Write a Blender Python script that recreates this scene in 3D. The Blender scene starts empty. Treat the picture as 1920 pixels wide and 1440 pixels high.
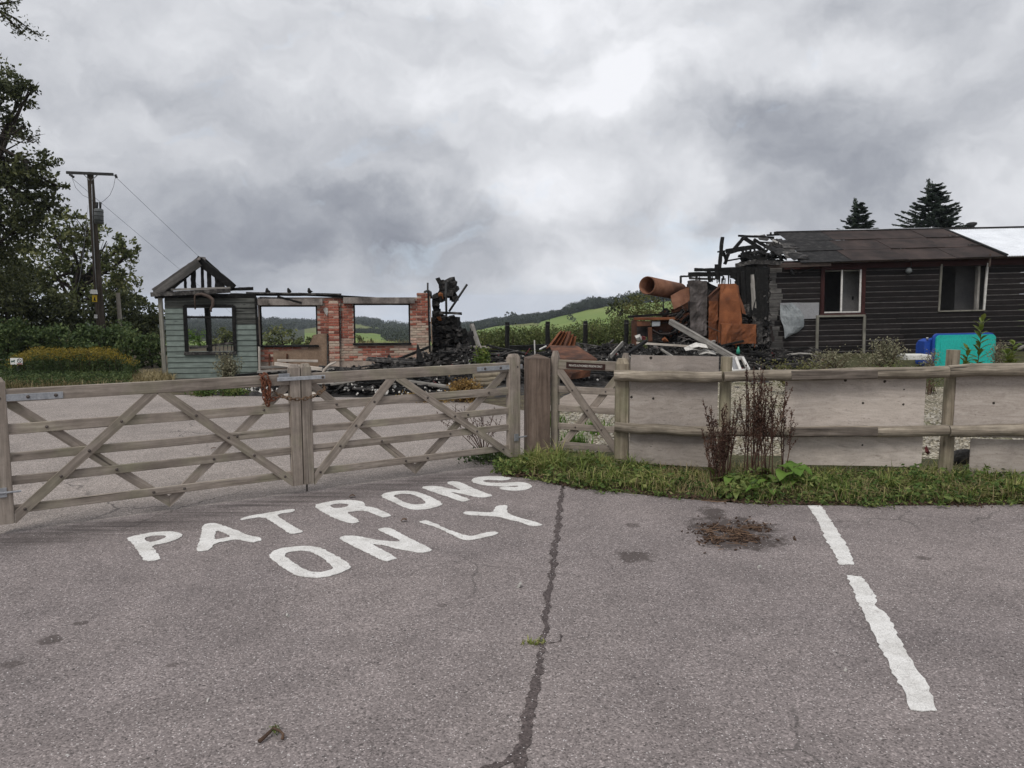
import bpy, math, random
import numpy as np
from mathutils import Vector as V, Matrix, noise, geometry

R = random.Random(11)
NR = np.random.default_rng(5)
sc = bpy.context.scene
col = sc.collection

# ------------------------------------------------------------------ camera
F, H = 1450.0, 1.85                      # focal length in photo pixels, eye height
TH = math.atan(160 / F)
cam = bpy.data.cameras.new('camera')
cam.sensor_width = 36.0
cam.lens = 36.0 * F / 1920.0
cam.clip_start, cam.clip_end = 0.05, 9000
cam_ob = bpy.data.objects.new('camera', cam)
cam_ob.location = (0, 0, H)
cam_ob.rotation_euler = (math.pi / 2 - TH, 0, 0)
col.objects.link(cam_ob)
sc.camera = cam_ob

# ------------------------------------------------------------------ world sky
SUN_EL, SUN_AZ = math.radians(52), math.radians(208)      # azimuth from +Y, clockwise
w = bpy.data.worlds.new('World'); sc.world = w; w.use_nodes = True
nt = w.node_tree; nt.nodes.clear()
def wn(t, **k):
    n = nt.nodes.new(t)
    for a, b in k.items(): setattr(n, a, b)
    return n
def wl(a, b): nt.links.new(a, b)
def wmath(op, a, b=None, clamp=False):
    n = wn('ShaderNodeMath', operation=op); n.use_clamp = clamp
    for i, x in enumerate((a, b)):
        if x is None: continue
        if isinstance(x, (int, float)): n.inputs[i].default_value = x
        else: wl(x, n.inputs[i])
    return n.outputs[0]
tc = wn('ShaderNodeTexCoord'); dirv = tc.outputs['Generated']
sep = wn('ShaderNodeSeparateXYZ'); wl(dirv, sep.inputs[0])
zc = wmath('ADD', wmath('ABSOLUTE', sep.outputs[2]), 0.22)
comb = wn('ShaderNodeCombineXYZ')
wl(wmath('DIVIDE', sep.outputs[0], zc), comb.inputs[0])
wl(wmath('DIVIDE', sep.outputs[1], zc), comb.inputs[1])
def wnoise(scale, detail, rough, dist, off):
    mp = wn('ShaderNodeMapping'); mp.inputs['Location'].default_value = off
    wl(comb.outputs[0], mp.inputs['Vector'])
    n = wn('ShaderNodeTexNoise'); n.inputs['Scale'].default_value = scale
    n.inputs['Detail'].default_value = detail; n.inputs['Roughness'].default_value = rough
    n.inputs['Distortion'].default_value = dist
    wl(mp.outputs[0], n.inputs['Vector']); return n.outputs['Fac']
def dirpix(px, py):
    x, y = (px - 960) / F, -(py - 720) / F
    return V((x, math.cos(TH) + y * math.sin(TH), -math.sin(TH) + y * math.cos(TH)))
def wblob(px, py, k, amp):
    d = dirpix(px, py).normalized()
    n = wn('ShaderNodeVectorMath', operation='DOT_PRODUCT'); wl(dirv, n.inputs[0]); n.inputs[1].default_value = d
    e = wmath('EXPONENT', wmath('MULTIPLY', wmath('SUBTRACT', n.outputs['Value'], 1.0), k))
    return wmath('MULTIPLY', e, amp)
def dnoise(scale, detail, rough, dist, off, zs):
    mp = wn('ShaderNodeMapping'); mp.inputs['Location'].default_value = off; mp.inputs['Scale'].default_value = (1, 1, zs)
    wl(warp, mp.inputs['Vector'])
    n = wn('ShaderNodeTexNoise'); n.inputs['Scale'].default_value = scale
    n.inputs['Detail'].default_value = detail; n.inputs['Roughness'].default_value = rough; n.inputs['Distortion'].default_value = dist
    wl(mp.outputs[0], n.inputs['Vector']); return n.outputs['Fac']
warp = dirv
def warped(scale, detail, amp):
    q_ = wn('ShaderNodeTexNoise'); q_.inputs['Scale'].default_value = scale; q_.inputs['Detail'].default_value = detail; q_.inputs['Roughness'].default_value = .55; wl(dirv, q_.inputs['Vector'])
    c_ = wn('ShaderNodeVectorMath', operation='SUBTRACT'); wl(q_.outputs['Color'], c_.inputs[0]); c_.inputs[1].default_value = (.5, .5, .5)
    m_ = wn('ShaderNodeVectorMath', operation='MULTIPLY_ADD'); wl(c_.outputs[0], m_.inputs[0]); m_.inputs[1].default_value = amp; wl(dirv, m_.inputs[2]); return m_.outputs[0]
warp = warped(7.0, 7, (.20, .20, .15))
wnrm = wn('ShaderNodeVectorMath', operation='NORMALIZE'); wl(warp, wnrm.inputs[0])
n1 = dnoise(2.3, 2, .5, 0, (3.1, 1.7, .4), 2.2)
n2 = dnoise(6.0, 7, .56, 0, (7.3, 4.2, 1.1), 1.9)
n2u = dnoise(6.0, 4, .5, 0, (7.3, 4.2, 1.1 + .085), 1.9)
rel = wmath('SUBTRACT', n2, n2u)
val = wmath('ADD', 0.715, wmath('MULTIPLY', wmath('SUBTRACT', n1, .5), .16))
val = wmath('ADD', val, wmath('MULTIPLY', wmath('SUBTRACT', n2, .5), .24))
val = wmath('ADD', val, wmath('MULTIPLY', rel, .50))
dirv = wnrm.outputs[0]
for b in ((1150, 110, 110, .15), (1220, 110, 600, .14), (1660, 150, 400, .12), (850, 180, 80, .05), (965, 400, 700, .10), (1070, 330, 400, .07), (1290, 375, 700, .08), (1335, 345, 1500, .10),
          (180, 440, 160, -.09), (380, 420, 200, -.11), (560, 390, 220, -.16), (740, 375, 260, -.17), (860, 420, 500, -.08), (880, 490, 250, -.15), (700, 495, 220, -.18), (510, 500, 220, -.14), (320, 500, 200, -.10), (640, 430, 1500, .06),
          (1380, 270, 240, -.14), (1500, 320, 220, -.18), (1650, 320, 220, -.15), (1780, 280, 220, -.16), (1900, 230, 220, -.13), (1260, 300, 300, -.05), (220, 160, 200, -.05), (1180, 400, 500, -.05), (1550, 60, 150, -.04), (1020, 470, 600, -.05),
          (980, 560, 700, .16), (1130, 545, 700, .16), (1250, 530, 700, .10), (820, 565, 900, .14), (680, 570, 900, .14), (1890, 315, 420, .26), (1300, 460, 600, .12), (1780, 380, 700, .08), (560, 570, 900, .06)):
    val = wmath('ADD', val, wblob(*b))
dirv = tc.outputs['Generated']
rp = wn('ShaderNodeValToRGB'); wl(val, rp.inputs[0]); cr = rp.color_ramp
cr.interpolation = 'B_SPLINE'
cr.elements[0].position = .08; cr.elements[0].color = (.185, .20, .245, 1)
cr.elements[1].position = 1.0; cr.elements[1].color = (.90, .91, .95, 1)
for p_, c_ in ((.36, (.33, .35, .395, 1)), (.62, (.555, .57, .61, 1)), (.82, (.705, .72, .755, 1))):
    e = cr.elements.new(p_); e.color = c_
sky = wn('ShaderNodeTexSky', sky_type='NISHITA'); sky.sun_disc = False
sky.sun_elevation = SUN_EL; sky.sun_rotation = SUN_AZ; sky.air_density = 1.0; sky.dust_density = 2.0
gap = wmath('ADD', wmath('ADD', wmath('ADD', wblob(1290, 470, 400, .22), wblob(1200, 520, 500, .16)), wblob(760, 580, 500, .26)), wblob(950, 570, 500, .20))
gap = wmath('ADD', gap, wmath('MULTIPLY', wmath('SUBTRACT', dnoise(7.0, 6, .56, 0, (1.3, 9.2, 0), 2.5), .5), 1.5))
gap = wmath('MULTIPLY', wmath('SUBTRACT', gap, .20), 2.6, clamp=True)
mixs = wn('ShaderNodeMixRGB'); wl(wmath('MULTIPLY', gap, .72), mixs.inputs[0]); 
vs10 = wn('ShaderNodeVectorMath', operation='SCALE'); vs10.inputs['Scale'].default_value = 8.35; wl(rp.outputs[0], vs10.inputs[0])
wl(vs10.outputs[0], mixs.inputs[1])
skm = wn('ShaderNodeMixRGB', blend_type='MIX'); skm.inputs[0].default_value = .75
wl(sky.outputs[0], skm.inputs[1]); skm.inputs[2].default_value = (5.4, 6.4, 7.7, 1)
wl(skm.outputs[0], mixs.inputs[2])
bg = wn('ShaderNodeBackground'); bg.inputs['Strength'].default_value = 0.1
wl(mixs.outputs[0], bg.inputs['Color'])
wo = wn('ShaderNodeOutputWorld'); wl(bg.outputs[0], wo.inputs['Surface'])

w.cycles.sampling_method = 'MANUAL'; w.cycles.sample_map_resolution = 256
sun = bpy.data.lights.new('sun', 'SUN'); sun.energy = 1.5; sun.angle = math.radians(24); sun.color = (1, .965, .91)
sun_ob = bpy.data.objects.new('sun', sun); col.objects.link(sun_ob)
sd = V((math.sin(SUN_AZ) * math.cos(SUN_EL), math.cos(SUN_AZ) * math.cos(SUN_EL), math.sin(SUN_EL)))
sun_ob.rotation_euler = (-sd).to_track_quat('-Z', 'Y').to_euler()
sun_ob.location = (0, 0, 30)

sc.view_settings.view_transform = 'Standard'
sc.view_settings.look = 'None'
sc.view_settings.exposure = 0.34
sc.view_settings.gamma = 1.0
sc.view_settings.use_curve_mapping = False
sc.cycles.max_bounces = 4
sc.cycles.diffuse_bounces = 2
sc.cycles.transparent_max_bounces = 6

# ------------------------------------------------------------------ geometry helpers
Z = V((0, 0, 1))
def G(px, py, z=0.0):                    # pixel -> point on a level plane
    d = dirpix(px, py); return V((0, 0, H)) + d * ((z - H) / d.z)
def P(px, py, Y):                        # pixel -> point at a distance Y in front
    d = dirpix(px, py); return V((0, 0, H)) + d * (Y / d.y)
def W(px, py, p0, n):                    # pixel -> point on a plane
    o = V((0, 0, H)); d = dirpix(px, py); return o + d * ((p0 - o).dot(n) / d.dot(n))

WM = {}
def link(o, parent=None, M=None):
    M = M or Matrix.Identity(4)
    col.objects.link(o)
    if parent is not None:
        o.parent = parent
        o.matrix_parent_inverse = WM[parent.name].inverted()
    o.matrix_basis = M
    WM[o.name] = M
    return o
def tag(o, label=None, cat=None, group=None, kind=None):
    if label: o['label'] = label
    if cat: o['category'] = cat
    if group: o['group'] = group
    if kind: o['kind'] = kind
    return o
def thing(name, label, cat, loc=(0, 0, 0), group=None):
    o = bpy.data.objects.new(name, None); o.empty_display_size = .2
    link(o, None, Matrix.Translation(V(loc)))
    return tag(o, label, cat, group)
def mk(name, vs, fs, mat, parent=None, M=None, smooth=False, mi=None):
    me = bpy.data.meshes.new(name); me.from_pydata([tuple(v) for v in vs], [], fs)
    for m in (mat if isinstance(mat, (list, tuple)) else [mat]): me.materials.append(m)
    if smooth: me.polygons.foreach_set('use_smooth', [True] * len(me.polygons))
    if mi: me.polygons.foreach_set('material_index', mi)
    me.update()
    return link(bpy.data.objects.new(name, me), parent, M)
def share(name, me, parent=None, M=None):
    return link(bpy.data.objects.new(name, me), parent, M)
def frame(A, B, up=Z):
    x = (B - A).normalized(); y = up.cross(x)
    if y.length < 1e-4: y = V((0, 1, 0)).cross(x)
    y.normalize(); z = x.cross(y)
    M = Matrix((x, y, z)).transposed().to_4x4(); M.translation = A
    return M
def sect(w, h, c):                       # chamfered rectangle
    a, b = w / 2, h / 2
    return [(a, -b + c), (a, b - c), (a - c, b), (-a + c, b), (-a, b - c), (-a, -b + c), (-a + c, -b), (a - c, -b)]
def bar(name, A, B, w, h, mat, parent=None, up=Z, c=.004, seg=1, jit=0., taper=1., bend=0.):
    """a beam from A to B, local X along it: w across (local Y), h along up (local Z)"""
    A, B = V(A), V(B); L = (B - A).length; s = sect(w, h, min(c, w * .3, h * .3)); vs, fs = [], []
    for i in range(seg + 1):
        t = i / seg; k = 1 + (taper - 1) * t
        for (y, z) in s:
            q = 1 + R.uniform(-jit, jit)
            vs.append((L * t + (R.uniform(-1, 1) * jit * .5 * w if 0 < i < seg or jit else 0), y * k * q, z * k * q + bend * 4 * t * (1 - t)))
    n = 8
    for i in range(seg):
        for j in range(n):
            fs.append((i * n + j, i * n + (j + 1) % n, (i + 1) * n + (j + 1) % n, (i + 1) * n + j))
    fs.append(tuple(reversed(range(n)))); fs.append(tuple(range(seg * n, seg * n + n)))
    return mk(name, vs, fs, mat, parent, frame(A, B, up))
def rodpts(pts, rad, n=8, vs=None, fs=None, cap=True, jit=0.):
    vs = [] if vs is None else vs; fs = [] if fs is None else fs
    pts = [V(p) for p in pts]; rad = rad if isinstance(rad, (list, tuple)) else [rad] * len(pts); b0 = len(vs)
    prev = None
    for i, p in enumerate(pts):
        t = (pts[min(i + 1, len(pts) - 1)] - pts[max(i - 1, 0)]).normalized()
        a = (prev - t * prev.dot(t)) if prev is not None else (Z.cross(t) if abs(t.z) < .95 else V((1, 0, 0)).cross(t))
        a.normalize(); prev = a; b = t.cross(a)
        for k in range(n):
            th = 2 * math.pi * k / n; r = rad[i] * (1 + R.uniform(-jit, jit))
            vs.append(p + (a * math.cos(th) + b * math.sin(th)) * r)
    for i in range(len(pts) - 1):
        for k in range(n):
            fs.append((b0 + i * n + k, b0 + i * n + (k + 1) % n, b0 + (i + 1) * n + (k + 1) % n, b0 + (i + 1) * n + k))
    if cap:
        fs.append(tuple(b0 + k for k in reversed(range(n)))); e = b0 + (len(pts) - 1) * n
        fs.append(tuple(e + k for k in range(n)))
    return vs, fs
def rod(name, pts, rad, mat, parent=None, n=8, smooth=True, jit=0.):
    vs, fs = rodpts(pts, rad, n, jit=jit)
    return mk(name, vs, fs, mat, parent, smooth=smooth)
def log(name, A, B, r0, r1, mat, parent=None, n=14, seg=8, wob=.01):
    """round timber with local X along it"""
    A, B = V(A), V(B); L = (B - A).length; ph = R.uniform(0, 6)
    pts = [V((L * i / seg, wob * math.sin(ph + 2.3 * i), wob * math.cos(ph * 2 + 1.7 * i))) for i in range(seg + 1)]
    vs, fs = rodpts(pts, [r0 + (r1 - r0) * i / seg for i in range(seg + 1)], n, jit=.03)
    return mk(name, vs, fs, mat, parent, frame(A, B), smooth=False)
def prism(name, loops, O, U, Vv, d, mat, parent=None, zfun=None):
    """flat shape (outer loop + holes, 2-D) in the frame O,U,Vv with thickness d away from the normal U x Vv"""
    O, U, Vv = V(O), V(U), V(Vv); N = U.cross(Vv).normalized()
    flat = [p for l in loops for p in l]
    tris = geometry.tessellate_polygon([[V((p[0], p[1], 0)) for p in l] for l in loops])
    vs = [(O + U * p[0] + Vv * p[1] + N * (zfun(*p) if zfun else 0)) for p in flat]
    fs = []
    for t in tris:
        a, b, c = (flat[i] for i in t)
        ar = (b[0] - a[0]) * (c[1] - a[1]) - (b[1] - a[1]) * (c[0] - a[0])
        fs.append(tuple(t) if ar > 0 else tuple(reversed(t)))
    n = len(flat)
    if d > 0:
        vs += [v - N * d for v in vs]
        fs += [tuple(i + n for i in reversed(f)) for f in list(fs)]
        k = 0
        for l in loops:
            m = len(l)
            for i in range(m):
                a, b = k + i, k + (i + 1) % m
                fs.append((a, a + n, b + n, b))
            k += m
    return mk(name, vs, fs, mat, parent)
def jag(poly, seg, amp, rnd=R):
    out = []
    for i, p in enumerate(poly):
        q = poly[(i + 1) % len(poly)]; L = math.hypot(q[0] - p[0], q[1] - p[1]); n = max(1, int(L / seg))
        for k in range(n):
            t = k / n
            out.append((p[0] + (q[0] - p[0]) * t + rnd.uniform(-amp, amp), p[1] + (q[1] - p[1]) * t + rnd.uniform(-amp, amp)))
    return out
def smooth_poly(poly, it=2):
    for _ in range(it):
        o = []
        for i, p in enumerate(poly):
            q = poly[(i + 1) % len(poly)]
            o += [(p[0] * .75 + q[0] * .25, p[1] * .75 + q[1] * .25), (p[0] * .25 + q[0] * .75, p[1] * .25 + q[1] * .75)]
        poly = o
    return poly
def rrect(w, h, r, n=4, cx=0, cy=0):
    o = []
    for sx, sy, a0 in ((1, 1, 0), (-1, 1, 90), (-1, -1, 180), (1, -1, 270)):
        for k in range(n + 1):
            a = math.radians(a0 + 90 * k / n)
            o.append((cx + sx * (w / 2 - r) + r * math.cos(a), cy + sy * (h / 2 - r) + r * math.sin(a)))
    return o
def npmesh(name, verts, nper, faces, mat, parent=None):
    """verts (N*nper,3); faces: index tuples inside one element (all of one length)"""
    n = len(verts) // nper; fa = np.array(faces); k = fa.shape[1]
    idx = (np.arange(n)[:, None, None] * nper + fa[None]).reshape(-1)
    me = bpy.data.meshes.new(name)
    me.vertices.add(len(verts)); me.vertices.foreach_set('co', np.ascontiguousarray(verts, dtype=np.float32).reshape(-1))
    nf = len(idx) // k
    me.loops.add(len(idx)); me.loops.foreach_set('vertex_index', idx.astype(np.int32))
    me.polygons.add(nf); me.polygons.foreach_set('loop_start', (np.arange(nf) * k).astype(np.int32))
    me.update(calc_edges=True); me.shade_flat(); me.materials.append(mat)
    return link(bpy.data.objects.new(name, me), parent)
def unit(a): return a / (np.linalg.norm(a, axis=1, keepdims=True) + 1e-9)
def leafmesh(name, C, S, mat, parent=None, asp=.55, flat=.0, dirs=None):
    C = np.asarray(C, float); n = len(C); S = np.broadcast_to(np.asarray(S, float), (n,))[:, None]
    a = unit(NR.normal(size=(n, 3)) * np.array([1, 1, 1 - flat])) if dirs is None else unit(dirs + NR.normal(size=(n, 3)) * .25)
    b = unit(np.cross(a, NR.normal(size=(n, 3)))); nn = np.cross(a, b)
    v = np.stack([C + a * S, C + (b * asp + nn * .22) * S, C - a * S, C + (-b * asp + nn * .22) * S], 1).reshape(-1, 3)
    return npmesh(name, v, 4, [(0, 1, 2), (0, 2, 3)], mat, parent)
def blades(name, C, Hh, mat, parent=None, wid=.006, lean=.45):
    C = np.asarray(C, float); n = len(C); Hh = np.asarray(Hh)[:, None]
    ang = NR.uniform(0, 2 * np.pi, n); d = np.stack([np.cos(ang), np.sin(ang), np.zeros(n)], 1)
    s = np.stack([-np.sin(ang), np.cos(ang), np.zeros(n)], 1) * wid * NR.uniform(.6, 1.5, (n, 1))
    le = NR.uniform(.1, lean, (n, 1)) * 1.6
    up = np.array([[0, 0, 1.]])
    m = C + up * Hh * .55 + d * Hh * le * .3; t = C + up * Hh * (1 - le * .35) + d * Hh * le
    v = np.stack([C - s, C + s, m + s * .8, m - s * .8, t], 1).reshape(-1, 3)
    return npmesh(name, v, 5, [(0, 1, 2), (0, 2, 3), (3, 2, 4)], mat, parent)
def chunks(name, C, S, mat, parent=None, sq=.6, tilt=None, yaw=1.):
    """loose angular lumps, one mesh"""
    C = np.asarray(C, float); n = len(C); S = np.asarray(S, float).reshape(n, -1)
    cube = np.array([(x, y, z) for x in (-1, 1) for y in (-1, 1) for z in (-1, 1)], float)
    v = cube[None] * (S if S.shape[1] == 3 else S * NR.uniform(sq, 1, (n, 3)))[:, None, :] * NR.uniform(.55, 1.1, (n, 8, 1))
    q = NR.normal(size=(n, 4))
    if tilt is not None and yaw < 1: q[:, 0] = 1
    if tilt is not None: q = q * np.array([1, tilt, tilt, yaw])
    q /= np.linalg.norm(q, axis=1, keepdims=True); w_, x, y, z = q.T
    Rm = np.stack([1 - 2 * (y * y + z * z), 2 * (x * y - z * w_), 2 * (x * z + y * w_), 2 * (x * y + z * w_), 1 - 2 * (x * x + z * z), 2 * (y * z - x * w_),
                   2 * (x * z - y * w_), 2 * (y * z + x * w_), 1 - 2 * (x * x + y * y)], 1).reshape(n, 3, 3)
    v = np.einsum('nij,nkj->nki', Rm, v) + C[:, None, :]
    return npmesh(name, v.reshape(-1, 3), 8, [(0, 1, 3, 2), (4, 6, 7, 5), (0, 4, 5, 1), (2, 3, 7, 6), (0, 2, 6, 4), (1, 5, 7, 3)], mat, parent)

# ------------------------------------------------------------------ materials
class NT:
    def __init__(s, name):
        s.m = bpy.data.materials.new(name); s.m.use_nodes = True; s.t = s.m.node_tree
        s.b = s.t.nodes['Principled BSDF']; s.o = s.t.nodes['Material Output']
    def n(s, t, **k):
        n = s.t.nodes.new(t)
        for a, b in k.items():
            if a.startswith('i_'): n.inputs[a[2:].replace('_', ' ')].default_value = b
            else: setattr(n, a, b)
        return n
    def l(s, a, b): s.t.links.new(a, b)
    def math(s, op, a, b=None, clamp=False):
        n = s.n('ShaderNodeMath', operation=op); n.use_clamp = clamp
        for i, x in enumerate((a, b)):
            if x is None: continue
            if isinstance(x, (int, float)): n.inputs[i].default_value = x
            else: s.l(x, n.inputs[i])
        return n.outputs[0]
    def ramp(s, fac, stops):
        r = s.n('ShaderNodeValToRGB'); e = r.color_ramp.elements
        e[0].position, e[0].color = stops[0][0], (*stops[0][1], 1)
        e[1].position, e[1].color = stops[-1][0], (*stops[-1][1], 1)
        for p, c in stops[1:-1]:
            x = e.new(p); x.color = (*c, 1)
        s.l(fac, r.inputs[0]); return r.outputs[0]
    def mix(s, fac, a, b, bt='MIX'):
        n = s.n('ShaderNodeMixRGB', blend_type=bt)
        for i, x in enumerate((fac, a, b)):
            if isinstance(x, (int, float)): n.inputs[i].default_value = x
            elif isinstance(x, tuple): n.inputs[i].default_value = (*x, 1)
            else: s.l(x, n.inputs[i])
        return n.outputs[0]
    def coord(s, stretch=(1, 1, 1), rnd=True):
        tc = s.n('ShaderNodeTexCoord'); mp = s.n('ShaderNodeMapping'); mp.inputs['Scale'].default_value = stretch
        s.l(tc.outputs['Object'], mp.inputs['Vector'])
        if rnd:
            oi = s.n('ShaderNodeObjectInfo'); s.rnd = oi.outputs['Random']
            va = s.n('ShaderNodeVectorMath', operation='ADD'); cb = s.n('ShaderNodeCombineXYZ')
            for i in range(3): s.l(s.math('MULTIPLY', s.rnd, 37.7 + 11 * i), cb.inputs[i])
            s.l(mp.outputs[0], va.inputs[0]); s.l(cb.outputs[0], va.inputs[1]); return va.outputs[0]
        return mp.outputs[0]
    def noise(s, vec, scale, detail=5, rough=.55, dist=0.):
        n = s.n('ShaderNodeTexNoise'); s.l(vec, n.inputs['Vector'])
        n.inputs['Scale'].default_value = scale; n.inputs['Detail'].default_value = detail
        n.inputs['Roughness'].default_value = rough; n.inputs['Distortion'].default_value = dist
        return n.outputs['Fac']
    def voro(s, vec, scale, feature='F1'):
        n = s.n('ShaderNodeTexVoronoi', feature=feature); s.l(vec, n.inputs['Vector']); n.inputs['Scale'].default_value = scale
        return n
    def bump(s, h, strength=.4, dist=.01):
        b = s.n('ShaderNodeBump'); b.inputs['Strength'].default_value = strength; b.inputs['Distance'].default_value = dist
        s.l(h, b.inputs['Height']); s.l(b.outputs[0], s.b.inputs['Normal'])
    def fin(s, color, rough=.8, metal=0., spec=.25):
        if isinstance(color, tuple): s.b.inputs['Base Color'].default_value = (*color, 1)
        else: s.l(color, s.b.inputs['Base Color'])
        if isinstance(rough, (int, float)): s.b.inputs['Roughness'].default_value = rough
        else: s.l(rough, s.b.inputs['Roughness'])
        s.b.inputs['Metallic'].default_value = metal; s.b.inputs['Specular IOR Level'].default_value = spec
        return s.m
def mat(name, c1, c2, scale=6, rough=.8, bump=.3, bscale=40, stretch=(1, 1, 1), metal=0., spec=.25, c3=None, var=.18, dist=.3, bd=.006, lo=.3, hi=.7, detail=7):
    s = NT(name); v = s.coord(stretch); n = s.noise(v, scale, detail, .6, dist)
    st = [(lo, c1), (hi, c2)] if c3 is None else [(lo, c1), ((lo + hi) / 2, c2), (hi, c3)]
    c = s.ramp(n, st)
    fine = s.noise(v, bscale, 4, .6)
    c = s.mix(.35, c, s.ramp(fine, [(.3, (.35, .35, .35)), (.7, (1.3, 1.3, 1.3))]), 'MULTIPLY')
    hs = s.n('ShaderNodeHueSaturation'); s.l(c, hs.inputs['Color']); s.l(s.math('ADD', s.math('MULTIPLY', s.rnd, 2 * var), 1.08 - var), hs.inputs['Value'])
    if bump: s.bump(fine, bump, bd)
    return s.fin(hs.outputs[0], rough, metal, spec)
def woodmat(name, cd, cm, cl, grain=26, rough=.85, var=.16, green=None, stain=.5):
    """weathered timber: grain runs along the object's local X"""
    s = NT(name); v = s.coord((.9, 1, 1)); vg = s.coord((.06, 1, 1))
    g = s.noise(vg, grain, 8, .62, .6); big = s.noise(v, 2.2, 5, .6, .4)
    c = s.ramp(g, [(.28, cd), (.5, cm), (.72, cl)])
    c = s.mix(s.math('MULTIPLY', s.ramp(big, [(.42, (0, 0, 0)), (.75, (1, 1, 1))]), stain), c, tuple(x * .55 for x in cm))
    if green: c = s.mix(s.ramp(s.noise(v, 3.1, 4), [(.5, (0, 0, 0)), (.8, (.7, .7, .7))]), c, green)
    spl = s.noise(s.coord((.035, 1, 1)), 42, 3, .5); c = s.mix(s.ramp(spl, [(.64, (0, 0, 0)), (.70, (.75,) * 3)]), c, tuple(x * .35 for x in cd))
    wea = s.noise(v, 7, 6, .7); c = s.mix(.6, c, s.ramp(wea, [(.3, (.62,) * 3), (.7, (1.3,) * 3)]), 'MULTIPLY')
    kn = s.voro(s.coord((.35, 1, 1)), 5.5); c = s.mix(s.ramp(kn.outputs['Distance'], [(.03, (.75,) * 3), (.10, (0,) * 3)]), c, tuple(x * .35 for x in cd))
    hs = s.n('ShaderNodeHueSaturation'); s.l(c, hs.inputs['Color']); s.l(s.math('ADD', s.math('MULTIPLY', s.rnd, 2 * var), 1 - var), hs.inputs['Value'])
    s.bump(g, .5, .004)
    return s.fin(hs.outputs[0], rough, 0, .2)
def leafmat(name, c1, c2, c3=None, trans=.25, scale=.8, rough=.6):
    s = NT(name); ge = s.n('ShaderNodeNewGeometry'); tcn = s.n('ShaderNodeTexCoord')
    n = s.noise(tcn.outputs['Object'], scale, 3)
    f = s.math('ADD', s.math('MULTIPLY', ge.outputs['Random Per Island'], .5), s.math('MULTIPLY', s.math('SUBTRACT', n, .12), .95))
    c = s.ramp(f, [(.2, c1), (.85, c2)] if c3 is None else [(.2, c1), (.6, c2), (.95, c3)])
    s.fin(c, rough, 0, .25)
    tr = s.n('ShaderNodeBsdfTranslucent'); s.l(c, tr.inputs['Color']); mx = s.n('ShaderNodeMixShader'); mx.inputs[0].default_value = trans
    s.l(s.b.outputs[0], mx.inputs[1]); s.l(tr.outputs[0], mx.inputs[2]); s.l(mx.outputs[0], s.o.inputs['Surface'])
    return s.m
def plain(name, c, rough=.6, metal=0., spec=.3): return NT(name).fin(c, rough, metal, spec)

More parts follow.
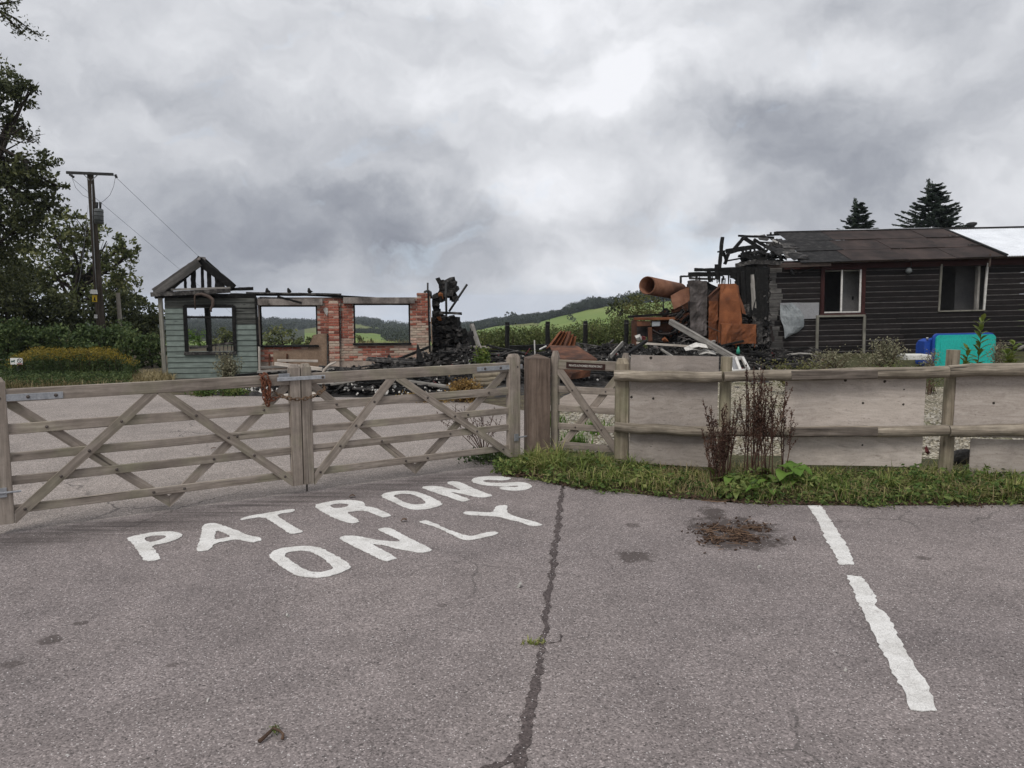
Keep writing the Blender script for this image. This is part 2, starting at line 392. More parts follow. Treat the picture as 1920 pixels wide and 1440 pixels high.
def asphaltmat(name, base, warm, gate=False, dark=1., spots=()):
    s = NT(name); v = s.coord((1, 1, 1), False)
    vo = s.voro(v, 125); sepc = s.n('ShaderNodeSeparateColor'); s.l(vo.outputs['Color'], sepc.inputs[0]); r1, r2 = sepc.outputs[0], sepc.outputs[1]
    vo2 = s.voro(v, 34); sp2 = s.n('ShaderNodeSeparateColor'); s.l(vo2.outputs['Color'], sp2.inputs[0])
    big = s.noise(v, .42, 6, .6, .5); mid = s.noise(v, 2.3, 5, .65); fine = s.noise(v, 60, 3, .6)
    c = s.mix(s.ramp(big, [(.35, (0, 0, 0)), (.66, (1, 1, 1))]), tuple(x * dark for x in base), tuple(x * dark for x in warm))
    c = s.mix(1, c, s.ramp(mid, [(.25, (.80,) * 3), (.75, (1.14,) * 3)]), 'MULTIPLY')
    c = s.mix(1, c, s.ramp(r1, [(0, (.46,) * 3), (.25, (.84,) * 3), (.8, (1.08,) * 3), (1, (1.65,) * 3)]), 'MULTIPLY')
    c = s.mix(.45, c, s.ramp(fine, [(.3, (.65,) * 3), (.7, (1.3,) * 3)]), 'MULTIPLY')
    if gate:
        wide = s.noise(v, .9, 6, .7, .8); c = s.mix(1, c, s.ramp(wide, [(.34, (.88,) * 3), (.5, (1.0,) * 3), (.66, (1.07,) * 3)]), 'MULTIPLY')
        dv = s.n('ShaderNodeVectorMath', operation='MULTIPLY_ADD'); wc = s.n('ShaderNodeTexNoise'); s.l(v, wc.inputs['Vector']); wc.inputs['Scale'].default_value = 3.0; wc.inputs['Detail'].default_value = 4
        s.l(wc.outputs['Color'], dv.inputs[0]); dv.inputs[1].default_value = (.35, .35, 0); s.l(v, dv.inputs[2])
        hc = s.voro(dv.outputs[0], .55, 'DISTANCE_TO_EDGE'); msk = s.ramp(s.noise(v, .35, 3), [(.5, (0,) * 3), (.62, (1,) * 3)])
        c = s.mix(s.math('MULTIPLY', s.math('MULTIPLY', s.math('LESS_THAN', hc.outputs['Distance'], .0045), msk), .65), c, (.05, .045, .043))
        sv = s.voro(v, 2.1); ss = s.n('ShaderNodeSeparateColor'); s.l(sv.outputs['Color'], ss.inputs[0])
        sm_ = s.math('MULTIPLY', s.math('GREATER_THAN', ss.outputs[0], .80), s.ramp(s.math('ADD', sv.outputs['Distance'], s.math('MULTIPLY', fine, .06)), [(.06, (1,) * 3), (.12, (0,) * 3)]))
        c = s.mix(s.math('MULTIPLY', sm_, .5), c, (.07, .06, .058))
    if spots:
        sxy = s.n('ShaderNodeSeparateXYZ'); s.l(v, sxy.inputs[0]); edge_n = s.noise(v, 9, 5, .65)
        for (cx, cy, rx, ry, k_) in spots:
            ex = s.math('POWER', s.math('MULTIPLY', s.math('ADD', sxy.outputs[0], -cx), 1 / rx), 2.); ey = s.math('POWER', s.math('MULTIPLY', s.math('ADD', sxy.outputs[1], -cy), 1 / ry), 2.)
            q_ = s.math('ADD', s.math('ADD', ex, ey), s.math('MULTIPLY', s.math('SUBTRACT', edge_n, .5), 3.6))
            c = s.mix(s.math('MULTIPLY', s.ramp(q_, [(.45, (1,) * 3), (1.0, (0,) * 3)]), k_), c, (.062, .050, .046))
    speck = s.math('MULTIPLY', s.math('GREATER_THAN', r2, .965), s.math('LESS_THAN', vo.outputs['Distance'], .42))
    c = s.mix(s.math('MULTIPLY', speck, .85), c, (.66, .62, .61))
    sp3 = s.math('MULTIPLY', s.math('GREATER_THAN', sp2.outputs[1], .985), s.math('LESS_THAN', vo2.outputs['Distance'], .20))
    c = s.mix(s.math('MULTIPLY', sp3, .8), c, (.50, .48, .46))
    sp4 = s.math('MULTIPLY', s.math('LESS_THAN', sp2.outputs[2], .02), s.math('LESS_THAN', vo2.outputs['Distance'], .25))
    c = s.mix(s.math('MULTIPLY', sp4, .6), c, (.03, .028, .027))
    if gate:      # streaky dark band along the foot of the gates
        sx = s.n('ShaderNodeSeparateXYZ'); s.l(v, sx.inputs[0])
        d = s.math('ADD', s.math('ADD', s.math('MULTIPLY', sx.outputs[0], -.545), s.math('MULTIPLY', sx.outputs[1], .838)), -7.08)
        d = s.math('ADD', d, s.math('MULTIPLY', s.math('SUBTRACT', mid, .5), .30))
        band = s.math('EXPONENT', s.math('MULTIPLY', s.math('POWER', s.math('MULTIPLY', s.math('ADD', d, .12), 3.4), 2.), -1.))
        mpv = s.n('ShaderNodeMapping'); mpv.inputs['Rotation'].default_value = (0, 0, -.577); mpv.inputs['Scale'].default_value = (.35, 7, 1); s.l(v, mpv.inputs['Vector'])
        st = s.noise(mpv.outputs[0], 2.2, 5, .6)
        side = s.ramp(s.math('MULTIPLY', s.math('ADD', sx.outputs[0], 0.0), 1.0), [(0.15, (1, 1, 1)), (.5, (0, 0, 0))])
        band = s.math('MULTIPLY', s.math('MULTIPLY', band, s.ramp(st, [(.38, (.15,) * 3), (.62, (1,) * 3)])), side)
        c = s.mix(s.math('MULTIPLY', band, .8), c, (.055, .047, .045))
    h = s.math('ADD', s.math('MULTIPLY', vo.outputs['Distance'], -1), s.math('MULTIPLY', fine, .6))
    s.bump(h, .45, .005)
    return s.fin(c, .88, 0, .2)

mt = {}
SPOTS = []
for px_, py_, rx_, ry_, k_ in ((1372, 990, 92, 24, .85), (1338, 962, 28, 14, .8), (1390, 1014, 96, 20, .85), (1190, 1044, 42, 11, .75), (1188, 985, 18, 5, .6), (1733, 1046, 14, 4, .6), (93, 1200, 24, 10, .7), (153, 1168, 14, 6, .7), (22, 1246, 24, 9, .6), (320, 1247, 15, 5, .5), (300, 985, 160, 12, .3), (60, 1010, 110, 14, .35), (1690, 1370, 30, 7, .3), (830, 1135, 14, 3, .4)):
    a_, b_, d_ = G(px_, py_), G(px_ + rx_, py_), G(px_, py_ + ry_); SPOTS.append((a_.x, a_.y, abs(b_.x - a_.x), abs(d_.y - a_.y), k_))
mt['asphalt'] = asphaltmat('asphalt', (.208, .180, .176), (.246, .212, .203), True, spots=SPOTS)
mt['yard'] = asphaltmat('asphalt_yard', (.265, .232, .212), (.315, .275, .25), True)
mt['crack'] = asphaltmat('crack_seal', (.075, .062, .06), (.105, .085, .082))
mt['stain'] = asphaltmat('damp_stain', (.085, .066, .06), (.12, .095, .088))
mt['soil_stain'] = mat('soil_stain', (.035, .022, .016), (.075, .045, .03), 9, .9, .6, 60, bd=.01)
def paintmat():
    s = NT('road_paint'); v = s.coord((1, 1, 1), False)
    fine = s.noise(v, 75, 4, .6); mid = s.noise(v, 6, 5, .6); cr = s.voro(v, 20, 'DISTANCE_TO_EDGE'); crv = s.noise(v, 9, 3)
    c = s.ramp(mid, [(.25, (.58, .56, .53)), (.6, (.79, .775, .75))]); ag = s.voro(v, 125); c = s.mix(.7, c, s.ramp(ag.outputs['Distance'], [(.2, (1.03,) * 3), (.75, (.70,) * 3)]), 'MULTIPLY')
    c = s.mix(.5, c, s.ramp(fine, [(.25, (.75,) * 3), (.6, (1.06,) * 3)]), 'MULTIPLY')
    crk = s.math('MULTIPLY', s.math('LESS_THAN', cr.outputs['Distance'], .022), s.math('GREATER_THAN', crv, .52))
    c = s.mix(s.math('MULTIPLY', crk, .5), c, (.30, .28, .27))
    pit = s.math('GREATER_THAN', s.noise(v, 55, 4, .75), .655)
    c = s.mix(s.math('MULTIPLY', pit, .8), c, (.20, .18, .175))
    wp = s.noise(v, 16, 7, .72); c = s.mix(s.ramp(wp, [(.60, (0,) * 3), (.66, (.7,) * 3)]), c, (.27, .245, .235)); s.bump(fine, .3, .004); return s.fin(c, .7, 0, .3)
mt['paint'] = paintmat()
mt['gate'] = woodmat('weathered_gate_timber', (.15, .125, .104), (.265, .224, .19), (.385, .335, .29), 30, green=(.24, .235, .15), var=.10)
mt['gate_post'] = woodmat('stained_brown_post', (.075, .054, .042), (.135, .10, .08), (.20, .155, .127), 22, stain=.4)
mt['rail'] = woodmat('round_rail_timber', (.095, .078, .061), (.26, .22, .172), (.44, .385, .315), 34, var=.10, stain=.9)
mt['facing'] = woodmat('dark_split_facing', (.06, .049, .041), (.135, .112, .094), (.24, .205, .175), 34, stain=.7)
mt['post'] = woodmat('fence_post_timber', (.13, .105, .075), (.25, .21, .155), (.36, .31, .24), 26, green=(.2, .2, .12))
def plymat(name, kv):
    s = NT(name); v = s.coord((1, 1, 1)); mp = s.n('ShaderNodeMapping'); mp.inputs['Scale'].default_value = (1.0, 1, 5.0); s.l(v, mp.inputs['Vector'])
    g = s.noise(mp.outputs[0], 3.2, 7, .62, 1.6); big = s.noise(v, 1.6, 5, .6, .5); fine = s.noise(v, 60, 3, .6)
    c = s.ramp(g, [(.3, (.29, .25, .22)), (.5, (.36, .315, .278)), (.68, (.42, .372, .335))])
    c = s.mix(s.math('MULTIPLY', s.ramp(big, [(.47, (0, 0, 0)), (.70, (1, 1, 1))]), .6), c, (.19, .165, .15))
    c = s.mix(.3, c, s.ramp(fine, [(.3, (.7,) * 3), (.7, (1.2,) * 3)]), 'MULTIPLY')
    sx_ = s.n('ShaderNodeSeparateXYZ'); s.l(v, sx_.inputs[0]); cb_ = s.n('ShaderNodeCombineXYZ'); s.l(sx_.outputs[0], cb_.inputs[0]); s.l(sx_.outputs[2], cb_.inputs[1])
    kn = s.voro(cb_.outputs[0], 5.0); kn.voronoi_dimensions = '2D'; sp = s.n('ShaderNodeSeparateColor'); s.l(kn.outputs['Color'], sp.inputs[0])
    kd = s.math('ADD', kn.outputs['Distance'], s.math('MULTIPLY', s.math('SUBTRACT', fine, .5), .06))
    k = s.math('MULTIPLY', s.math('LESS_THAN', kd, s.math('MULTIPLY', sp.outputs[1], .085)), s.math('GREATER_THAN', sp.outputs[0], .62))
    strk = s.noise(mp.outputs[0], 9, 4, .6, 2.0); c = s.mix(s.ramp(strk, [(.60, (0, 0, 0)), (.66, (.45,) * 3)]), c, (.13, .105, .088))
    c = s.mix(s.math('MULTIPLY', k, .95), c, (.02, .015, .012))
    hs = s.n('ShaderNodeHueSaturation'); s.l(c, hs.inputs['Color']); s.l(s.math('ADD', s.math('MULTIPLY', s.rnd, .0), kv), hs.inputs['Value'])
    s.bump(g, .25, .004); return s.fin(hs.outputs[0], .85, 0, .2)
mt['ply'] = plymat('plywood', 1.14); mt['ply_pale'] = plymat('pale_plywood', 1.36); mt['ply_brown'] = plymat('brown_plywood', .92)
mt['galv'] = mat('galvanised_steel', (.24, .25, .27), (.38, .39, .41), 14, .5, .15, 60, metal=.35, spec=.5)
mt['bolt'] = mat('dull_bolt_steel', (.06, .05, .045), (.13, .11, .10), 30, .6, .2, 80, metal=.4)
mt['chain_red'] = mat('red_rusted_chain', (.09, .036, .02), (.22, .082, .045), 40, .85, .4, 120)
mt['chain'] = mat('brown_rusted_chain', (.075, .05, .033), (.19, .12, .075), 40, .8, .4, 120)
mt['green_board'] = woodmat('sage_green_paint', (.135, .165, .148), (.175, .21, .188), (.215, .25, .225), 16, .7, .12, stain=.40)
mt['scorched_board'] = woodmat('scorched_green_board', (.02, .02, .018), (.085, .088, .08), (.19, .195, .18), 12, .85, .15, stain=.9)
mt['char'] = mat('charred_timber', (.004, .004, .004), (.010, .0095, .009), 14, .8, .9, 45, (1, 1, 1), c3=(.032, .030, .028), bd=.02, var=.35, lo=.35, hi=.78)
mt['char_grey'] = mat('grey_charred_timber', (.014, .013, .013), (.045, .042, .04), 10, .85, .8, 40, c3=(.15, .14, .13), bd=.015, var=.3)
mt['ash_wood'] = woodmat('greyed_burnt_plank', (.12, .11, .10), (.25, .235, .215), (.42, .40, .37), 20)
mt['pale_plank'] = woodmat('pale_plank', (.30, .26, .22), (.46, .41, .36), (.60, .55, .49), 20)
mt['brick'] = [mat('red_brick_%d' % i, c1, c2, 22, .9, .5, 70, var=.22, bd=.006) for i, (c1, c2) in enumerate((
    ((.22, .070, .047), (.36, .128, .088)), ((.28, .112, .078), (.42, .19, .14)), ((.13, .05, .038), (.25, .088, .064)), ((.38, .21, .16), (.52, .36, .29))))]
mt['brick_pale'] = [mat('limed_brick_%d' % i, c1, c2, 16, .9, .5, 70, var=.2, bd=.006) for i, (c1, c2) in enumerate((
    ((.36, .28, .21), (.50, .41, .33)), ((.34, .22, .165), (.50, .36, .29))))]
mt['mortar'] = mat('mortar', (.30, .235, .19), (.46, .38, .32), 9, .95, .6, 60, bd=.01)
mt['render'] = mat('ochre_render', (.17, .115, .08), (.29, .205, .145), 5, .95, .5, 40, bd=.01)
mt['concrete'] = mat('smoked_concrete', (.035, .032, .03), (.19, .165, .15), 3, .9, .4, 40, c3=(.38, .34, .31))
mt['plaster'] = mat('white_plaster', (.30, .285, .265), (.62, .60, .56), 10, .9, .4, 50)
mt['burnt_stone'] = mat('burnt_masonry', (.006, .006, .006), (.020, .019, .018), 9, .9, .8, 40, c3=(.075, .068, .064), var=.5, bd=.02)
mt['burnt_orange'] = mat('scorched_orange_brick', (.08, .03, .014), (.34, .13, .05), 9, .9, .6, 50)
mt['rust'] = mat('orange_rust', (.042, .019, .012), (.135, .047, .020), 2.2, .85, .3, 60, c3=(.225, .082, .034), var=.12, lo=.22, hi=.62)
mt['rust_b'] = mat('brown_rust', (.030, .016, .012), (.085, .037, .022), 3.0, .85, .3, 50, c3=(.17, .072, .04), var=.12)
mt['rust_p'] = mat('pipe_rust', (.095, .043, .026), (.18, .083, .05), 3, .8, .25, 60, c3=(.25, .125, .078), var=.05)
mt['sooted'] = mat('sooty_steel', (.022, .019, .018), (.07, .06, .056), 3.0, .75, .3, 40, c3=(.15, .13, .125), var=.1)
mt['dark_red'] = mat('dark_red_debris', (.06, .012, .012), (.16, .04, .04), 12, .85, .4, 50)
mt['black_board'] = woodmat('black_weatherboard', (.007, .0055, .0055), (.013, .0105, .0105), (.025, .020, .019), 14, .75, .3, stain=.3)
mt['board_edge'] = mat('worn_lit_board_edge', (.045, .042, .04), (.135, .125, .118), 7, .85, .2, 50)  # worn grey, made paler to paint sky light onto the board chamfers
mt['ash_board'] = woodmat('ash_grey_burnt_board', (.035, .033, .031), (.10, .095, .09), (.24, .225, .21), 10, .9, .25, stain=.8)
mt['maroon'] = woodmat('maroon_trim', (.022, .007, .007), (.040, .013, .012), (.06, .022, .02), 14, .7, .1, stain=.2)
mt['frame_grey'] = woodmat('grey_wood_trim', (.12, .115, .095), (.20, .19, .16), (.28, .27, .235), 18)
mt['white_frame'] = mat('white_frame_paint', (.50, .48, .45), (.70, .68, .65), 9, .6, .15, 60)
mt['roof'] = mat('brown_roof_felt', (.016, .012, .011), (.036, .025, .022), 1.6, .85, .4, 26, c3=(.062, .043, .037), var=.12, bd=.01)
mt['roof_char'] = mat('charred_roof_sheet', (.006, .006, .006), (.016, .015, .015), 6, .85, .6, 30, c3=(.045, .041, .039), var=.35, bd=.02)
mt['white_roof'] = mat('white_metal_roof', (.58, .60, .63), (.74, .76, .79), 2, .45, .1, 40, metal=.1, spec=.4)
mt['gutter'] = mat('brown_gutter', (.05, .035, .03), (.11, .08, .065), 8, .6, .2, 50)
mt['inner'] = mat('pale_inner_wall', (.13, .125, .125), (.19, .185, .18), 3, .9, .2, 40)
mt['inner_d'] = mat('dark_inner_wall', (.03, .022, .02), (.06, .042, .038), 3, .9, .2, 40)
mt['tarp'] = mat('torn_grey_membrane', (.22, .24, .25), (.34, .36, .37), 5, .7, .5, 16, var=.05, bd=.02)
mt['grey_panel'] = mat('grey_board_panel', (.24, .24, .25), (.31, .31, .32), 3, .8, .1, 40)
mt['teal'] = mat('teal_plastic', (.010, .36, .31), (.014, .43, .375), 3, .42, .06, 30, spec=.45, var=.02)
mt['blue'] = mat('blue_plastic', (.014, .05, .27), (.020, .075, .37), 3, .45, .06, 30, spec=.4, var=.02)
mt['rubber'] = plain('black_rubber', (.02, .02, .02), .7)
mt['foam'] = mat('white_board', (.60, .59, .55), (.75, .74, .70), 6, .8, .2, 40)
mt['pole'] = woodmat('tarred_pole', (.022, .017, .013), (.05, .04, .031), (.095, .077, .062), 16)
mt['old_pole'] = woodmat('grey_stub_pole', (.11, .10, .085), (.20, .18, .155), (.28, .26, .225), 16)
mt['steel_dark'] = mat('dark_steel', (.018, .018, .018), (.04, .04, .04), 10, .6, .2, 50)
mt['tank'] = mat('grey_tank', (.10, .11, .11), (.17, .18, .18), 6, .55, .15, 40)
mt['yellow'] = plain('yellow_enamel', (.55, .38, .03), .6)
mt['white'] = plain('white_enamel', (.65, .65, .63), .6)
mt['black'] = plain('black_print', (.012, .012, .012), .7)
mt['red'] = plain('red_print', (.26, .03, .025), .7)
mt['sign_brown'] = plain('brown_sign', (.030, .012, .009), .45)
mt['cream_print'] = plain('cream_print', (.60, .57, .52), .6)
mt['wire'] = plain('cable', (.05, .05, .055), .6)
mt['bark'] = mat('bark', (.018, .014, .011), (.05, .041, .033), 5, .95, .8, 18, (3, 3, .6), bd=.03)
mt['twig'] = mat('twig', (.045, .028, .02), (.12, .075, .05), 20, .9, .4, 60)
mt['stick'] = mat('pale_stick', (.07, .042, .028), (.22, .14, .09), 20, .9, .4, 60, var=.3)
mt['leaf_dark'] = leafmat('dark_oak_leaf', (.016, .022, .009), (.055, .066, .025), (.14, .15, .06), .22, .9)
mt['leaf_mid'] = leafmat('mid_leaf', (.034, .045, .014), (.095, .115, .038), (.21, .21, .085), .28, .8)
mt['leaf_bramble'] = leafmat('bramble_leaf', (.016, .030, .010), (.055, .088, .028), (.13, .165, .058), .24, .9)
mt['leaf_bush'] = leafmat('olive_bush_leaf', (.035, .042, .012), (.10, .11, .033), (.20, .185, .07), .25, 1.)
mt['leaf_hedge'] = leafmat('hedge_leaf', (.022, .034, .010), (.075, .098, .028), (.18, .20, .07), .25, .8)
mt['leaf_gold'] = leafmat('goldenrod_flower', (.07, .066, .014), (.20, .155, .022), (.36, .26, .03), .2, 2.)
mt['leaf_grey'] = leafmat('dry_grey_leaf', (.10, .10, .06), (.20, .19, .12), (.30, .28, .19), .2, 3.)
mt['leaf_bright'] = leafmat('fresh_leaf', (.05, .10, .018), (.11, .20, .035), (.20, .29, .065), .3, 3.)
mt['leaf_weed'] = leafmat('weed_leaf', (.024, .046, .012), (.085, .14, .032), (.25, .27, .09), .25, 2.0)
mt['leaf_laurel'] = leafmat('laurel_leaf', (.04, .07, .014), (.10, .145, .028), (.21, .22, .05), .25, 3.)
mt['spruce'] = leafmat('spruce_needles', (.014, .022, .017), (.040, .058, .043), (.085, .11, .078), .1, 1.5)
mt['grass'] = leafmat('grass_blade', (.045, .07, .016), (.15, .20, .042), (.40, .37, .15), .25, 1.6)
mt['dry_grass'] = leafmat('dry_grass_blade', (.14, .115, .05), (.27, .22, .11), (.38, .31, .17), .2, 2.5)
mt['orange_weed'] = leafmat('rusty_weed', (.10, .06, .018), (.24, .14, .04), (.33, .24, .09), .2, 4.)
mt['seed'] = leafmat('dock_seed', (.026, .013, .010), (.070, .036, .026), (.135, .080, .056), .08, 5., .9)
mt['dock_leaf'] = leafmat('dock_leaf', (.05, .075, .02), (.10, .14, .035), (.17, .18, .06), .25, 4.)
mt['soil'] = mat('soil', (.035, .027, .018), (.085, .068, .045), 4, .95, .8, 40, c3=(.12, .11, .06), bd=.02, var=.02)
mt['verge'] = mat('verge_soil', (.025, .026, .012), (.06, .06, .026), 6, .95, .8, 40, c3=(.09, .085, .04), bd=.02, var=.02)
def gravelmat():
    s = NT('pale_gravel'); v = s.coord((1, 1, 1), False); vo = s.voro(v, 30); sp = s.n('ShaderNodeSeparateColor'); s.l(vo.outputs['Color'], sp.inputs[0])
    c = s.ramp(sp.outputs[0], [(0, (.19, .155, .105)), (.4, (.42, .365, .275)), (1, (.70, .65, .54))])
    c = s.mix(s.ramp(vo.outputs['Distance'], [(.35, (0, 0, 0)), (.7, (1, 1, 1))]), c, (.07, .06, .04))
    moss = s.ramp(s.noise(v, 1.1, 5), [(.52, (0, 0, 0)), (.68, (.8,) * 3)]); c = s.mix(moss, c, (.10, .10, .045))
    s.bump(s.math('MULTIPLY', vo.outputs['Distance'], -1), .9, .02); return s.fin(c, .9, 0, .2)
mt['gravel'] = gravelmat()
mt['pebble'] = mat('pebble', (.28, .25, .20), (.52, .49, .43), 8, .9, .3, 50, var=.3)
mt['slab'] = mat('paving_slab', (.22, .18, .15), (.34, .29, .245), 5, .9, .4, 50)
mt['field'] = mat('pasture', (.105, .16, .028), (.14, .20, .040), .02, .95, 0, 40, c3=(.19, .23, .058), detail=4, var=.0)
mt['field2'] = mat('mown_pasture', (.115, .135, .035), (.14, .155, .045), .03, .95, 0, 40, detail=4, var=.0)
mt['scrub'] = mat('scrub_ground', (.020, .027, .011), (.038, .046, .018), .1, .95, 0, 20, var=.0)
mt['leaf_far'] = leafmat('far_wood_leaf', (.011, .017, .009), (.024, .034, .017), (.042, .054, .025), .05, .02)
# ================================================================== SETTING
def interp(x, tab):
    if x <= tab[0][0]: return tab[0][1]
    for (a, b), (c, d) in zip(tab, tab[1:]):
        if x <= c: return b + (d - b) * (x - a) / (c - a)
    return tab[-1][1]
RIDGE = [(-900, 590), (300, 597), (500, 600), (600, 607), (680, 601), (770, 611), (860, 612), (900, 606), (960, 598), (1010, 593), (1060, 588), (1100, 579), (1150, 570), (1250, 562), (1400, 556), (1700, 556), (3000, 575)]
RDIST = [(300, 900), (840, 900), (900, 620), (1010, 520), (1080, 430), (1200, 400), (3000, 400)]
Y0, R0 = 668, 120
def terr(px, r):
    """height of the land at bearing px and distance r"""
    yr, rr = interp(px, RIDGE), interp(px, RDIST)
    if r <= 30: return -.03
    if r <= R0:
        t = (r - 30) / (R0 - 30); zv = H - R0 * (Y0 - 560) / F
        return -.03 + (zv + .03) * (t * t * (3 - 2 * t) * .5 + t * .5)
    s_ = min(1, math.log(r / R0) / math.log(rr / R0))
    z = H - r * (Y0 + (yr - Y0) * s_ - 560) / F
    if r > rr: z = H - rr * (yr - 560) / F - (r - rr) * .05
    return z
def terr_pt(px, y):
    yr, rr = interp(px, RIDGE), interp(px, RDIST)
    s_ = (Y0 - y) / (Y0 - yr); r = R0 * math.exp(s_ * math.log(rr / R0))
    return terr_at(px, r), r
def terr_at(px, r):
    a = math.atan((px - 960) / F); k = r / math.cos(a) if False else r
    return V((k * (px - 960) / F, k, terr(px, r)))
rs = [0.01, 4, 9, 15, 22, 28, 32, 38, 46, 56, 70, 88, 105, 120] + [120 * (900 / 120) ** (i / 34) for i in range(1, 35)] + [960, 1050, 1200, 1500]
angs = [math.radians(a) for a in list(range(-180, -42, 6)) + [-42 + .5 * i for i in range(169)] + list(range(48, 180, 6))]
vs, fs, mi = [], [], []
for a in angs:
    px = 960 + F * math.tan(max(-1.1, min(1.1, a)))
    for r in rs:
        k = 1 / max(math.cos(a), .45) if abs(a) < 1.1 else 1 / .45
        z = terr(px, r); vs.append((r * k * math.sin(a), r * k * math.cos(a), z))
def ymid(px, r): return 560 + F * (H - terr(px, r)) / r
n = len(rs)
for i in range(len(angs)):
    j = (i + 1) % len(angs); a = angs[i]; px = 960 + F * math.tan(max(-1.1, min(1.1, a)))
    for k in range(n - 1):
        fs.append((i * n + k, j * n + k, j * n + k + 1, i * n + k + 1))
        r = (rs[k] + rs[k + 1]) / 2; y = ymid(px, r)
        if r < 34: m = 0
        elif r < 100: m = 3
        elif px < 560 and y < 640: m = 3
        elif px < 860: m = 1 if (y > 624 or px > 700) else 2
        elif px < 1000 and y < 612: m = 2
        else: m = 1
        mi.append(m)
ground = mk('ground', vs, fs, [mt['soil'], mt['field'], mt['field2'], mt['scrub']], smooth=True, mi=mi)
tag(ground, 'rough ground falling away to rolling green pasture hills', 'ground', kind='structure')

edge = [(940, 893), (985, 896), (1050, 910), (1120, 919), (1200, 927), (1280, 935), (1350, 941), (1420, 945), (1500, 947), (1600, 948), (1700, 948), (1800, 947), (1920, 946), (2150, 946)]
edge_g = [G(*p) for p in edge]
GA, GM, GB = V((-4.075, 5.935, 0)), V((-2.01, 7.28, 0)), V((0.075, 8.64, 0))
far_l = GA + (GA - GM) * 4
front = [(v.x, v.y) for v in edge_g] + [(14, -9), (-20, -9), (far_l.x, far_l.y), (GM.x, GM.y), (GB.x, GB.y)]
front = jag(front[:len(edge_g)] , .12, .012)[:-40 if False else None] if False else front
cp = prism('car_park', [front], (0, 0, 0), (1, 0, 0), (0, 1, 0), .05, mt['asphalt'])
tag(cp, 'worn pinkish grey tarmac car park before the gates', 'car park', kind='structure')
yd = [(GB.x, GB.y), (GM.x, GM.y), (far_l.x, far_l.y), (-19, 15.5), (-9.5, 15.6), (-7.6, 15.0), (-4.5, 14.6), (-2, 14.4), (-.5, 13.7), (.35, 12.6), (.45, 10.5), (.42, 9.0)]
yo = prism('yard', [jag(yd, .5, .02)], (0, 0, -.004), (1, 0, 0), (0, 1, 0), .05, mt['yard'])
tag(yo, 'dusty tarmac yard behind the closed gates', 'yard', kind='structure')
vg = [(v.x, v.y + R.uniform(-.02, .10)) for a_, b_ in zip(edge_g, edge_g[1:]) for v in (a_.lerp(b_, k_ / 8) for k_ in range(8))] + [(7, 8.6), (3, 9.0), (1.2, 9.2), (.3, 9.3), (.3, 8.95), (-.12, 8.5)]
vo_ = prism('grass_verge', [vg], (0, 0, .0045), (1, 0, 0), (0, 1, 0), .06, mt['verge'])
tag(vo_, 'weedy grass verge along the foot of the rail fence', 'verge', kind='structure')
gr = [(.4, 9.2), (1.2, 9.0), (3, 8.8), (9, 8.3), (13, 8.3), (13, 19), (4, 19), (2.0, 14.3), (.9, 13.0), (.45, 11.5)]
go = prism('gravel_path', [gr], (0, 0, -.012), (1, 0, 0), (0, 1, 0), .04, mt['gravel'])
tag(go, 'pale gravel ground behind the rail fence', 'gravel path', kind='structure')
sl = prism('paving', [jag([(.55, 12.9), (3.2, 12.7), (3.6, 15.2), (1.2, 15.4)], .4, .03)], (0, 0, .004), (1, 0, 0), (0, 1, 0), .04, mt['slab'])
tag(sl, 'brown paving beyond the small gate', 'paving', kind='structure')
C, S = [], []
for i in range(2600):
    x, y = R.uniform(.45, 8), R.uniform(9.1, 13)
    C.append((x, y, .004)); S.append(R.uniform(.012, .03))
tag(chunks('gravel', C, S, mt['pebble']), 'loose pale gravel stones behind the fence', 'gravel', kind='stuff')

# ------------------------------------------------------------------ painted words and lines
def z1(l): return [(200 + x / 4, 860 + y / 4) for x, y in l]
def z2(l): return [(560 + x / 3.6923, 860 + y / 3.6923) for x, y in l]
L_ = {}
L_['P'] = [z1([(150, 598), (300, 562), (420, 550), (520, 553), (565, 570), (560, 592), (510, 615), (430, 640), (335, 655), (365, 695), (408, 752), (385, 765), (285, 775), (255, 730), (210, 660), (165, 612)]),
           z1([(270, 597), (360, 580), (425, 577), (450, 588), (430, 605), (380, 622), (308, 632)])]
L_['A'] = [z1([(730, 498), (770, 487), (820, 487), (900, 515), (990, 548), (1060, 582), (1140, 592), (1166, 607), (1150, 622), (1085, 633), (1040, 625), (985, 608), (900, 620), (805, 640), (785, 675), (760, 695), (665, 700), (690, 640), (712, 560), (718, 520)]),
           z1([(825, 540), (880, 560), (940, 588), (870, 603), (805, 612), (812, 575)])]
L_['T'] = [z1([(1000, 455), (1060, 435), (1200, 412), (1390, 380), (1412, 388), (1405, 402), (1270, 420), (1310, 455), (1400, 510), (1475, 550), (1455, 560), (1385, 570), (1350, 550), (1260, 490), (1175, 438), (1080, 452), (1020, 464)])]
L_['R'] = [z2([(97, 328), (180, 305), (280, 290), (380, 290), (440, 300), (462, 318), (455, 335), (520, 340), (580, 365), (645, 395), (620, 405), (570, 410), (520, 385), (460, 362), (400, 365), (330, 375), (370, 400), (425, 437), (410, 445), (365, 453), (320, 440), (240, 412), (160, 370)]),
           z2([(210, 325), (270, 313), (330, 313), (348, 325), (325, 340), (260, 348), (230, 340)])]
L_['O'] = [z2([(565, 265), (600, 240), (690, 226), (780, 226), (860, 245), (930, 275), (1000, 312), (980, 330), (900, 352), (800, 358), (740, 345), (680, 315), (620, 290)]),
           z2([(650, 255), (720, 245), (790, 248), (850, 275), (890, 310), (850, 320), (790, 322), (730, 305), (680, 280)])]
